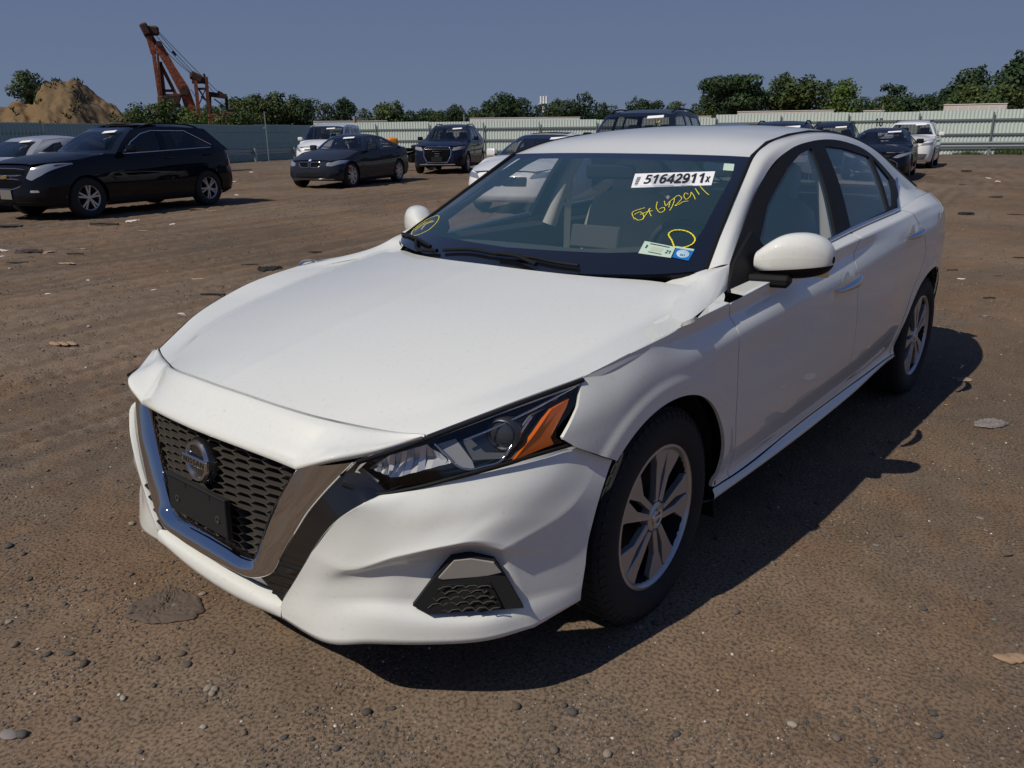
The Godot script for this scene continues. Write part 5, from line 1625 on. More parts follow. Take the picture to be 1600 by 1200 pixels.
func yard_car(called: String, label: String, d: Dictionary, at: Vector3, turn: float) -> Node3D:
	var car := thing(called, label, d.get("category", "car"), at, turn, "cars parked in the dirt yard")
	var w: float = d.wide / 2
	var body := body_belt(d)
	var wr: float = d.wheel
	var cut := func(p: Vector3): return minf(Vector2(p.z, p.y - wr).length(), Vector2(p.z + d.base, p.y - wr).length()) - wr - 0.045
	var skin: StandardMaterial3D = d.paint
	var shell := clip(body, cut)
	var lower_h: float = d.get("cladding", 0.0)
	if lower_h > 0:
		piece("lower_cladding", both(clip(shell, func(p): return lower_h - p.y)), mats.black_rough, car)
		shell = clip(shell, func(p): return p.y - lower_h)
	piece("body", both(rimmed(shell, 0.03)), skin, car)
	# door gaps, handles
	var belt0: float = d.belt[0]
	for z in [d.cowl[0] - 0.15, (d.cowl[0] - 0.15 + d.tail[0] + 0.2) * 0.46, -d.base + wr + 0.12]:
		var seam := clip(offset(clip(body, func(p): return 0.006 - absf(p.z - z - 0.06 * (p.y - 0.6))), 0.001), func(p): return minf(p.y - d.clear - 0.1, p.x - 0.2))
		piece("door_seam", both(seam), mats.liner, car)
	for z in [(d.cowl[0] + d.tail[0]) * 0.47, (d.cowl[0] + d.tail[0]) * 0.47 - 1.0]:
		for s in [1.0, -1.0]:
			piece("handle", block(Vector3(0.03, 0.025, 0.19), Vector3(s * (w + 0.0), top_of(d, z) - 0.11, z), 0.008), d.get("handle", skin), car)
	# hood and tail deck
	for part in [["hood", d.nose - 0.13, d.cowl[0], d.nose_h - 0.055, d.cowl[1], 0.055], ["tail_deck", d.tail[0], -d.len + d.nose + 0.11, d.tail[1], d.tail_h, 0.02]]:
		var rows := []
		for k in 7:
			var t := k / 6.0
			var z: float = lerpf(part[1], part[2], t)
			var e := edge_at(d, z)
			var c: float = maxf(lerpf(part[3], part[4], t) + part[5] * sin(PI * t) * 0.6, e.y) + 0.012 + part[5] * 0.35
			if k == 0 and part[0] == "hood":
				c = e.y + 0.02
			rows.append(PackedVector3Array([Vector3(0, c, z), Vector3(e.x * 0.45, lerpf(c, e.y, 0.12), z - 0.01), Vector3(e.x * 0.78, lerpf(c, e.y, 0.42), z - 0.02), Vector3(e.x * 0.93, lerpf(c, e.y, 0.74), z - 0.02), e + Vector3(0.004, 0.001, 0)]))
		piece(part[0], both(outward(sheet(rows, 0.06), Vector3(0, 0, (part[1] + part[2]) / 2))), skin, car)
	# greenhouse
	var rw: float = d.roof_w / 2
	var bw := w - 0.075
	var c0 := Vector3(bw, d.cowl[1] - 0.03, d.cowl[0] - 0.30)
	var h0 := Vector3(rw, d.head[1] - 0.045, d.head[0] - 0.03)
	var r0 := Vector3(rw - 0.02, d.back[1] - 0.04, d.back[0])
	var t0 := Vector3(bw - 0.05, d.tail[1] - 0.01, d.tail[0] + 0.05)
	var center := Vector3(0, 0.9, (d.head[0] + d.back[0]) / 2)
	var front := sheet([
		PackedVector3Array([Vector3(0, d.cowl[1], d.cowl[0] + 0.02), Vector3(bw * 0.5, d.cowl[1] - 0.002, d.cowl[0] - 0.05), Vector3(bw * 0.85, d.cowl[1] - 0.02, d.cowl[0] - 0.18), c0]),
		PackedVector3Array([Vector3(0, lerpf(d.cowl[1], d.head[1], 0.52), lerpf(d.cowl[0], d.head[0], 0.48)), Vector3((bw + rw) * 0.25, lerpf(d.cowl[1], d.head[1], 0.52), lerpf(d.cowl[0] - 0.05, d.head[0], 0.48)), Vector3((bw + rw) * 0.42, lerpf(d.cowl[1], d.head[1], 0.51), lerpf(d.cowl[0] - 0.14, d.head[0], 0.49)), (c0 + h0) / 2 + Vector3(0, 0.015, 0.01)]),
		PackedVector3Array([Vector3(0, d.head[1], d.head[0]), Vector3(rw * 0.5, d.head[1] - 0.004, d.head[0]), Vector3(rw * 0.85, d.head[1] - 0.02, d.head[0] - 0.015), h0])], 0.04)
	front = outward(front, center)
	var top := sheet([
		PackedVector3Array([Vector3(0, d.head[1], d.head[0]), Vector3(rw * 0.5, d.head[1] - 0.004, d.head[0]), Vector3(rw * 0.85, d.head[1] - 0.02, d.head[0] - 0.015), h0]),
		PackedVector3Array([Vector3(0, d.high, lerpf(d.head[0], d.back[0], 0.4)), Vector3(rw * 0.5, d.high - 0.008, lerpf(d.head[0], d.back[0], 0.4)), Vector3(rw * 0.85, d.high - 0.03, lerpf(d.head[0], d.back[0], 0.4)), Vector3(rw + 0.01, d.high - 0.065, lerpf(d.head[0], d.back[0], 0.4))]),
		PackedVector3Array([Vector3(0, d.back[1], d.back[0]), Vector3(rw * 0.5, d.back[1] - 0.004, d.back[0]), Vector3(rw * 0.85, d.back[1] - 0.02, d.back[0]), r0])], 0.05)
	piece("roof", both(outward(top, center)), skin, car)
	var rear := sheet([
		PackedVector3Array([Vector3(0, d.back[1], d.back[0]), Vector3(rw * 0.5, d.back[1] - 0.004, d.back[0]), Vector3(rw * 0.85, d.back[1] - 0.02, d.back[0]), r0]),
		PackedVector3Array([Vector3(0, d.tail[1], d.tail[0]), Vector3(bw * 0.5, d.tail[1], d.tail[0]), Vector3(bw * 0.85, d.tail[1], d.tail[0] + 0.02), t0])], 0.06)
	rear = outward(rear, center)
	var m1: float = lerpf(h0.z, r0.z, 0.5)
	var sides := sheet([
		PackedVector3Array([c0, Vector3(bw, top_of(d, c0.z - 0.4) - 0.005, c0.z - 0.4), Vector3(bw, top_of(d, m1) - 0.005, m1), Vector3(bw, top_of(d, lerpf(m1, t0.z, 0.6)) - 0.005, lerpf(m1, t0.z, 0.6)), t0]),
		PackedVector3Array([(c0 + h0) / 2 + Vector3(0, 0.015, 0.01), Vector3((bw + rw) / 2 + 0.02, (top_of(d, c0.z - 0.4) + d.head[1]) / 2 + 0.06, (c0.z - 0.4 + h0.z - 0.2) / 2 - 0.02), Vector3((bw + rw) / 2 + 0.02, (top_of(d, m1) + d.high - 0.06) / 2, m1), Vector3((bw + rw) / 2 + 0.01, (top_of(d, lerpf(m1, t0.z, 0.6)) + r0.y + 0.02) / 2, (lerpf(m1, t0.z, 0.6) + lerpf(m1, r0.z, 0.6)) / 2), (t0 + r0) / 2]),
		PackedVector3Array([h0, Vector3(rw + 0.005, d.high - 0.075, h0.z - 0.35), Vector3(rw + 0.01, d.high - 0.065, m1), Vector3(rw, (d.high - 0.06 + r0.y) / 2, lerpf(m1, r0.z, 0.6)), r0])], 0.03)
	sides = outward(sides, center)
	# openings: outlines seen from the front and from the side
	var fo := PackedVector2Array([Vector2(-bw + 0.10, d.cowl[1] + 0.035), Vector2(bw - 0.10, d.cowl[1] + 0.035), Vector2(rw - 0.035, d.head[1] - 0.075), Vector2(-rw + 0.035, d.head[1] - 0.075)])
	var fs := both(front)
	var screen := piece("windshield", clip(fs, func(p): return inside(Vector2(p.x, p.y), fo)), mats.yard_glass, car)
	piece("windshield_frame", clip(fs, func(p): return -inside(Vector2(p.x, p.y), fo)), d.get("frame", mats.black_gloss), car)
	var ro := PackedVector2Array([Vector2(-bw + 0.14, d.tail[1] + 0.05), Vector2(bw - 0.14, d.tail[1] + 0.05), Vector2(rw - 0.08, d.back[1] - 0.08), Vector2(-rw + 0.08, d.back[1] - 0.08)])
	var rs := both(rear)
	piece("rear_window", clip(rs, func(p): return inside(Vector2(p.x, p.y), ro)), mats.yard_glass, car)
	piece("rear_frame", clip(rs, func(p): return -inside(Vector2(p.x, p.y), ro)), skin, car)
	var mid: float = (d.cowl[0] - 0.15 + d.tail[0] + 0.2) * 0.46
	var wins := []
	var yb := func(z): return top_of(d, z) + 0.025
	var lean: float = d.get("lean", 0.12)
	var end: float = d.get("window_end", t0.z + 0.35)
	var roof_line: float = d.high - 0.135
	wins.append(PackedVector2Array([Vector2(c0.z - 0.16, yb.call(c0.z - 0.2)), Vector2(lerpf(c0.z, h0.z, 0.5) - 0.14, lerpf(c0.y, h0.y, 0.5)), Vector2(h0.z - 0.14, h0.y - 0.07), Vector2(h0.z - 0.4, roof_line), Vector2(mid + 0.02, roof_line), Vector2(mid + 0.06, yb.call(mid))]))
	wins.append(PackedVector2Array([Vector2(mid - 0.08, yb.call(mid)), Vector2(mid - 0.12, roof_line), Vector2(lerpf(mid, end, 0.55), roof_line - 0.005), Vector2(end + lean + 0.05, lerpf(roof_line, yb.call(end), d.get("drop", 0.25))), Vector2(end, yb.call(end) + 0.05), Vector2(end + 0.04, yb.call(end))]))
	if d.has("third"):
		wins.append(PackedVector2Array([Vector2(end - 0.08, yb.call(end)), Vector2(end + lean - 0.06, roof_line - 0.04), Vector2(d.third + lean * 2, roof_line - 0.06), Vector2(d.third, yb.call(end) + 0.04)]))
	var solid := sides
	for poly in wins:
		var pane := clip(sides, func(p): return inside(zy(p), poly))
		solid = clip(solid, func(p): return -inside(zy(p), poly))
		piece("side_window", both(offset(pane, -0.008)), d.get("side_glass", mats.yard_glass), car)
	piece("side_frame", both(rimmed(solid, 0.02)), skin, car)
	if d.has("window_chrome"):
		var ring := PackedVector3Array()
		var outline := [wins[0][0], wins[0][1], wins[0][2], wins[0][3], wins[1][2], wins[1][3], wins[1][4], wins[1][5], wins[0][5], wins[0][0]]
		for q in outline:
			var best := Vector3.ZERO
			var bd := INF
			for p in sides.p:
				var e := Vector2(p.z, p.y).distance_squared_to(q)
				if e < bd:
					bd = e
					best = p
			ring.append(Vector3(best.x + 0.006, q.y, q.x))
		piece("window_chrome", both(tube(ring, 0.011, 6)), mats.chrome, car)
	# front: lamps, grille, mouth
	var nose_z: float = d.nose - 0.75
	for spec in d.get("front", []):
		var poly: PackedVector2Array = spec[1]
		var m: Dictionary = offset(clip(body, func(p): return minf(inside(Vector2(p.x, p.y), poly), p.z - nose_z)), spec[3])
		m = rimmed(m, absf(spec[3]) + 0.006)
		for s in ([1.0, -1.0] if spec[4] else [1.0]):
			piece(spec[0], both(m) if not spec[4] else flipped(m, s), spec[2], car)
	for spec in d.get("rear", []):
		var poly: PackedVector2Array = spec[1]
		var m: Dictionary = offset(clip(body, func(p): return minf(inside(zy(p), poly), p.x - 0.3)), 0.006)
		for s in [1.0, -1.0]:
			piece(spec[0], flipped(rimmed(m, 0.01), s), spec[2], car)
	# mirrors
	for s in [1.0, -1.0]:
		var mm := piece("mirror", cushion(Vector3(0.20, 0.14, 0.11), Vector3(s * (w + 0.10), d.cowl[1] + 0.06, c0.z - 0.22)), d.get("mirror", skin), car)
		piece("arm", block(Vector3(0.10, 0.04, 0.06), Vector3(s * (w - 0.03), d.cowl[1] + 0.01, c0.z - 0.20), 0.01), mats.black, mm)
	# cabin: seats, dashboard, floor
	piece("dashboard", block(Vector3(d.wide - 0.25, 0.20, 0.5), Vector3(0, d.cowl[1] - 0.10, d.cowl[0] - 0.45), 0.05), mats.dash, car)
	for s in [1.0, -1.0]:
		for z in [lerpf(d.cowl[0], d.back[0], 0.48), lerpf(d.cowl[0], d.back[0], 0.88)]:
			piece("seat", joined([cushion(Vector3(0.50, 0.70, 0.18), Vector3(s * 0.38, d.belt[0] - 0.14, z), Basis(Vector3.RIGHT, -0.2)), cushion(Vector3(0.26, 0.18, 0.12), Vector3(s * 0.38, d.belt[0] + 0.27, z - 0.08))]), mats.seat, car)
	piece("underbody", joined([block(Vector3(d.wide - 0.36, 0.5, d.len - 0.55), Vector3(0, d.clear + 0.27, d.nose - d.len / 2), 0.04), block(Vector3(d.wide - 0.12, 0.45, d.base - wr * 2 - 0.2), Vector3(0, d.clear + 0.30, -d.base / 2), 0.04)]), mats.liner, car)
	if d.has("rails"):
		for s in [1.0, -1.0]:
			var path := PackedVector3Array()
			for k in 9:
				var t := k / 8.0
				var z: float = lerpf(d.head[0] - 0.25, d.back[0] + 0.05, t)
				var lift := 0.055 * minf(1.0, 6.0 * minf(t, 1.0 - t))
				path.append(Vector3(s * (rw - 0.04), d.high - 0.055 + lift - 0.05 * pow(absf(t - 0.4) * 2.0, 3.0), z))
			piece("roof_rail", tube(path, 0.018, 6), d.rails, car)
	# label behind the windshield
	var lq := Vector3(rw * d.get("label_x", 0.52), lerpf(d.cowl[1], d.head[1], 0.83), lerpf(d.cowl[0], d.head[0], 0.83) + 0.055)
	var tilt := atan2(d.head[1] - d.cowl[1], d.cowl[0] - d.head[0])
	piece("paper_label", block(Vector3(0.36, 0.085, 0.003), lq, 0.0, Basis(Vector3.BACK, 0.05) * Basis(Vector3.RIGHT, -(PI / 2 - tilt))), mats.paper, screen)
	var crayon := []
	for k in 4:
		crayon.append(block(Vector3(0.012, 0.05 + 0.02 * (k % 2), 0.002), lq + Vector3(-0.06 + k * 0.055, -0.13 + 0.01 * k, 0.09), 0.0, Basis(Vector3.BACK, 0.4 * (k % 3) - 0.3) * Basis(Vector3.RIGHT, -(PI / 2 - tilt))))
	piece("crayon_mark", joined(crayon), mats.crayon, screen)
	for z in [0.0, -d.base]:
		for s in [1.0, -1.0]:
			var wh := yard_wheel(car, wr, d.get("rim", wr * 0.66), d.get("spokes", 5))
			wh.position = Vector3(s * (w - 0.125), wr, z)
			wh.rotation = Vector3(z * 0.7, 0.0 if s > 0 else PI, 0)
	return car


func yard_wheel(parent: Node, r: float, rim: float, spokes: int) -> Node3D:
	var w := Node3D.new()
	w.name = next_name("wheel", parent)
	parent.add_child(w, true)
	piece("tyre", turned([Vector2(-0.09, rim), Vector2(-0.11, r - 0.05), Vector2(-0.09, r - 0.008), Vector2(-0.07, r), Vector2(0.075, r), Vector2(0.095, r - 0.008), Vector2(0.112, r - 0.05), Vector2(0.105, rim + 0.01), Vector2(0.092, rim)], 40, Vector3.ZERO, 0.5), mats.rubber, w)
	piece("barrel", turned([Vector2(0.02, 0.0), Vector2(0.02, rim - 0.03), Vector2(0.085, rim - 0.008)], 32), mats.black, w)
	piece("rim", turned([Vector2(0.07, rim - 0.02), Vector2(0.094, rim - 0.01), Vector2(0.10, rim), Vector2(0.09, rim + 0.006)], 40), mats.silver, w)
	for k in spokes:
		var a := TAU * k / spokes
		var arms := []
		for s in [-0.10, 0.10]:
			var u := Vector3(0, cos(a + s), sin(a + s))
			var v := Vector3(0, cos(a + s * 1.7), sin(a + s * 1.7))
			arms.append(strip(Vector3(0.085, 0, 0) + u * 0.04, Vector3(0.09, 0, 0) + v * (rim - 0.006), 0.02, 0.034, u.cross(Vector3.RIGHT)))
		piece("spoke", joined(arms), mats.silver, w)
	piece("hub_cap", turned([Vector2(0.06, 0.06), Vector2(0.095, 0.05), Vector2(0.10, 0.03), Vector2(0.10, 0.0)], 20), mats.silver, w)
	return w


func rect(x0: float, y0: float, x1: float, y1: float) -> PackedVector2Array:
	return poly2([x0, y0, x1, y0, x1, y1, x0, y1])


func dark_paint(c: Color) -> StandardMaterial3D:
	var m := paint(c, 0.5, 0.55)
	m.metallic_specular = 0.1
	return m


func build_cars() -> void:
	var dark := dark_paint(Color(0.004, 0.0045, 0.008))
	# black sport utility vehicle
	var d := {"len": 4.77, "wide": 1.84, "high": 1.66, "base": 2.857, "nose": 0.95, "clear": 0.25, "wheel": 0.36, "rim": 0.225, "nose_h": 1.02, "cowl": [-0.42, 1.14], "head": [-1.28, 1.585], "back": [-3.18, 1.60], "tail": [-3.66, 1.14], "tail_h": 1.10, "belt": [1.085, 1.17], "roof_w": 1.22, "paint": dark, "rails": mats.black, "window_chrome": true, "window_end": -3.12, "lean": 0.22, "drop": 0.45, "side_glass": mats.dark_glass, "cladding": 0.34, "category": "suv",
		"front": [
			["headlight", poly2([0.50, 0.74, 0.60, 0.70, 0.72, 0.78, 0.86, 0.93, 0.88, 0.99, 0.74, 0.97, 0.56, 0.90]), mats.lamp, 0.006, true],
			["turn_signal", poly2([0.80, 0.915, 0.865, 0.965, 0.87, 0.985, 0.80, 0.955]), mats.red_lens, 0.009, true],
			["grille", poly2([0.0, 0.80, 0.44, 0.80, 0.45, 0.88, 0.0, 0.90]), mats.mesh_black, 0.004, false],
			["grille", poly2([0.0, 0.56, 0.34, 0.585, 0.42, 0.70, 0.0, 0.72]), mats.mesh_black, 0.004, false],
			["fog_light", rect(0.56, 0.50, 0.70, 0.54), mats.fog_lens, 0.005, true]],
		"rear": [["tail_light", poly2([-3.72, 1.02, -3.60, 1.06, -3.48, 0.78, -3.60, 0.74]), mats.red_lamp]]}
	var suv := yard_car("black_suv", "black sport utility vehicle with chrome window surround and roof rails", d, Vector3(-14.42, 0.0, -4.32), 0.244)
	var fz := 0.925
	var bow := piece("grille_bar", joined([tube(PackedVector3Array([Vector3(-0.46, 0.80, 0.845), Vector3(-0.25, 0.785, 0.905), Vector3(0, 0.78, 0.925), Vector3(0.25, 0.785, 0.905), Vector3(0.46, 0.80, 0.845)]), 0.016, 6), tube(PackedVector3Array([Vector3(-0.46, 0.80, 0.845), Vector3(-0.47, 0.88, 0.82), Vector3(-0.25, 0.905, 0.865), Vector3(0.25, 0.905, 0.865), Vector3(0.47, 0.88, 0.82), Vector3(0.46, 0.80, 0.845)]), 0.012, 6), tube(PackedVector3Array([Vector3(-0.43, 0.71, 0.88), Vector3(-0.36, 0.60, 0.92), Vector3(-0.2, 0.555, 0.945), Vector3(0.2, 0.555, 0.945), Vector3(0.36, 0.60, 0.92), Vector3(0.43, 0.71, 0.88), Vector3(0.2, 0.73, 0.925), Vector3(-0.2, 0.73, 0.925), Vector3(-0.43, 0.71, 0.88)]), 0.012, 6)]), mats.chrome, suv)
	piece("emblem", joined([block(Vector3(0.17, 0.034, 0.02), Vector3(0, 0.755, 0.945), 0.004), block(Vector3(0.07, 0.06, 0.022), Vector3(0, 0.755, 0.945), 0.004)]), mats.gold, suv)
	piece("number_plate", block(Vector3(0.31, 0.16, 0.01), Vector3(0, 0.46, 0.962), 0.002), mats.plate, suv)
	piece("roof_trim", block(Vector3(1.1, 0.02, 0.5), Vector3(0, 1.63, -1.75), 0.01), mats.black_gloss, suv)
	# silver sedan behind it
	d = {"len": 4.70, "wide": 1.80, "high": 1.46, "base": 2.75, "nose": 0.92, "clear": 0.20, "wheel": 0.325, "nose_h": 0.80, "cowl": [-0.30, 1.00], "head": [-1.15, 1.41], "back": [-2.45, 1.38], "tail": [-3.12, 1.08], "tail_h": 1.02, "belt": [0.94, 1.02], "roof_w": 1.12, "paint": paint(Color(0.30, 0.31, 0.34), 0.35), "window_end": -2.62, "frame": paint(Color(0.30, 0.31, 0.34), 0.35), "drop": 0.5, "label_x": 0.6,
		"front": [["headlight", poly2([0.48, 0.66, 0.84, 0.70, 0.86, 0.80, 0.55, 0.74]), mats.lamp, 0.006, true], ["grille", rect(0.0, 0.60, 0.42, 0.70), mats.mesh_black, 0.004, false], ["lower_intake", rect(0.0, 0.30, 0.55, 0.46), mats.black, 0.003, false]],
		"rear": [["tail_light", rect(-3.70, 0.78, -3.45, 0.96), mats.red_lamp]]}
	yard_car("silver_sedan", "silver sedan half hidden behind the black sport utility vehicle", d, Vector3(-17.3, 0, -3.95), 0.26)
	# dark grey sedan with twin kidney grille
	var slate := dark_paint(Color(0.020, 0.022, 0.032))
	d = {"len": 4.63, "wide": 1.81, "high": 1.43, "base": 2.81, "nose": 0.79, "clear": 0.19, "wheel": 0.33, "rim": 0.235, "spokes": 7, "nose_h": 0.78, "cowl": [-0.55, 0.99], "head": [-1.32, 1.385], "back": [-2.50, 1.36], "tail": [-3.20, 1.06], "tail_h": 1.02, "belt": [0.93, 0.99], "roof_w": 1.10, "paint": slate, "window_end": -2.72, "drop": 0.5, "label_x": 0.3,
		"front": [
			["headlight", poly2([0.47, 0.60, 0.62, 0.585, 0.84, 0.66, 0.87, 0.74, 0.70, 0.735, 0.50, 0.68]), mats.lamp, 0.006, true],
			["grille", poly2([0.035, 0.565, 0.27, 0.57, 0.33, 0.63, 0.31, 0.69, 0.06, 0.69, 0.035, 0.66]), mats.mesh_black, 0.008, true],
			["lower_intake", poly2([0.0, 0.30, 0.42, 0.31, 0.48, 0.41, 0.0, 0.42]), mats.black, 0.004, false],
			["side_intake", poly2([0.52, 0.30, 0.74, 0.33, 0.80, 0.42, 0.58, 0.40]), mats.black, 0.004, true],
			["side_marker", rect(0.875, 0.52, 0.905, 0.60), mats.amber, 0.006, true]],
		"rear": [["tail_light", rect(-3.72, 0.78, -3.42, 0.94), mats.red_lamp]]}
	var grey := yard_car("grey_sedan", "dark blue grey sedan with twin oval grille in the middle of the yard", d, Vector3(-17.0, 0.0, -12.45), 0.36)
	for s in [1.0, -1.0]:
		piece("grille_frame", tube(PackedVector3Array([Vector3(s * 0.03, 0.56, 0.77), Vector3(s * 0.27, 0.565, 0.755), Vector3(s * 0.34, 0.63, 0.725), Vector3(s * 0.315, 0.70, 0.70), Vector3(s * 0.06, 0.70, 0.735), Vector3(s * 0.03, 0.66, 0.755), Vector3(s * 0.03, 0.56, 0.77)]), 0.011, 6), mats.chrome, grey)
	piece("emblem", moved(turned([Vector2(0, 0.042), Vector2(0.008, 0.04), Vector2(0.008, 0.0)], 16), Transform3D(Basis(Vector3.RIGHT, -0.9) * Basis(Vector3.UP, -PI / 2), Vector3(0, 0.745, 0.70))), mats.pale_blue, grey)
	piece("lip_trim", block(Vector3(1.5, 0.012, 0.02), Vector3(0, 0.255, 0.76), 0.004), mats.satin, grey)
	# navy suv with a six-sided grille
	var navy := dark_paint(Color(0.007, 0.010, 0.026))
	d = {"len": 5.05, "wide": 1.97, "high": 1.74, "base": 2.994, "nose": 0.90, "clear": 0.26, "wheel": 0.375, "rim": 0.26, "nose_h": 1.02, "cowl": [-0.55, 1.16], "head": [-1.40, 1.66], "back": [-3.45, 1.66], "tail": [-3.98, 1.16], "tail_h": 1.12, "belt": [1.09, 1.15], "roof_w": 1.30, "paint": navy, "rails": mats.black, "window_end": -2.75, "third": -3.55, "lean": 0.1, "drop": 0.1, "side_glass": mats.dark_glass, "category": "suv",
		"front": [
			["headlight", poly2([0.52, 0.80, 0.90, 0.86, 0.94, 0.96, 0.60, 0.93]), mats.smoked, 0.006, true],
			["grille", poly2([0.0, 0.42, 0.36, 0.42, 0.47, 0.62, 0.48, 0.84, 0.40, 0.93, 0.0, 0.93]), mats.mesh_black, 0.006, false],
			["side_intake", rect(0.56, 0.50, 0.86, 0.57), mats.black, 0.004, true]],
		"rear": [["tail_light", rect(-4.10, 0.88, -3.85, 1.02), mats.red_lamp]]}
	var audi := yard_car("navy_suv", "navy blue sport utility vehicle with large six sided chrome grille", d, Vector3(-19.75, 0.0, -19.9), 0.56)
	var hex := PackedVector3Array([Vector3(-0.37, 0.41, 0.90), Vector3(0.37, 0.41, 0.90), Vector3(0.49, 0.62, 0.845), Vector3(0.50, 0.85, 0.80), Vector3(0.41, 0.945, 0.80), Vector3(-0.41, 0.945, 0.80), Vector3(-0.50, 0.85, 0.80), Vector3(-0.49, 0.62, 0.845), Vector3(-0.37, 0.41, 0.90)])
	piece("grille_frame", tube(hex, 0.024, 6), mats.chrome, audi)
	for k in 6:
		var hw := [0.37, 0.42, 0.46, 0.48, 0.48, 0.45][k] as float
		piece("grille_slat", tube(PackedVector3Array([Vector3(-hw, 0.48 + k * 0.077, 0.85 - k * 0.008), Vector3(0, 0.48 + k * 0.077, 0.925 - k * 0.012), Vector3(hw, 0.48 + k * 0.077, 0.85 - k * 0.008)]), 0.008, 6), mats.satin, audi)
	for k in 4:
		piece("emblem_ring", moved(turned([Vector2(-0.006, 0.045), Vector2(0.006, 0.048), Vector2(0.006, 0.038), Vector2(-0.006, 0.038)], 20), Transform3D(Basis(Vector3.UP, -PI / 2), Vector3(-0.105 + k * 0.07, 0.845, 0.925))), mats.chrome, audi)
	piece("number_plate", block(Vector3(0.40, 0.16, 0.02), Vector3(0, 0.52, 0.94), 0.003), mats.black_rough, audi)
	piece("lip_trim", block(Vector3(1.3, 0.03, 0.03), Vector3(0, 0.335, 0.875), 0.005), mats.silver, audi)
	# white sedan right behind the foreground car
	var white := paint(Color(0.76, 0.76, 0.76), 0.35)
	d = {"len": 4.72, "wide": 1.84, "high": 1.42, "base": 2.78, "nose": 0.90, "clear": 0.19, "wheel": 0.33, "nose_h": 0.80, "cowl": [-0.42, 0.99], "head": [-1.25, 1.375], "back": [-2.35, 1.36], "tail": [-3.2, 1.04], "tail_h": 1.0, "belt": [0.93, 0.99], "roof_w": 1.10, "paint": white, "window_end": -2.65, "drop": 0.5, "label_x": 0.7,
		"front": [["headlight", poly2([0.47, 0.62, 0.84, 0.67, 0.87, 0.76, 0.55, 0.71]), mats.lamp, 0.006, true], ["grille", rect(0.0, 0.50, 0.45, 0.66), mats.mesh_black, 0.004, false]],
		"rear": [["tail_light", rect(-3.72, 0.78, -3.42, 0.94), mats.red_lamp]]}
	var ws := yard_car("white_sedan", "white sedan with dark sunroof peeking out behind the foreground car", d, Vector3(-7.95, 0, -10.1), 0.30)
	piece("sunroof", outward(sheet([PackedVector3Array([Vector3(-0.42, 1.405, -1.42), Vector3(0, 1.418, -1.42), Vector3(0.42, 1.405, -1.42)]), PackedVector3Array([Vector3(-0.42, 1.413, -2.0), Vector3(0, 1.426, -2.0), Vector3(0.42, 1.413, -2.0)])], 0.1), Vector3.ZERO), mats.black_gloss, ws)
	# large dark suv behind the roof
	d = {"len": 5.13, "wide": 2.00, "high": 1.89, "base": 2.946, "nose": 0.98, "clear": 0.28, "wheel": 0.40, "rim": 0.26, "nose_h": 1.12, "cowl": [-0.45, 1.28], "head": [-1.15, 1.80], "back": [-3.75, 1.83], "tail": [-4.05, 1.25], "tail_h": 1.2, "belt": [1.20, 1.24], "roof_w": 1.46, "paint": dark_paint(Color(0.007, 0.010, 0.022)), "rails": mats.black, "window_end": -2.75, "third": -3.75, "lean": 0.05, "drop": 0.05, "category": "suv", "label_x": 0.6,
		"front": [["headlight", rect(0.55, 0.82, 0.92, 1.02), mats.lamp, 0.006, true], ["grille", rect(0.0, 0.70, 0.50, 0.98), mats.mesh_black, 0.006, false]],
		"rear": [["tail_light", rect(-4.2, 0.8, -4.0, 1.15), mats.red_lamp]]}
	var tahoe := yard_car("large_suv", "large dark blue sport utility vehicle looming behind the white roof", d, Vector3(-7.5, 0, -12.85), 0.26)
	piece("antenna", tube(PackedVector3Array([Vector3(0.3, 1.87, -1.3), Vector3(0.3, 1.97, -1.4)]), 0.012, 5), mats.black, tahoe)
	# white van far off
	d = {"len": 4.82, "wide": 1.85, "high": 1.84, "base": 3.06, "nose": 0.90, "clear": 0.22, "wheel": 0.33, "nose_h": 0.98, "cowl": [-0.15, 1.18], "head": [-1.05, 1.74], "back": [-3.65, 1.80], "tail": [-3.86, 1.15], "tail_h": 1.1, "belt": [1.08, 1.12], "roof_w": 1.44, "paint": white, "window_end": -2.4, "third": -3.6, "lean": 0.05, "drop": 0.05, "side_glass": mats.dark_glass, "category": "van", "label_x": 0.35,
		"front": [["headlight", poly2([0.50, 0.72, 0.72, 0.80, 0.90, 0.98, 0.86, 0.99, 0.62, 0.88]), mats.lamp, 0.006, true], ["grille", poly2([0.0, 0.80, 0.40, 0.80, 0.42, 0.85, 0.0, 0.85]), mats.black, 0.006, false], ["lower_grille", poly2([0.0, 0.42, 0.42, 0.46, 0.50, 0.68, 0.0, 0.72]), mats.black, 0.006, false]],
		"rear": [["tail_light", rect(-3.95, 0.8, -3.8, 1.3), mats.red_lamp]]}
	yard_car("white_van", "small white van parked behind the dark blue grey sedan", d, Vector3(-26.1, 0.0, -19.2), 0.62)
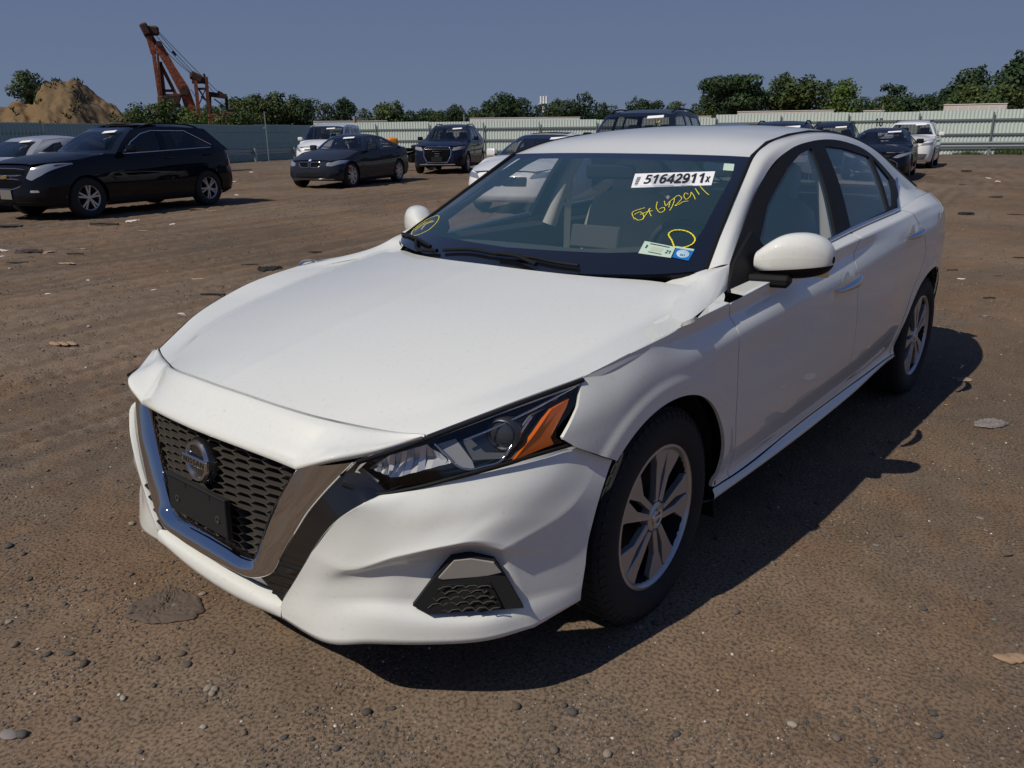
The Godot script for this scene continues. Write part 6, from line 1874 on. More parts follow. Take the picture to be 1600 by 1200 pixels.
	# dark sedan facing the camera on the right
	d = {"len": 4.98, "wide": 1.85, "high": 1.44, "base": 2.87, "nose": 0.98, "clear": 0.19, "wheel": 0.34, "nose_h": 0.82, "cowl": [-0.40, 1.0], "head": [-1.22, 1.395], "back": [-2.5, 1.37], "tail": [-3.3, 1.06], "tail_h": 1.02, "belt": [0.95, 1.0], "roof_w": 1.12, "paint": dark_paint(Color(0.004, 0.005, 0.009)), "window_end": -2.75, "drop": 0.5, "label_x": 0.55, "mirror": mats.black,
		"front": [["headlight", poly2([0.46, 0.64, 0.60, 0.63, 0.86, 0.72, 0.89, 0.79, 0.60, 0.72]), mats.lamp, 0.006, true], ["grille", poly2([0.0, 0.26, 0.50, 0.26, 0.60, 0.34, 0.58, 0.50, 0.46, 0.58, 0.0, 0.585]), mats.mesh_black, 0.006, false], ["upper_grille", rect(0.0, 0.66, 0.40, 0.70), mats.black, 0.004, false]],
		"rear": [["tail_light", rect(-3.9, 0.8, -3.6, 0.96), mats.red_lamp]]}
	var av := yard_car("dark_sedan", "near black sedan with wide slatted grille facing out on the right", d, Vector3(-5.45, 0, -23.35), 0.20)
	piece("grille_frame", both(tube(PackedVector3Array([Vector3(0, 0.59, 0.955), Vector3(0.46, 0.585, 0.93), Vector3(0.60, 0.50, 0.885), Vector3(0.62, 0.34, 0.88), Vector3(0.52, 0.25, 0.91), Vector3(0, 0.25, 0.965)]), 0.011, 6)), mats.chrome, av)
	for k in 5:
		piece("grille_slat", both(tube(PackedVector3Array([Vector3(0, 0.30 + k * 0.055, 0.985), Vector3(0.3, 0.30 + k * 0.055, 0.965), Vector3(0.56 - 0.02 * absf(k - 1.5), 0.30 + k * 0.055, 0.905)]), 0.006, 5)), mats.satin, av)
	# white suv behind it
	d = {"len": 4.98, "wide": 1.96, "high": 1.71, "base": 2.82, "nose": 0.98, "clear": 0.24, "wheel": 0.37, "nose_h": 1.02, "cowl": [-0.42, 1.15], "head": [-1.25, 1.63], "back": [-3.3, 1.63], "tail": [-3.8, 1.15], "tail_h": 1.1, "belt": [1.08, 1.14], "roof_w": 1.28, "paint": white, "rails": mats.black, "window_end": -2.7, "third": -3.45, "lean": 0.1, "drop": 0.1, "category": "suv", "frame": white, "label_x": 0.5,
		"front": [["headlight", poly2([0.50, 0.80, 0.88, 0.84, 0.92, 0.93, 0.62, 0.89]), mats.smoked, 0.006, true], ["grille", poly2([0.0, 0.66, 0.40, 0.68, 0.46, 0.86, 0.0, 0.90]), mats.mesh_black, 0.006, false], ["lower_intake", poly2([0.0, 0.32, 0.70, 0.32, 0.80, 0.52, 0.0, 0.54]), mats.smoked_dark, 0.005, false]],
		"rear": [["tail_light", rect(-3.95, 0.9, -3.7, 1.05), mats.red_lamp]]}
	yard_car("white_suv", "white sport utility vehicle with roof rails behind the near black sedan", d, Vector3(-6.85, 0, -31.55), 0.17)
	# dark roofs between
	d = {"len": 4.6, "wide": 1.84, "high": 1.63, "base": 2.66, "nose": 0.9, "clear": 0.22, "wheel": 0.35, "nose_h": 0.96, "cowl": [-0.4, 1.1], "head": [-1.2, 1.56], "back": [-3.0, 1.54], "tail": [-3.5, 1.1], "tail_h": 1.05, "belt": [1.04, 1.1], "roof_w": 1.2, "paint": navy, "rails": mats.black, "window_end": -2.7, "lean": 0.2, "category": "suv", "step": 0.07,
		"front": [["headlight", rect(0.5, 0.72, 0.86, 0.86), mats.lamp, 0.006, true], ["grille", rect(0.0, 0.6, 0.45, 0.8), mats.mesh_black, 0.004, false]], "rear": [["tail_light", rect(-3.7, 0.8, -3.45, 1.0), mats.red_lamp]]}
	yard_car("navy_crossover", "navy crossover whose roof shows over the white car's rear window", d, Vector3(-5.95, 0, -16.9), 0.26)
	d.paint = dark
	d.high = 1.66
	yard_car("black_crossover", "black crossover in the gap left of the near black sedan", d, Vector3(-8.1, 0, -26.6), 0.22)
	d.paint = paint(Color(0.03, 0.05, 0.10), 0.3)
	d.high = 1.60
	d.erase("rails")
	yard_car("blue_hatchback", "blue hatchback behind the large dark suv, only its roof in view", d, Vector3(-8.6, 0, -19.4), 0.26)
	build_motorcycle()


func build_motorcycle() -> void:
	var m := thing("motorcycle", "motorcycle with an orange yellow top case between two dark cars", "motorcycle", Vector3(-22.6, 0.0, -20.3), 2.7)
	for z in [0.0, 1.35]:
		var w := piece("wheel", moved(turned([Vector2(-0.05, 0.22), Vector2(-0.06, 0.29), Vector2(0, 0.32), Vector2(0.06, 0.29), Vector2(0.05, 0.22)], 28), Transform3D(Basis(), Vector3(0, 0.32, z))), mats.rubber, m)
		piece("disc", moved(turned([Vector2(-0.02, 0.23), Vector2(-0.02, 0.03), Vector2(0.02, 0.03), Vector2(0.02, 0.23)], 20), Transform3D(Basis(), Vector3(0, 0.32, z))), mats.dark_metal, w)
	piece("frame", joined([tube(PackedVector3Array([Vector3(0, 0.35, 0), Vector3(0, 0.62, 0.35), Vector3(0, 0.75, 0.9), Vector3(0, 0.95, 1.1)]), 0.05, 8), block(Vector3(0.3, 0.36, 0.5), Vector3(0, 0.48, 0.68), 0.05)]), mats.black, m)
	piece("tank", cushion(Vector3(0.34, 0.26, 0.5), Vector3(0, 0.86, 0.82)), mats.black_gloss, m)
	piece("seat", cushion(Vector3(0.32, 0.14, 0.75), Vector3(0, 0.80, 0.22)), mats.black, m)
	piece("fork", joined([tube(PackedVector3Array([Vector3(-0.09, 0.32, 1.37), Vector3(-0.09, 1.0, 1.1)]), 0.03, 6), tube(PackedVector3Array([Vector3(0.09, 0.32, 1.37), Vector3(0.09, 1.0, 1.1)]), 0.03, 6)]), mats.dark_metal, m)
	piece("handlebar", tube(PackedVector3Array([Vector3(-0.38, 1.08, 0.95), Vector3(-0.1, 1.04, 1.08), Vector3(0.1, 1.04, 1.08), Vector3(0.38, 1.08, 0.95)]), 0.018, 6), mats.black, m)
	var box := piece("top_case", cushion(Vector3(0.40, 0.34, 0.38), Vector3(0, 1.10, -0.22)), mats.orange, m)
	piece("lid_seam", block(Vector3(0.37, 0.012, 0.36), Vector3(0, 1.16, -0.22), 0.003), mats.black, box)
	piece("fender", block(Vector3(0.16, 0.10, 0.4), Vector3(0, 0.72, -0.2), 0.03), mats.black, m)
	piece("tail_light", block(Vector3(0.14, 0.08, 0.05), Vector3(0, 0.84, -0.36), 0.02), mats.amber, m)
const TREE_SPOTS := [[-107.2, -48.0, 4.91, 3.44, 0, 178], [-106.0, -50.5, 4.76, 3.48, 0, 215], [-104.8, -52.9, 4.93, 2.99, 1, 250], [-101.6, -54.7, 5.03, 3.50, 0, 290], [-97.4, -56.0, 5.02, 3.79, 1, 330], [-82.9, -51.1, 5.57, 4.25, 1, 375], [-77.6, -50.1, 5.69, 4.50, 1, 405], [-76.3, -52.0, 5.89, 4.53, 1, 440], [-75.3, -53.4, 5.63, 3.68, 0, 465], [-78.3, -57.8, 5.37, 3.27, 0, 490], [-77.3, -59.0, 4.88, 3.12, 1, 512], [-76.1, -60.7, 5.30, 3.61, 0, 540], [-82.3, -68.8, 4.44, 2.95, 1, 570], [-76.8, -67.5, 4.96, 5.15, 1, 602], [-78.5, -73.1, 4.33, 3.50, 0, 640], [-80.7, -78.1, 4.28, 4.03, 0, 665], [-75.6, -76.1, 4.30, 3.51, 1, 690], [-70.7, -73.9, 4.90, 3.19, 0, 715], [-72.6, -79.0, 4.66, 3.52, 1, 740], [-64.4, -72.9, 4.92, 3.68, 0, 765], [-61.7, -72.6, 5.53, 4.55, 0, 790], [-60.2, -73.8, 5.23, 3.77, 0, 815], [-59.7, -76.8, 4.72, 3.36, 0, 845], [-58.1, -78.1, 5.05, 3.04, 1, 872], [-53.1, -75.5, 5.51, 4.70, 0, 905], [-53.9, -81.1, 4.63, 3.19, 0, 940], [-55.5, -86.0, 4.55, 3.00, 1, 958], [-49.9, -83.6, 4.99, 3.80, 0, 1003], [-48.1, -84.6, 4.82, 3.31, 0, 1030], [-46.7, -85.5, 4.65, 3.14, 1, 1053], [-47.3, -90.8, 4.56, 3.28, 0, 1080], [-38.2, -76.4, 4.82, 3.02, 1, 1100], [-36.7, -77.1, 4.92, 3.41, 0, 1125], [-32.2, -70.4, 6.27, 5.68, 3, 1145], [-29.4, -73.9, 6.34, 4.11, 1, 1215], [-27.0, -74.8, 6.15, 5.18, 1, 1260], [-26.7, -79.2, 5.76, 3.46, 0, 1292], [-22.0, -69.2, 5.32, 3.45, 2, 1314], [-23.5, -79.2, 4.29, 2.75, 0, 1345], [-19.5, -75.1, 5.04, 4.86, 0, 1395], [-20.1, -72.9, 4.02, 3.41, 1, 1372], [-17.9, -77.6, 4.06, 3.74, 0, 1440], [-16.1, -78.1, 4.79, 3.70, 0, 1477], [-13.2, -74.6, 6.06, 4.55, 0, 1520], [-11.0, -73.0, 6.23, 4.78, 0, 1562], [-9.2, -71.2, 6.75, 5.20, 0, 1597], [-13.3, -70.5, 4.57, 4.34, 1, 1500], [-10.7, -67.9, 4.37, 4.49, 1, 1550], [-7.5, -71.5, 6.30, 5.41, 0, 1640]]
const SHRUB_SPOTS := [[-55.5, -26.3, 3.46, 2.98, 1, 222], [-53.0, -26.8, 3.65, 3.47, 1, 262], [-49.4, -29.1, 3.26, 2.90, 1, 352], [-50.4, -27.4, 3.02, 2.68, 2, 305], [-48.7, -30.2, 3.02, 2.55, 1, 385]]
# ---------------------------------------------------------------- fence, trees, mound, crane
func corrugated(long: float, high: float) -> Dictionary:
	var p := PackedVector3Array()
	var xs := PackedFloat32Array()
	var zs := PackedFloat32Array()
	var pitch := 0.18
	var n := roundi(long / pitch)
	for k in n:
		var x := k * long / n
		xs.append_array([x, x + pitch * 0.36, x + pitch * 0.5, x + pitch * 0.82])
		zs.append_array([0.0, 0.0, 0.028, 0.028])
	xs.append(long)
	zs.append(0.0)
	for y in [0.0, high]:
		for k in xs.size():
			p.append(Vector3(xs[k], y, zs[k]))
	var m := lattice(p, xs.size(), 2)
	# flat facets
	var out := {"p": PackedVector3Array(), "n": PackedVector3Array(), "i": PackedInt32Array()}
	for k in xs.size() - 1:
		var s: int = out.p.size()
		var q := [p[k], p[k + 1], p[k + xs.size()], p[k + 1 + xs.size()]]
		var nn := Vector3(zs[k] - zs[k + 1], 0, xs[k + 1] - xs[k]).normalized()
		out.p.append_array(PackedVector3Array(q))
		out.n.append_array(PackedVector3Array([nn, nn, nn, nn]))
		out.i.append_array(PackedInt32Array([s, s + 1, s + 2, s + 1, s + 3, s + 2]))
	return out


func fence_run(label: String, a: Vector2, b: Vector2, y0: float, y1: float, high: float, mat: Material) -> Node3D:
	var dir := (b - a).normalized()
	var long := a.distance_to(b)
	var f := thing("metal_fence", label, "fence", Vector3(a.x, 0, a.y), atan2(-dir.y, dir.x))
	var bays := roundi(long / 3.5)
	var bay := long / bays
	var sheet_mesh := mesh_of(corrugated(bay, high))
	for k in bays:
		var o := put("panel", sheet_mesh, mat, f)
		o.position = Vector3(k * bay, lerpf(y0, y1, (k + 0.5) / bays), 0)
		o.position.y += 0.02 * sin(k * 2.1)
		o.rotation.x = 0.012 * sin(k * 1.3)
	for k in bays + 1:
		var y := lerpf(y0, y1, float(k) / bays)
		piece("post", block(Vector3(0.07, high - 0.12 + 0.1 * (k % 3) * 0.3, 0.07), Vector3(k * bay, y + (high - 0.12) / 2, 0.115), 0.008), mats.fence_steel, f)
	for h in [0.32, 0.98, 1.66]:
		for k in bays:
			var ya: float = lerpf(y0, y1, float(k) / bays) + h * high / 2.1
			var yb: float = lerpf(y0, y1, float(k + 1) / bays) + h * high / 2.1
			piece("rail", strip(Vector3(k * bay, ya, 0.062), Vector3((k + 1) * bay - 0.004, yb, 0.062), 0.05, 0.09), mats.fence_steel, f)
	return f


func guard_rail(label: String, a: Vector2, b: Vector2, y0: float, y1: float) -> void:
	var dir := (b - a).normalized()
	var long := a.distance_to(b)
	var f := thing("guard_rail", label, "guard rail", Vector3(a.x, 0, a.y), atan2(-dir.y, dir.x))
	var prof := [Vector2(-0.15, 0.0), Vector2(-0.12, 0.05), Vector2(-0.06, 0.06), Vector2(-0.02, 0.0), Vector2(0.02, 0.0), Vector2(0.06, 0.06), Vector2(0.12, 0.05), Vector2(0.15, 0.0)]
	var bays := roundi(long / 3.8)
	for k in bays:
		var p := PackedVector3Array()
		for e in 2:
			var t := float(k + e) / bays
			for q in prof:
				p.append(Vector3(long * t + (0.03 if e else 0.0), lerpf(y0, y1, t) + 0.56 + q.x, q.y + 0.05 + 0.004 * (k % 2)))
		var m := lattice(p, prof.size(), 2)
		piece("beam", outward(m, Vector3(long * (k + 0.5) / bays, 0.5, -5)), mats.galvanized, f)
	for k in bays + 1:
		var t := float(k) / bays
		piece("post", block(Vector3(0.12, 0.78, 0.10), Vector3(long * t, lerpf(y0, y1, t) + 0.33, -0.01), 0.006), mats.galvanized, f)


func build_fences() -> void:
	var corner := Vector2(-42.6, -32.1)
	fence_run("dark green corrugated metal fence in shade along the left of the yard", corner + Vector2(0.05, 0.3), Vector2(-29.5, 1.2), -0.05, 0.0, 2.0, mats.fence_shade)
	fence_run("long sunlit pale green corrugated metal fence behind the parked cars", corner, Vector2(-21.0, -44.3), -0.05, -0.03, 2.14, mats.fence)
	var g := fence_run("pale green corrugated metal fence with the number ten on the right", Vector2(-21.0, -44.32), Vector2(6.0, -56.0), -0.08, 0.0, 2.36, mats.fence)
	fitted("10", Vector2(0.42, 0.46), mats.ink, g, Transform3D(Basis(), Vector3(8.98, 1.75, 0.036)))
	piece("number_board", block(Vector3(0.60, 0.58, 0.004), Vector3(8.98, 1.75, 0.031)), mats.fence, g)
	guard_rail("steel guard rail on short posts before the right hand fence", Vector2(-20.4, -43.0), Vector2(6.0, -54.5), -0.04, 0.0)
	guard_rail("steel guard rail on short posts before the shaded left fence", Vector2(-41.2, -31.2), Vector2(-28.6, 0.9), -0.03, 0.0)
	for v in [[-42.9, -34.9, 2.56, 0.11], [-38.4, -24.9, 2.64, 0.03], [-12.9, -48.7, 2.7, 0.03], [-36.6, -39.0, 2.52, 0.05], [-23.2, -46.2, 2.25, 0.05]]:
		var o := thing("wooden_post" if v[3] > 0.1 else "thin_pole", {-42.9: "weathered wooden post standing at the far fence corner", -38.4: "thin pale pole standing before the shaded left fence", -12.9: "thin pole rising over the fence above the white suv", -36.6: "short pole over the fence behind the navy suv", -23.2: "pole over the fence beside the wide spreading tree"}[v[0]], "pole", Vector3(v[0], 0.0, v[1]))
		piece("shaft", tube(PackedVector3Array([Vector3(0, -0.2, 0), Vector3(0.02, v[2] * 0.5, 0), Vector3(0.03, v[2], 0.02)]), v[3], 8), mats.old_wood if v[3] > 0.1 else mats.galvanized, o)
		if v[3] < 0.04:
			piece("hook", tube(PackedVector3Array([Vector3(0.02, v[2] * 0.72, 0), Vector3(-0.12, v[2] * 0.66, 0), Vector3(-0.2, v[2] * 0.67, 0)]), 0.03, 6), mats.galvanized, o)


func build_trailers() -> void:
	for v in [[-58.2, -42.9, -54.2, -47.8, 2.42, "long white trailer roof behind the fence above the white van"], [-56.4, -49.8, -56.9, -52.3, 2.25, "grey trailer end next to the long white trailer roof"], [-57.2, -53.2, -58.0, -58.4, 2.30, "low white trailer roof left of the navy suv"], [-52.5, -56.7, -44.4, -63.3, 2.66, "very long white trailer roof behind the middle of the fence"], [-42.5, -66.9, -34.0, -69.5, 2.6, "white trailer roof beside the large dark suv"], [-27.7, -61.5, -21.0, -64.2, 2.75, "white trailer roof between the trees above the dark roofs"], [-17.5, -60.1, -16.2, -60.5, 2.57, "short white trailer end above the number ten"], [-12.4, -60.4, -8.8, -61.2, 2.84, "pinkish white trailer roof over the fence at far right"]]:
		var a := Vector2(v[0], v[1])
		var b := Vector2(v[2], v[3])
		var d := (b - a).normalized()
		var t := thing("trailer", v[5], "trailer", Vector3(v[0], 0, v[1]), atan2(-d.y, d.x))
		var long := a.distance_to(b)
		var top: float = v[4]
		piece("wall", block(Vector3(long, top - 0.9, 2.5), Vector3(long / 2, (top + 0.9) / 2, -1.25), 0.03), mats.trailer if v[5].begins_with("long") or v[5].begins_with("very") else (mats.fence_steel if v[5].begins_with("grey") else mats.trailer_old), t)
		piece("roof", block(Vector3(long + 0.06, 0.07, 2.56), Vector3(long / 2, top + 0.037, -1.25), 0.02), mats.trailer_old, t)
		for k in int(long / 0.6):
			piece("rib", block(Vector3(0.05, top - 1.1, 0.03), Vector3(0.3 + k * 0.6, (top + 0.9) / 2, 0.016)), mats.trailer, t)
		for k in 2:
			piece("wheel", moved(turned([Vector2(-0.12, 0.2), Vector2(-0.12, 0.48), Vector2(0.12, 0.48), Vector2(0.12, 0.0)], 16), Transform3D(Basis(Vector3.UP, PI / 2), Vector3(long * 0.15 + k * 1.1 * minf(1.0, long * 0.2), 0.45, -0.2))), mats.rubber, t)


func leaf_crown(lobes: Array, count: int, size: float, tint: Color) -> Dictionary:
	var p := PackedVector3Array()
	var n := PackedVector3Array()
	var c := PackedColorArray()
	var i := PackedInt32Array()
	var total := 0.0
	for l in lobes:
		total += pow(l[1].x * l[1].y * l[1].z, 0.667)
	for l in lobes:
		var share := roundi(count * pow(l[1].x * l[1].y * l[1].z, 0.667) / total)
		var tone: float = rng.randf_range(0.8, 1.2)
		for k in share:
			var d := Vector3(rng.randfn(), rng.randfn(), rng.randfn()).normalized()
			var at: Vector3 = l[0] + d * l[1] * (0.45 + 0.62 * pow(rng.randf(), 0.55))
			var nn := (d + Vector3(rng.randfn(), rng.randfn() + 0.5, rng.randfn()) * 0.6).normalized()
			var u := nn.cross(Vector3(rng.randfn(), rng.randfn(), rng.randfn())).normalized() * size * rng.randf_range(0.5, 1.2)
			var v := nn.cross(u).normalized() * size * rng.randf_range(0.3, 0.7)
			var s := p.size()
			p.append_array([at - u, at - v, at + u, at + v])
			n.append_array([nn, nn, nn, nn])
			var col := tint * (tone * rng.randf_range(0.7, 1.3))
			col.r *= rng.randf_range(0.85, 1.25)
			c.append_array([col, col, col, col])
			i.append_array([s, s + 1, s + 2, s, s + 2, s + 3])
	return {"p": p, "n": n, "i": i, "c": c}


func grow_tree(called: String, label: String, at: Vector3, h: float, w: float, kind: int, group: String) -> void:
	var t := thing(called, label, "tree" if called.ends_with("tree") else "bush", at, 0.0, group)
	var lobes := []
	var limbs := []
	var tint: Color = [Color(0.034, 0.060, 0.026), Color(0.060, 0.088, 0.028), Color(0.080, 0.125, 0.030), Color(0.040, 0.070, 0.028), Color(0.060, 0.088, 0.040)][kind]
	var base: float = [0.25, 0.18, 0.15, 0.45, 0.25][kind]
	var n: int = [12, 13, 15, 15, 10][kind]
	if called == "bush":
		base = 0.05
	for k in n:
		var y := rng.randf_range(base, 0.92)
		var spread := sin(PI * clampf((y - base) / (1.05 - base) * 0.9 + 0.12, 0, 1))
		if kind == 2:
			spread = 1.15 * (1.05 - y)
		elif kind == 3:
			y = rng.randf_range(0.55, 0.93)
			spread = 1.0
		var a := rng.randf() * TAU
		var off := Vector3(cos(a), 0, sin(a)) * w * 0.5 * spread * pow(rng.randf(), 0.5) * 0.78
		var r := w * rng.randf_range(0.19, 0.31) * (1.0 if kind != 3 else 0.8)
		var c := Vector3(off.x, y * h - r * 0.3, off.z)
		lobes.append([c, Vector3(r * 1.15, r * (0.85 if kind != 3 else 0.55), r * 1.15)])
		var root := Vector3(0, h * lerpf(base * 0.6, y * 0.7, 0.6), 0)
		limbs.append(tube(PackedVector3Array([root, root.lerp(c, 0.55) + Vector3(0, -0.05 * h, 0), c]), [0.028 * h * 0.5, 0.02 * h * 0.4, 0.006 * h], 5, false))
	lobes.append([Vector3(rng.randf_range(-0.1, 0.1) * w, h * 0.91, 0), Vector3(w * 0.16, h * 0.085, w * 0.16)])
	var size := clampf(w * 0.042, 0.10, 0.22)
	var crown := leaf_crown(lobes, 4200 if w > 3.5 else 3000, size, tint)
	# stray twigs of leaves for an open outline
	var strays := []
	for k in 16:
		var l: Array = lobes[rng.randi() % lobes.size()]
		var d := Vector3(rng.randfn(), rng.randfn() * 0.7 + 0.4, rng.randfn()).normalized()
		strays.append([l[0] + d * l[1] * 1.12, Vector3.ONE * size * 1.6])
	var extra := leaf_crown(strays, 420, size * 0.8, tint)
	var both_c: PackedColorArray = crown.c
	both_c.append_array(extra.c)
	var m := joined([crown, extra])
	m.c = both_c
	piece("crown", m, mats.leaf, t)
	var tr := 0.022 * h + 0.02
	limbs.append(tube(PackedVector3Array([Vector3(0, -0.4, 0), Vector3(0.02 * h, h * 0.3, 0), Vector3(-0.01 * h, h * 0.6, 0.02 * h), Vector3(0, h * 0.85, 0)]), [tr, tr * 0.75, tr * 0.5, tr * 0.2], 7, false))
	piece("trunk", joined(limbs), mats.bark, t)


func build_trees() -> void:
	var names := ["dark_tree", "leafy_tree", "bright_tree", "spreading_tree"]
	var looks := ["dark green tree", "mid green leafy tree", "bright green tree", "wide spreading tree"]
	var marks_along := [[0, "the dirt pile"], [250, "the tall crane boom"], [385, "the crane house"], [435, "the thin pale pole"], [554, "the wooden post"], [642, "the orange top case"], [722, "the short pole"], [851, "the white tower"], [1000, "the large suv windshield"], [1108, "the large dark suv"], [1240, "the navy crossover roof"], [1373, "the number ten"], [1475, "the white suv"], [1550, "the last fence post"]]
	var order := ["first", "second", "third", "fourth", "fifth", "sixth", "seventh", "eighth", "ninth", "tenth", "eleventh"]
	var spots := TREE_SPOTS.duplicate()
	spots.sort_custom(func(a, b): return a[5] < b[5])
	var counted := {}
	for v in spots:
		var k: int = v[4]
		var near := ""
		for w in marks_along:
			if v[5] >= w[0]:
				near = w[1]
		var key := near + str(k)
		var n: int = counted.get(key, 0)
		counted[key] = n + 1
		grow_tree(names[k], "%s, %s of its kind right of %s" % [looks[k], order[n], near], Vector3(v[0], 0.0, v[1]), v[2], v[3], k, "trees beyond the fence")
	var bush_says := ["bush at the foot of the dirt pile left of the crane boom", "broad bush right under the rusty crane bucket", "bush under the crane gantry", "bright bush between boom and gantry of the crane", "bush in front of the crane house"]
	var bush_at := 0
	for v in SHRUB_SPOTS:
		bush_at += 1
		grow_tree("bush", bush_says[bush_at - 1], Vector3(v[0], 0.0, v[1]), v[2], v[3], v[4], "bushes by the crane")
	# the wood that closes the view behind them, one mass of far crowns
	var lobes := []
	for k in 150:
		var t := k / 149.0
		var a := lerpf(-0.10, 1.34, t)
		var dist := 128.0 + rng.randf_range(-6, 6)
		var hh := 3.4 + 1.5 * lumps.get_noise_1d(k * 0.9) + (1.6 if t < 0.12 else 0.0) + rng.randf_range(-0.4, 0.4)
		lobes.append([Vector3(1.9 - sin(a) * dist, hh * 0.55, 1.9 - cos(a) * dist), Vector3(2.4, hh * 0.62, 2.4)])
	var far := leaf_crown(lobes, 42000, 0.34, Color(0.040, 0.064, 0.028))
	tag(piece("far_woods", far, mats.leaf, self), "continuous dark green wood closing the horizon", "woods", "", "stuff")
	# weeds at the foot of the fence
	for v in [[-4.6, -51.0, 1.8, 0.25], [-6.4, -50.3, 1.2, 0.4], [-8.4, -49.6, 0.8, 0.2], [-1.5, -52.0, 2.5, 0.25]]:
		var p := PackedVector3Array()
		var n := PackedVector3Array()
		var c := PackedColorArray()
		var i := PackedInt32Array()
		for k in 500:
			var o := Vector3(rng.randfn() * v[2] * 0.5, 0, rng.randfn() * 0.25)
			var hh: float = v[3] * rng.randf_range(0.4, 1.3)
			var d := Vector3(rng.randfn() * 0.3, 1, rng.randfn() * 0.3) * hh
			var side := Vector3(rng.randfn(), 0, rng.randfn()).normalized() * 0.018
			var s := p.size()
			p.append_array([o - side, o + side, o + d])
			var nn := side.cross(d).normalized()
			n.append_array([nn, nn, nn])
			var col := Color(0.05, 0.075, 0.025) * rng.randf_range(0.6, 1.4)
			c.append_array([col, col, col])
			i.append_array([s, s + 1, s + 2])
		var o2 := piece("weeds", {"p": p, "n": n, "i": i, "c": c}, mats.leaf, self)
		o2.position = Vector3(v[0], -0.01, v[1])
		tag(o2, "green weeds growing at the foot of the right hand fence", "weeds", "", "stuff")


func build_mound() -> void:
	var f := FastNoiseLite.new()
	f.seed = 77
	f.frequency = 0.35
	f.fractal_octaves = 5
	var w := 170
	var h := 90
	var line := poly2([-12.0, 3.0, -7.0, 3.5, -5.76, 3.55, -4.8, 3.65, -4.3, 4.05, -3.6, 4.1, -3.1, 3.95, -2.7, 4.2, -2.2, 4.95, -1.7, 5.45, -0.75, 5.8, 0.5, 5.78, 1.4, 5.15, 2.9, 3.9, 4.5, 2.8, 7.0, 1.0, 8.6, 0.0, 20.0, 0.0])
	var p := PackedVector3Array()
	var c := PackedColorArray()
	for r in h:
		for q in w:
			var x := lerpf(-11.5, 9.0, q / (w - 1.0))
			var z := lerpf(6.5, -7.0, r / (h - 1.0))
			var y := -0.2
			for s in line.size() - 1:
				if x >= line[s].x and x < line[s + 1].x:
					y = lerpf(line[s].y, line[s + 1].y, (x - line[s].x) / (line[s + 1].x - line[s].x))
			y = y * maxf(0.0, 1.0 - pow(absf(z + 0.4 * sin(x)) / 6.3, 1.35)) - 0.2
			var nz := f.get_noise_2d(x, z) * 0.55 + f.get_noise_2d(x * 4.0, z * 4.0) * 0.22 - 0.18 * absf(f.get_noise_2d(x * 2.2 + 9.0, y * 2.0))
			p.append(Vector3(x, y + nz * clampf(y, 0, 1), z))
			var t := f.get_noise_2d(x * 1.4 + 30.0, y * 1.4)
			var col := Color(0.24, 0.165, 0.095).lerp(Color(0.16, 0.12, 0.08), clampf(t * 1.6 + 0.35 + x * 0.06, 0, 1))
			col = col.lerp(Color(0.28, 0.18, 0.085), clampf(0.5 - absf(x + 3.0) * 0.2, 0, 0.6))
			c.append(col)
	var m := lattice(p, w, h)
	m.c = c
	for k in m.n.size():
		if m.n[k].y < 0:
			m.n[k] = -m.n[k]
	var at := Vector3(-67.33, 0, -26.81)
	var o := piece("dirt_mound", m, mats.dirt, self)
	o.position = at
	o.rotation.y = 1.1776
	tag(o, "tall pile of tan dirt behind the left fence", "", "", "structure")
	# tufts of weeds over it
	var gp := PackedVector3Array()
	var gn := PackedVector3Array()
	var gc := PackedColorArray()
	var gi := PackedInt32Array()
	for k in 9000:
		var v: Vector3 = p[rng.randi() % p.size()]
		var d := f.get_noise_2d(v.x * 1.2 - 14.0, v.y * 1.5 + 3.0) + (0.28 if v.y > 4.9 and v.x > 0.0 else 0.0) + (0.22 if v.y < 2.6 and v.x > 3.0 else 0.0)
		if d < 0.16 or v.y < 0.3:
			continue
		var b := v + Vector3(rng.randfn(), 0, rng.randfn()) * 0.08
		var up := Vector3(rng.randfn() * 0.5, 1, rng.randfn() * 0.5 + 0.3) * rng.randf_range(0.10, 0.32)
		var side := Vector3(rng.randfn(), rng.randfn(), rng.randfn()).normalized() * 0.09
		var s := gp.size()
		gp.append_array([b - side, b + side, b + up])
		var nn := side.cross(up).normalized()
		gn.append_array([nn, nn, nn])
		var col := Color(0.05, 0.07, 0.025) * rng.randf_range(0.6, 1.3)
		gc.append_array([col, col, col])
		gi.append_array([s, s + 1, s + 2])
	var g := piece("mound_weeds", {"p": gp, "n": gn, "i": gi, "c": gc}, mats.leaf, self)
	g.position = at
	g.rotation.y = 1.1776
	tag(g, "patches of green weeds growing on the dirt pile", "weeds", "", "stuff")
	grow_tree("young_tree", "small open tree growing on the left shoulder of the dirt pile", at + Vector3(0, 2.6, 0) + Basis(Vector3.UP, 1.1776) * Vector3(-3.1, 0, -3.0), 3.9, 3.0, 4, "")


func crane_point(x: float, y: float, z := 0.0) -> Vector3:
	var u := x / 7.06 - 100.0
	var v := y / 7.06 - 90.0
	return Vector3(0.518 + 0.0461 * u - 0.00557 * v, 5.683 + 0.00058 * u - 0.04605 * v, z)


func girder(a: Vector3, b: Vector3, wide: float, deep: float) -> Dictionary:
	return strip(a, b, deep, wide, Vector3(0, 0, 1).cross(b - a).normalized())


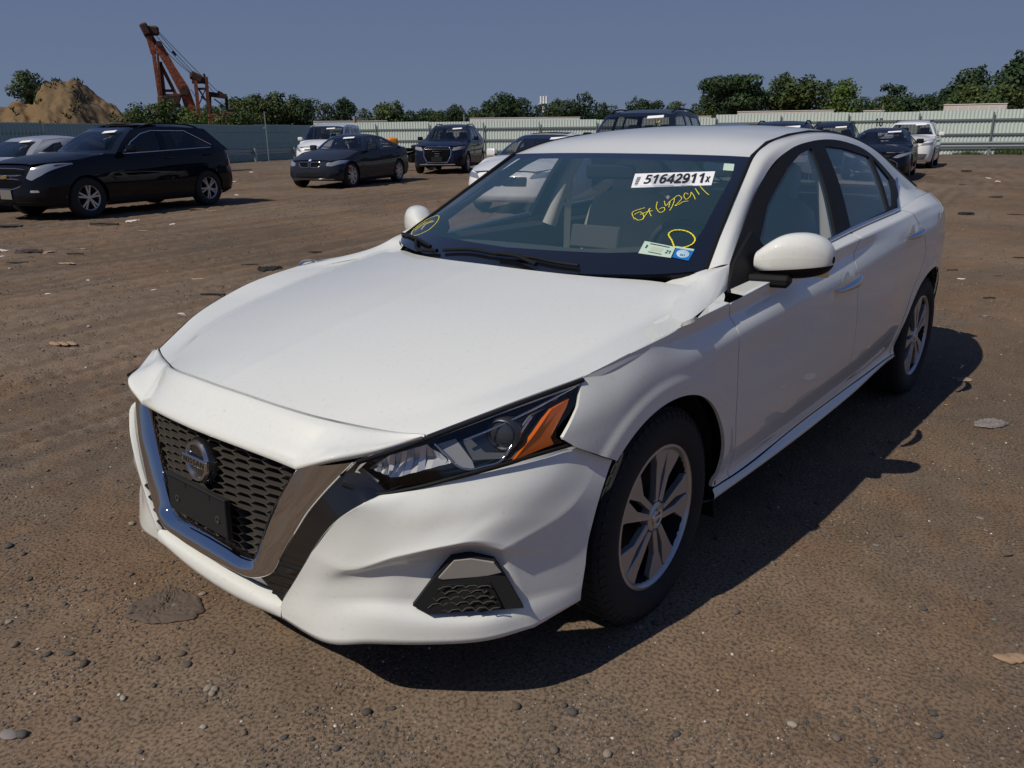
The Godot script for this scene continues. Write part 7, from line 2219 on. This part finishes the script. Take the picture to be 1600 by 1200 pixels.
func build_crane() -> void:
	var c := thing("rusty_crane", "old rusty red excavator crane with tall boom and cables behind the left fence", "crane", Vector3(-59.24, 0.0, -32.09), 1.0634)
	# boom: a broad box girder bent at its joint
	for z in [-0.55, 0.55]:
		piece("boom", plate(PackedVector2Array([v2(crane_point(310, 285)), v2(crane_point(395, 325)), v2(crane_point(520, 530)), v2(crane_point(665, 750)), v2(crane_point(740, 960)), v2(crane_point(770, 1180)), v2(crane_point(700, 1180)), v2(crane_point(640, 960)), v2(crane_point(540, 760)), v2(crane_point(420, 520)), v2(crane_point(312, 340))]), 0.14, Transform3D(Basis(), Vector3(0, 0, z)), 0.02), mats.rust_light, c)
	piece("boom_web", joined([girder(crane_point(352, 310), crane_point(600, 755), 0.55, 0.95), girder(crane_point(600, 755), crane_point(715, 1180), 0.55, 0.95)]), mats.rust, c)
	piece("joint", moved(turned([Vector2(-0.75, 0.0), Vector2(-0.75, 0.33), Vector2(0.75, 0.33), Vector2(0.75, 0.0)], 16), Transform3D(Basis(Vector3.UP, -PI / 2), crane_point(620, 790))), mats.rust_dark, c)
	piece("joint", moved(turned([Vector2(-0.7, 0.0), Vector2(-0.7, 0.22), Vector2(0.7, 0.22), Vector2(0.7, 0.0)], 16), Transform3D(Basis(Vector3.UP, -PI / 2), crane_point(352, 290))), mats.rust_dark, c)
	# dipper stick: two legs from the head sheaves down to the bucket
	piece("head", joined([block(Vector3(0.55, 0.85, 1.2), crane_point(205, 130), 0.1, Basis(Vector3.BACK, 0.35)), block(Vector3(0.95, 0.62, 0.9), crane_point(275, 140), 0.12), girder(crane_point(225, 170), crane_point(300, 290), 0.55, 0.7)]), mats.rust_dark, c)
	piece("stick", girder(crane_point(240, 200), crane_point(290, 380), 0.42, 0.9), mats.rust_light, c)
	for z in [-0.4, 0.4]:
		piece("stick_leg", girder(crane_point(285, 360, z), crane_point(350, 860, z), 0.24, 0.2), mats.rust_light, c)
		piece("stick_leg", girder(crane_point(330, 380, z), crane_point(370, 860, z), 0.14, 0.2), mats.rust, c)
	piece("bracket", joined([girder(crane_point(352, 470), crane_point(392, 840), 0.34, 0.5), girder(crane_point(352, 480), crane_point(525, 830), 0.26, 0.5), girder(crane_point(385, 785), crane_point(500, 785), 0.18, 0.5), girder(crane_point(385, 840), crane_point(590, 835), 0.2, 0.7)]), mats.rust, c)
	var tub := plate(PackedVector2Array([v2(crane_point(330, 850)), v2(crane_point(590, 830)), v2(crane_point(560, 930)), v2(crane_point(520, 985)), v2(crane_point(400, 970)), v2(crane_point(325, 960))]), 1.5, Transform3D(Basis(), Vector3(0, 0, 0.7)), 0.03)
	piece("bucket", tub, mats.rust_dark, c)
	piece("bucket_plate", plate(PackedVector2Array([v2(crane_point(325, 855)), v2(crane_point(380, 850)), v2(crane_point(405, 960)), v2(crane_point(330, 975))]), 0.08, Transform3D(Basis(), Vector3(0, 0, 0.8)), 0.02), mats.rust_pale, c)
	piece("bucket_teeth", joined([girder(crane_point(505, 960, 0.3), crane_point(530, 1040, 0.3), 0.2, 0.2), girder(crane_point(555, 930), crane_point(590, 1010), 0.2, 0.2), girder(crane_point(520, 1030), crane_point(620, 1025), 0.12, 0.6)]), mats.rust_pale, c)
	# gantry with crossed braces
	for z in [-0.7, 0.7]:
		piece("gantry_leg", girder(crane_point(735, 640, z), crane_point(790, 1180, z), 0.26, 0.22), mats.rust_light, c)
		piece("gantry_leg", girder(crane_point(858, 640, z), crane_point(900, 1180, z), 0.22, 0.22), mats.rust, c)
		piece("brace", joined([girder(crane_point(775, 770, z), crane_point(880, 930, z), 0.07, 0.08), girder(crane_point(850, 770, z), crane_point(785, 930, z), 0.07, 0.08), girder(crane_point(760, 765, z), crane_point(870, 765, z), 0.1, 0.1), girder(crane_point(800, 850, z), crane_point(865, 900, z), 0.06, 0.06)]), mats.rust_dark, c)
	piece("gantry_head", joined([block(Vector3(0.9, 0.55, 1.7), crane_point(750, 640), 0.08, Basis(Vector3.BACK, -0.5)), block(Vector3(0.7, 0.4, 1.5), crane_point(815, 670), 0.08, Basis(Vector3.BACK, -0.3)), girder(crane_point(675, 602), crane_point(760, 612), 0.16, 0.5), girder(crane_point(862, 690), crane_point(832, 600), 0.16, 0.5), girder(crane_point(700, 690), crane_point(880, 690), 0.18, 1.2)]), mats.rust_dark, c)
	piece("rear_frame", joined([girder(crane_point(885, 825), crane_point(1090, 855), 0.32, 1.2), girder(crane_point(905, 840), crane_point(915, 1180), 0.14, 0.2), girder(crane_point(1085, 850), crane_point(1100, 1050), 0.22, 0.3), girder(crane_point(990, 800), crane_point(1045, 830), 0.2, 0.6), girder(crane_point(950, 880), crane_point(1120, 1010), 0.09, 0.12)]), mats.rust_dark, c)
	var tank := plate(PackedVector2Array([v2(crane_point(880, 1060)), v2(crane_point(1080, 1035)), v2(crane_point(1310, 1035)), v2(crane_point(1390, 1090)), v2(crane_point(1420, 1180)), v2(crane_point(1420, 1300)), v2(crane_point(880, 1300))]), 2.6, Transform3D(Basis(), Vector3(0, 0, 1.3)), 0.06)
	piece("cab_house", tank, mats.rust, c)
	piece("house_rail", joined([girder(crane_point(1130, 1015), crane_point(1310, 1025), 0.09, 0.1), girder(crane_point(1120, 1000), crane_point(1130, 1040), 0.2, 0.2), girder(crane_point(1290, 1015), crane_point(1300, 1045), 0.15, 0.15)]), mats.rust_pale, c)
	piece("house_opening", moved(turned([Vector2(0.0, 0.0), Vector2(0.0, 1.05)], 24), Transform3D(Basis(Vector3.BACK, 0.0) * Basis(Vector3.UP, -PI / 2), crane_point(1285, 1155, 1.305))), mats.liner, c)
	for v in [[340, 145, 990, 800], [340, 165, 720, 590], [325, 200, 700, 600], [410, 350, 690, 600], [870, 720, 1000, 860], [690, 770, 770, 900], [1120, 890, 1290, 1020]]:
		var a := crane_point(v[0], v[1])
		var b := crane_point(v[2], v[3])
		piece("cable", tube(PackedVector3Array([a, (a + b) / 2 + Vector3(0, -0.06, 0), b]), 0.022, 5), mats.black, c)
	piece("cable_block", girder(crane_point(488, 355), crane_point(530, 400), 0.16, 0.2), mats.black, c)
	var tw := thing("white_tower", "tiny white tower rising over the far treeline", "tower", Vector3(-132.9, 0, -171.9))
	piece("shaft", tube(PackedVector3Array([Vector3(0, -1, 0), Vector3(0, 8.3, 0)]), 0.55, 8), mats.trailer, tw)
	for k in 3:
		piece("antenna_panel", block(Vector3(0.5, 1.9, 0.3), Vector3(-0.9 + k * 0.9, 9.2, 0.4), 0.04), mats.trailer, tw)
	piece("platform", block(Vector3(2.6, 0.2, 1.4), Vector3(0, 8.3, 0.2), 0.03), mats.trailer, tw)


func v2(v: Vector3) -> Vector2:
	return Vector2(v.x, v.y)
var debris := [
	["stone", -0.607, 1.148, 0.022, 0.80, "stone_dark", "dark round stone left of the crumpled cloth"],
	["stone", -0.006, 1.241, 0.024, 0.80, "stone_pale", "pale flat stone lying beyond the bumper near the bottom edge"],
	["stone", 0.266, 1.164, 0.021, 0.80, "stone_pale", "pale pebble, lower left of the car nose"],
	["stone", 0.361, 1.109, 0.022, 0.80, "stone_brown", "brown stone beside a tiny pebble near the bottom edge"],
	["stone", -0.095, 1.017, 0.019, 0.70, "stone_dark", "small stone just below the crumpled cloth"],
	["stone", 0.049, 0.950, 0.021, 0.80, "stone_brown", "brown pebble between the cloth and the car shadow"],
	["stone", -0.016, 1.357, 0.024, 0.70, "stone_dark", "greenish dark stone in the gravel at lower left"],
	["stone", 0.005, 1.162, 0.020, 0.80, "stone_dark", "dark stone above the pale flat stone"],
	["stone", 0.225, 1.305, 0.017, 0.70, "stone_dark", "dark stone at the bottom edge below the gravel"],
	["stone", -0.060, 1.467, 0.036, 0.70, "stone_dark", "rounded dark stone beside the grey slab at lower left"],
	["stone", -1.165, 1.119, 0.039, 0.70, "stone_dark", "dark stone at the left edge level with the plate holder"],
	["slab", -0.085, 1.490, 0.057, 0.50, "stone_gray", "flat grey slab chip at the lower left corner"],
	["stone", 1.406, 0.211, 0.029, 0.70, "stone_pale", "pale lumpy stone in the sunlit dirt before the front wheel"],
	["stone", 1.667, -0.057, 0.028, 0.70, "stone_dark", "dark bluish stone at lower right"],
	["stone", 1.598, 0.203, 0.025, 0.60, "stone_dark", "half buried dark stone at the bottom edge"],
	["stone", 1.647, 0.013, 0.015, 0.70, "stone_tan", "small tan stone beside the dark bluish stone"],
	["slab", 1.285, -0.873, 0.028, 0.50, "stone_gray", "flat stone chip outside the shadow of the mirror"],
	["slab", 1.528, -1.332, 0.034, 0.50, "stone_gray", "grey stone chip at the right edge above the broken wood"],
	["stone", 1.703, -0.630, 0.019, 0.80, "stone_green", "greenish pebble near the right edge"],
	["slab", 1.096, -0.620, 0.024, 0.50, "stone_gray", "flat pale chip just outside the front wheel shadow"],
	["slab", 0.896, -0.379, 0.028, 0.60, "stone_gray", "pale chip lying inside the shadow beside the front wheel"],
	["wood", 1.784, -0.454, 0.098, 0.35, "wood", "knobbly broken piece of tan wood at the right edge"],
	["twig", 1.663, -1.085, 0.043, 0.30, "black", "curved black twig near the right edge"],
	["wood", -4.186, -0.273, 0.235, 0.20, "wood", "splintered tan board lying left of the car nose"],
	["slab", -4.033, -0.277, 0.063, 0.50, "stone_gray", "small stone beside the splintered tan board"],
	["strip", -8.746, -1.574, 0.263, 0.15, "rubber", "dark rubber strip on the dirt at left"],
	["scrap", -10.067, -1.883, 0.142, 0.15, "paper", "white paper strip at the left edge"],
	["scrap", -9.374, -1.619, 0.077, 0.30, "paper", "small white scrap below the white strip at the left edge"],
	["cloth", -9.529, -1.985, 0.372, 0.20, "stain", "dark purplish rag lying on the dirt at left"],
	["cloth", -9.298, -2.153, 0.174, 0.30, "dry", "clump of dry tan weeds beside the purplish rag"],
	["wood", -8.090, -1.879, 0.234, 0.18, "wood", "thin tan board right of the rubber strip"],
	["strip", -8.838, -2.281, 0.224, 0.12, "rubber", "thin dark strip above the tan board"],
	["scrap", -9.181, -2.528, 0.097, 0.50, "dry", "pale crumpled leaf of paper above the dark strip"],
	["strip", -13.244, -3.037, 0.437, 0.18, "rubber", "dark board lying before the black suv"],
	["scrap", -12.397, -4.726, 0.254, 0.35, "paper", "white cracked plastic shell in front of the black suv"],
	["strip", -11.970, -4.046, 0.487, 0.12, "rubber", "long dark trim strip in front of the black suv"],
	["wood", -10.697, -4.064, 0.169, 0.18, "dry", "tan splinter right of the long dark trim strip"],
	["scrap", -6.766, -1.548, 0.038, 0.60, "paper", "tiny white scrap in the middle of the left ruts"],
	["scrap", -6.241, -0.959, 0.063, 0.40, "paper", "white chip beside a short splinter at left"],
	["wood", -6.148, -0.991, 0.098, 0.12, "wood", "short brown splinter beside the white chip"],
	["scrap", -5.673, -1.711, 0.062, 0.40, "paper", "white chip nearer to the car among the left ruts"],
	["scrap", -4.459, -1.337, 0.076, 0.30, "paper", "crushed white wrapper left of the hood"],
	["stone", -4.580, -0.626, 0.046, 0.60, "stone_pale", "pale stone below the left ruts"],
	["stone", -8.389, -1.368, 0.053, 0.60, "stone_pale", "pebble at the left edge under the rubber strip"],
	["cloth", -5.836, -3.099, 0.330, 0.25, "black", "torn black mesh lying beyond the hood"],
	["strip", -6.288, -3.154, 0.188, 0.10, "rubber", "thin black strip left of the torn mesh"],
	["wood", -5.978, -2.330, 0.190, 0.20, "dry", "pale bent board beyond the hood"],
	["strip", -4.970, -1.925, 0.232, 0.15, "rubber", "bent dark plastic strip beyond the hood"],
	["strip", -6.481, -4.212, 0.169, 0.20, "rubber", "dark lump of plastic beyond the right mirror"],
	["scrap", -11.192, -4.824, 0.119, 0.40, "paper", "white paper scrap behind the rear wheel of the black suv"],
	["strip", -12.397, -4.726, 0.204, 0.20, "black", "black insert inside the white plastic shell"],
	["scrap", -21.729, -12.485, 0.178, 0.40, "paper", "white scrap near the tail of the black suv"],
	["scrap", -16.363, -9.230, 0.121, 0.40, "paper", "lower white scrap near the tail of the black suv"],
	["strip", -28.269, -16.663, 1.138, 0.08, "rubber", "long dark branch on the dirt behind the black suv"],
	["scrap", -27.229, -16.617, 0.166, 0.50, "paper", "white bit at the end of the long dark branch"],
	["scrap", -12.911, -6.528, 0.220, 0.20, "dry", "pale flattened paper below the rear wheel of the black suv"],
	["strip", -4.280, -29.423, 0.359, 0.30, "black", "black lump on the dirt right of the white suv"],
	["wood", -2.888, -22.271, 0.436, 0.10, "rubber", "dark stick right of the near black sedan"],
	["cloth", -1.365, -17.941, 0.324, 0.20, "stain", "dark brown clump at the right edge behind the car"],
	["cloth", -1.040, -13.583, 0.356, 0.20, "black", "black scrap cluster right of the tail light"],
	["wood", -0.425, -14.268, 0.263, 0.10, "rubber", "dark stick at the right edge level with the tail light"],
	["scrap", -2.928, -25.720, 0.180, 0.40, "paper", "white scrap right of the black lump"],
	["scrap", -2.371, -23.870, 0.168, 0.50, "paper", "second white scrap right of the black lump"],
	["scrap", 0.291, -6.892, 0.087, 0.20, "paper", "white sliver beside the rear wheel arch"],
	["wood", 0.542, -7.354, 0.107, 0.10, "rubber", "thin dark stick right of the white sliver"],
	["strip", 0.102, -7.414, 0.108, 0.25, "black", "dark clod right behind the rear wheel"],
	["strip", 0.698, -6.010, 0.105, 0.25, "black", "dark crumpled bit right of the rear wheel"],
	["scrap", 0.813, -5.263, 0.071, 0.35, "stone_gray", "grey crushed paper above the rear shadow"],
	["scrap", 1.345, -2.491, 0.188, 0.30, "stone_gray", "flat grey cardboard piece right of the shadow"],
	["scrap", 0.912, -3.698, 0.019, 0.70, "blue", "tiny blue bottle cap in the shadow behind the rear wheel"],
	["scrap", 1.074, -3.241, 0.096, 0.40, "dry", "orange brown dry leaf at the shadow edge behind the rear wheel"],
	["scrap", 1.105, -2.689, 0.020, 0.70, "orange", "tiny orange chip right of the shadow"],
	["wood", 0.488, -8.802, 0.123, 0.25, "black", "dark bent twig at the right edge"],
]
var cloth_outline := poly2([-0.375, 1.062, -0.429, 1.019, -0.418, 0.969, -0.422, 0.930, -0.433, 0.888, -0.406, 0.874, -0.363, 0.874, -0.301, 0.860, -0.211, 0.888, -0.198, 0.936, -0.242, 0.992, -0.287, 1.034, -0.324, 1.045])


func rag(outline: PackedVector2Array, center: Vector2, high: float, seed_: int) -> Dictionary:
	var f := FastNoiseLite.new()
	f.seed = seed_
	f.frequency = 3.2 / maxf(outline[0].distance_to(center), 0.01)
	f.fractal_octaves = 4
	f.fractal_type = FastNoiseLite.FRACTAL_RIDGED
	var p := PackedVector3Array()
	var ring := PackedVector2Array()
	for k in outline.size():
		for j in 6:
			ring.append(outline[k].lerp(outline[(k + 1) % outline.size()], j / 6.0))
	var w := ring.size() + 1
	for r in 17:
		for k in w:
			var q := center.lerp(ring[k % ring.size()], r / 16.0 * (1.0 + (0.10 * f.get_noise_2d(k * 9.0, 3.0) if r > 0 else 0.0)))
			var y := ground_at(q.x, q.y) + high * (0.35 + 0.75 * f.get_noise_2d(q.x * 2.0, q.y * 2.0)) * (1.0 if r < 16 else 0.3) + 0.002
			p.append(Vector3(q.x, y, q.y))
	var m := lattice(p, w, 17)
	for k in m.n.size():
		if m.n[k].y < 0:
			m.n[k] = -m.n[k]
	return m


func build_debris() -> void:
	var c := Vector2.ZERO
	for v in cloth_outline:
		c += v / cloth_outline.size()
	var cloth := rag(cloth_outline, c, 0.012, 4)
	var o := piece("crumpled_cloth", rimmed(cloth, 0.006), mats.rag, self)
	tag(o, "crumpled dirt brown cloth lying before the car bumper", "cloth")
	var seed_ := 100
	for v in debris:
		seed_ += 1
		rng.seed = seed_
		var at := Vector3(v[1], ground_at(v[1], v[2]), v[2])
		var size: float = v[3]
		var m := {}
		var called: String = v[0]
		match called:
			"stone":
				m = moved(pebble(seed_, 0.5), Transform3D(Basis(Vector3.UP, rng.randf() * TAU).scaled(Vector3(size * 0.5, size * 0.42, size * 0.42)), Vector3(0, size * 0.1, 0)))
			"slab":
				called = "stone_chip"
				m = moved(pebble(seed_, 0.55), Transform3D(Basis(Vector3.UP, 0.75 + rng.randf_range(-0.3, 0.3)).scaled(Vector3(size * 0.5, size * 0.16, size * 0.35)), Vector3(0, size * 0.05, 0)))
			"wood":
				called = "wood_scrap"
				var parts := []
				for k in 3:
					parts.append(moved(pebble(seed_ + k * 7, 0.45), Transform3D(Basis(Vector3.UP, 0.72 + rng.randf_range(-0.12, 0.12)).scaled(Vector3(size * 0.36, size * maxf(v[4], 0.10) * 0.45, size * maxf(v[4], 0.10) * 0.6)), Basis(Vector3.UP, 0.72) * Vector3((k - 1) * size * 0.26, size * 0.03, 0))))
				m = joined(parts)
			"strip":
				called = "plastic_strip"
				var path := PackedVector3Array()
				for k in 6:
					path.append(Basis(Vector3.UP, 0.65 + rng.randf_range(-0.03, 0.03)) * Vector3((k - 2.5) * size * 0.2, size * 0.04 + size * 0.03 * rng.randf(), size * 0.06 * sin(k * 1.4)))
				m = tube(path, size * clampf(v[4], 0.06, 0.2) * 0.32, 5)
			"twig":
				var path := PackedVector3Array()
				for k in 7:
					path.append(Basis(Vector3.UP, 0.9) * Vector3((k - 3) * size * 0.16, size * 0.08 * sin(k * 0.5), size * 0.12 * sin(k * 0.52)))
				m = tube(path, size * 0.05, 5)
			_:
				var ring := PackedVector2Array()
				for k in 7:
					var t := TAU * k / 7.0
					ring.append(Vector2(at.x, at.z) + Vector2(cos(t), sin(t) * clampf(v[4] * 2.0, 0.35, 0.9)).rotated(-0.7) * size * 0.5 * rng.randf_range(0.75, 1.1))
				m = moved(rag(ring, Vector2(at.x, at.z), size * 0.12, seed_), Transform3D(Basis(), -at))
		var mat: Material = mats.get("debris_" + str(v[5]))
		var q := piece(called, m, mat, self)
		q.position = at
		tag(q, v[6], {"stone": "stone", "stone_chip": "stone", "wood_scrap": "wood scrap", "plastic_strip": "plastic strip", "twig": "twig", "scrap": "scrap", "cloth": "rag"}[called])
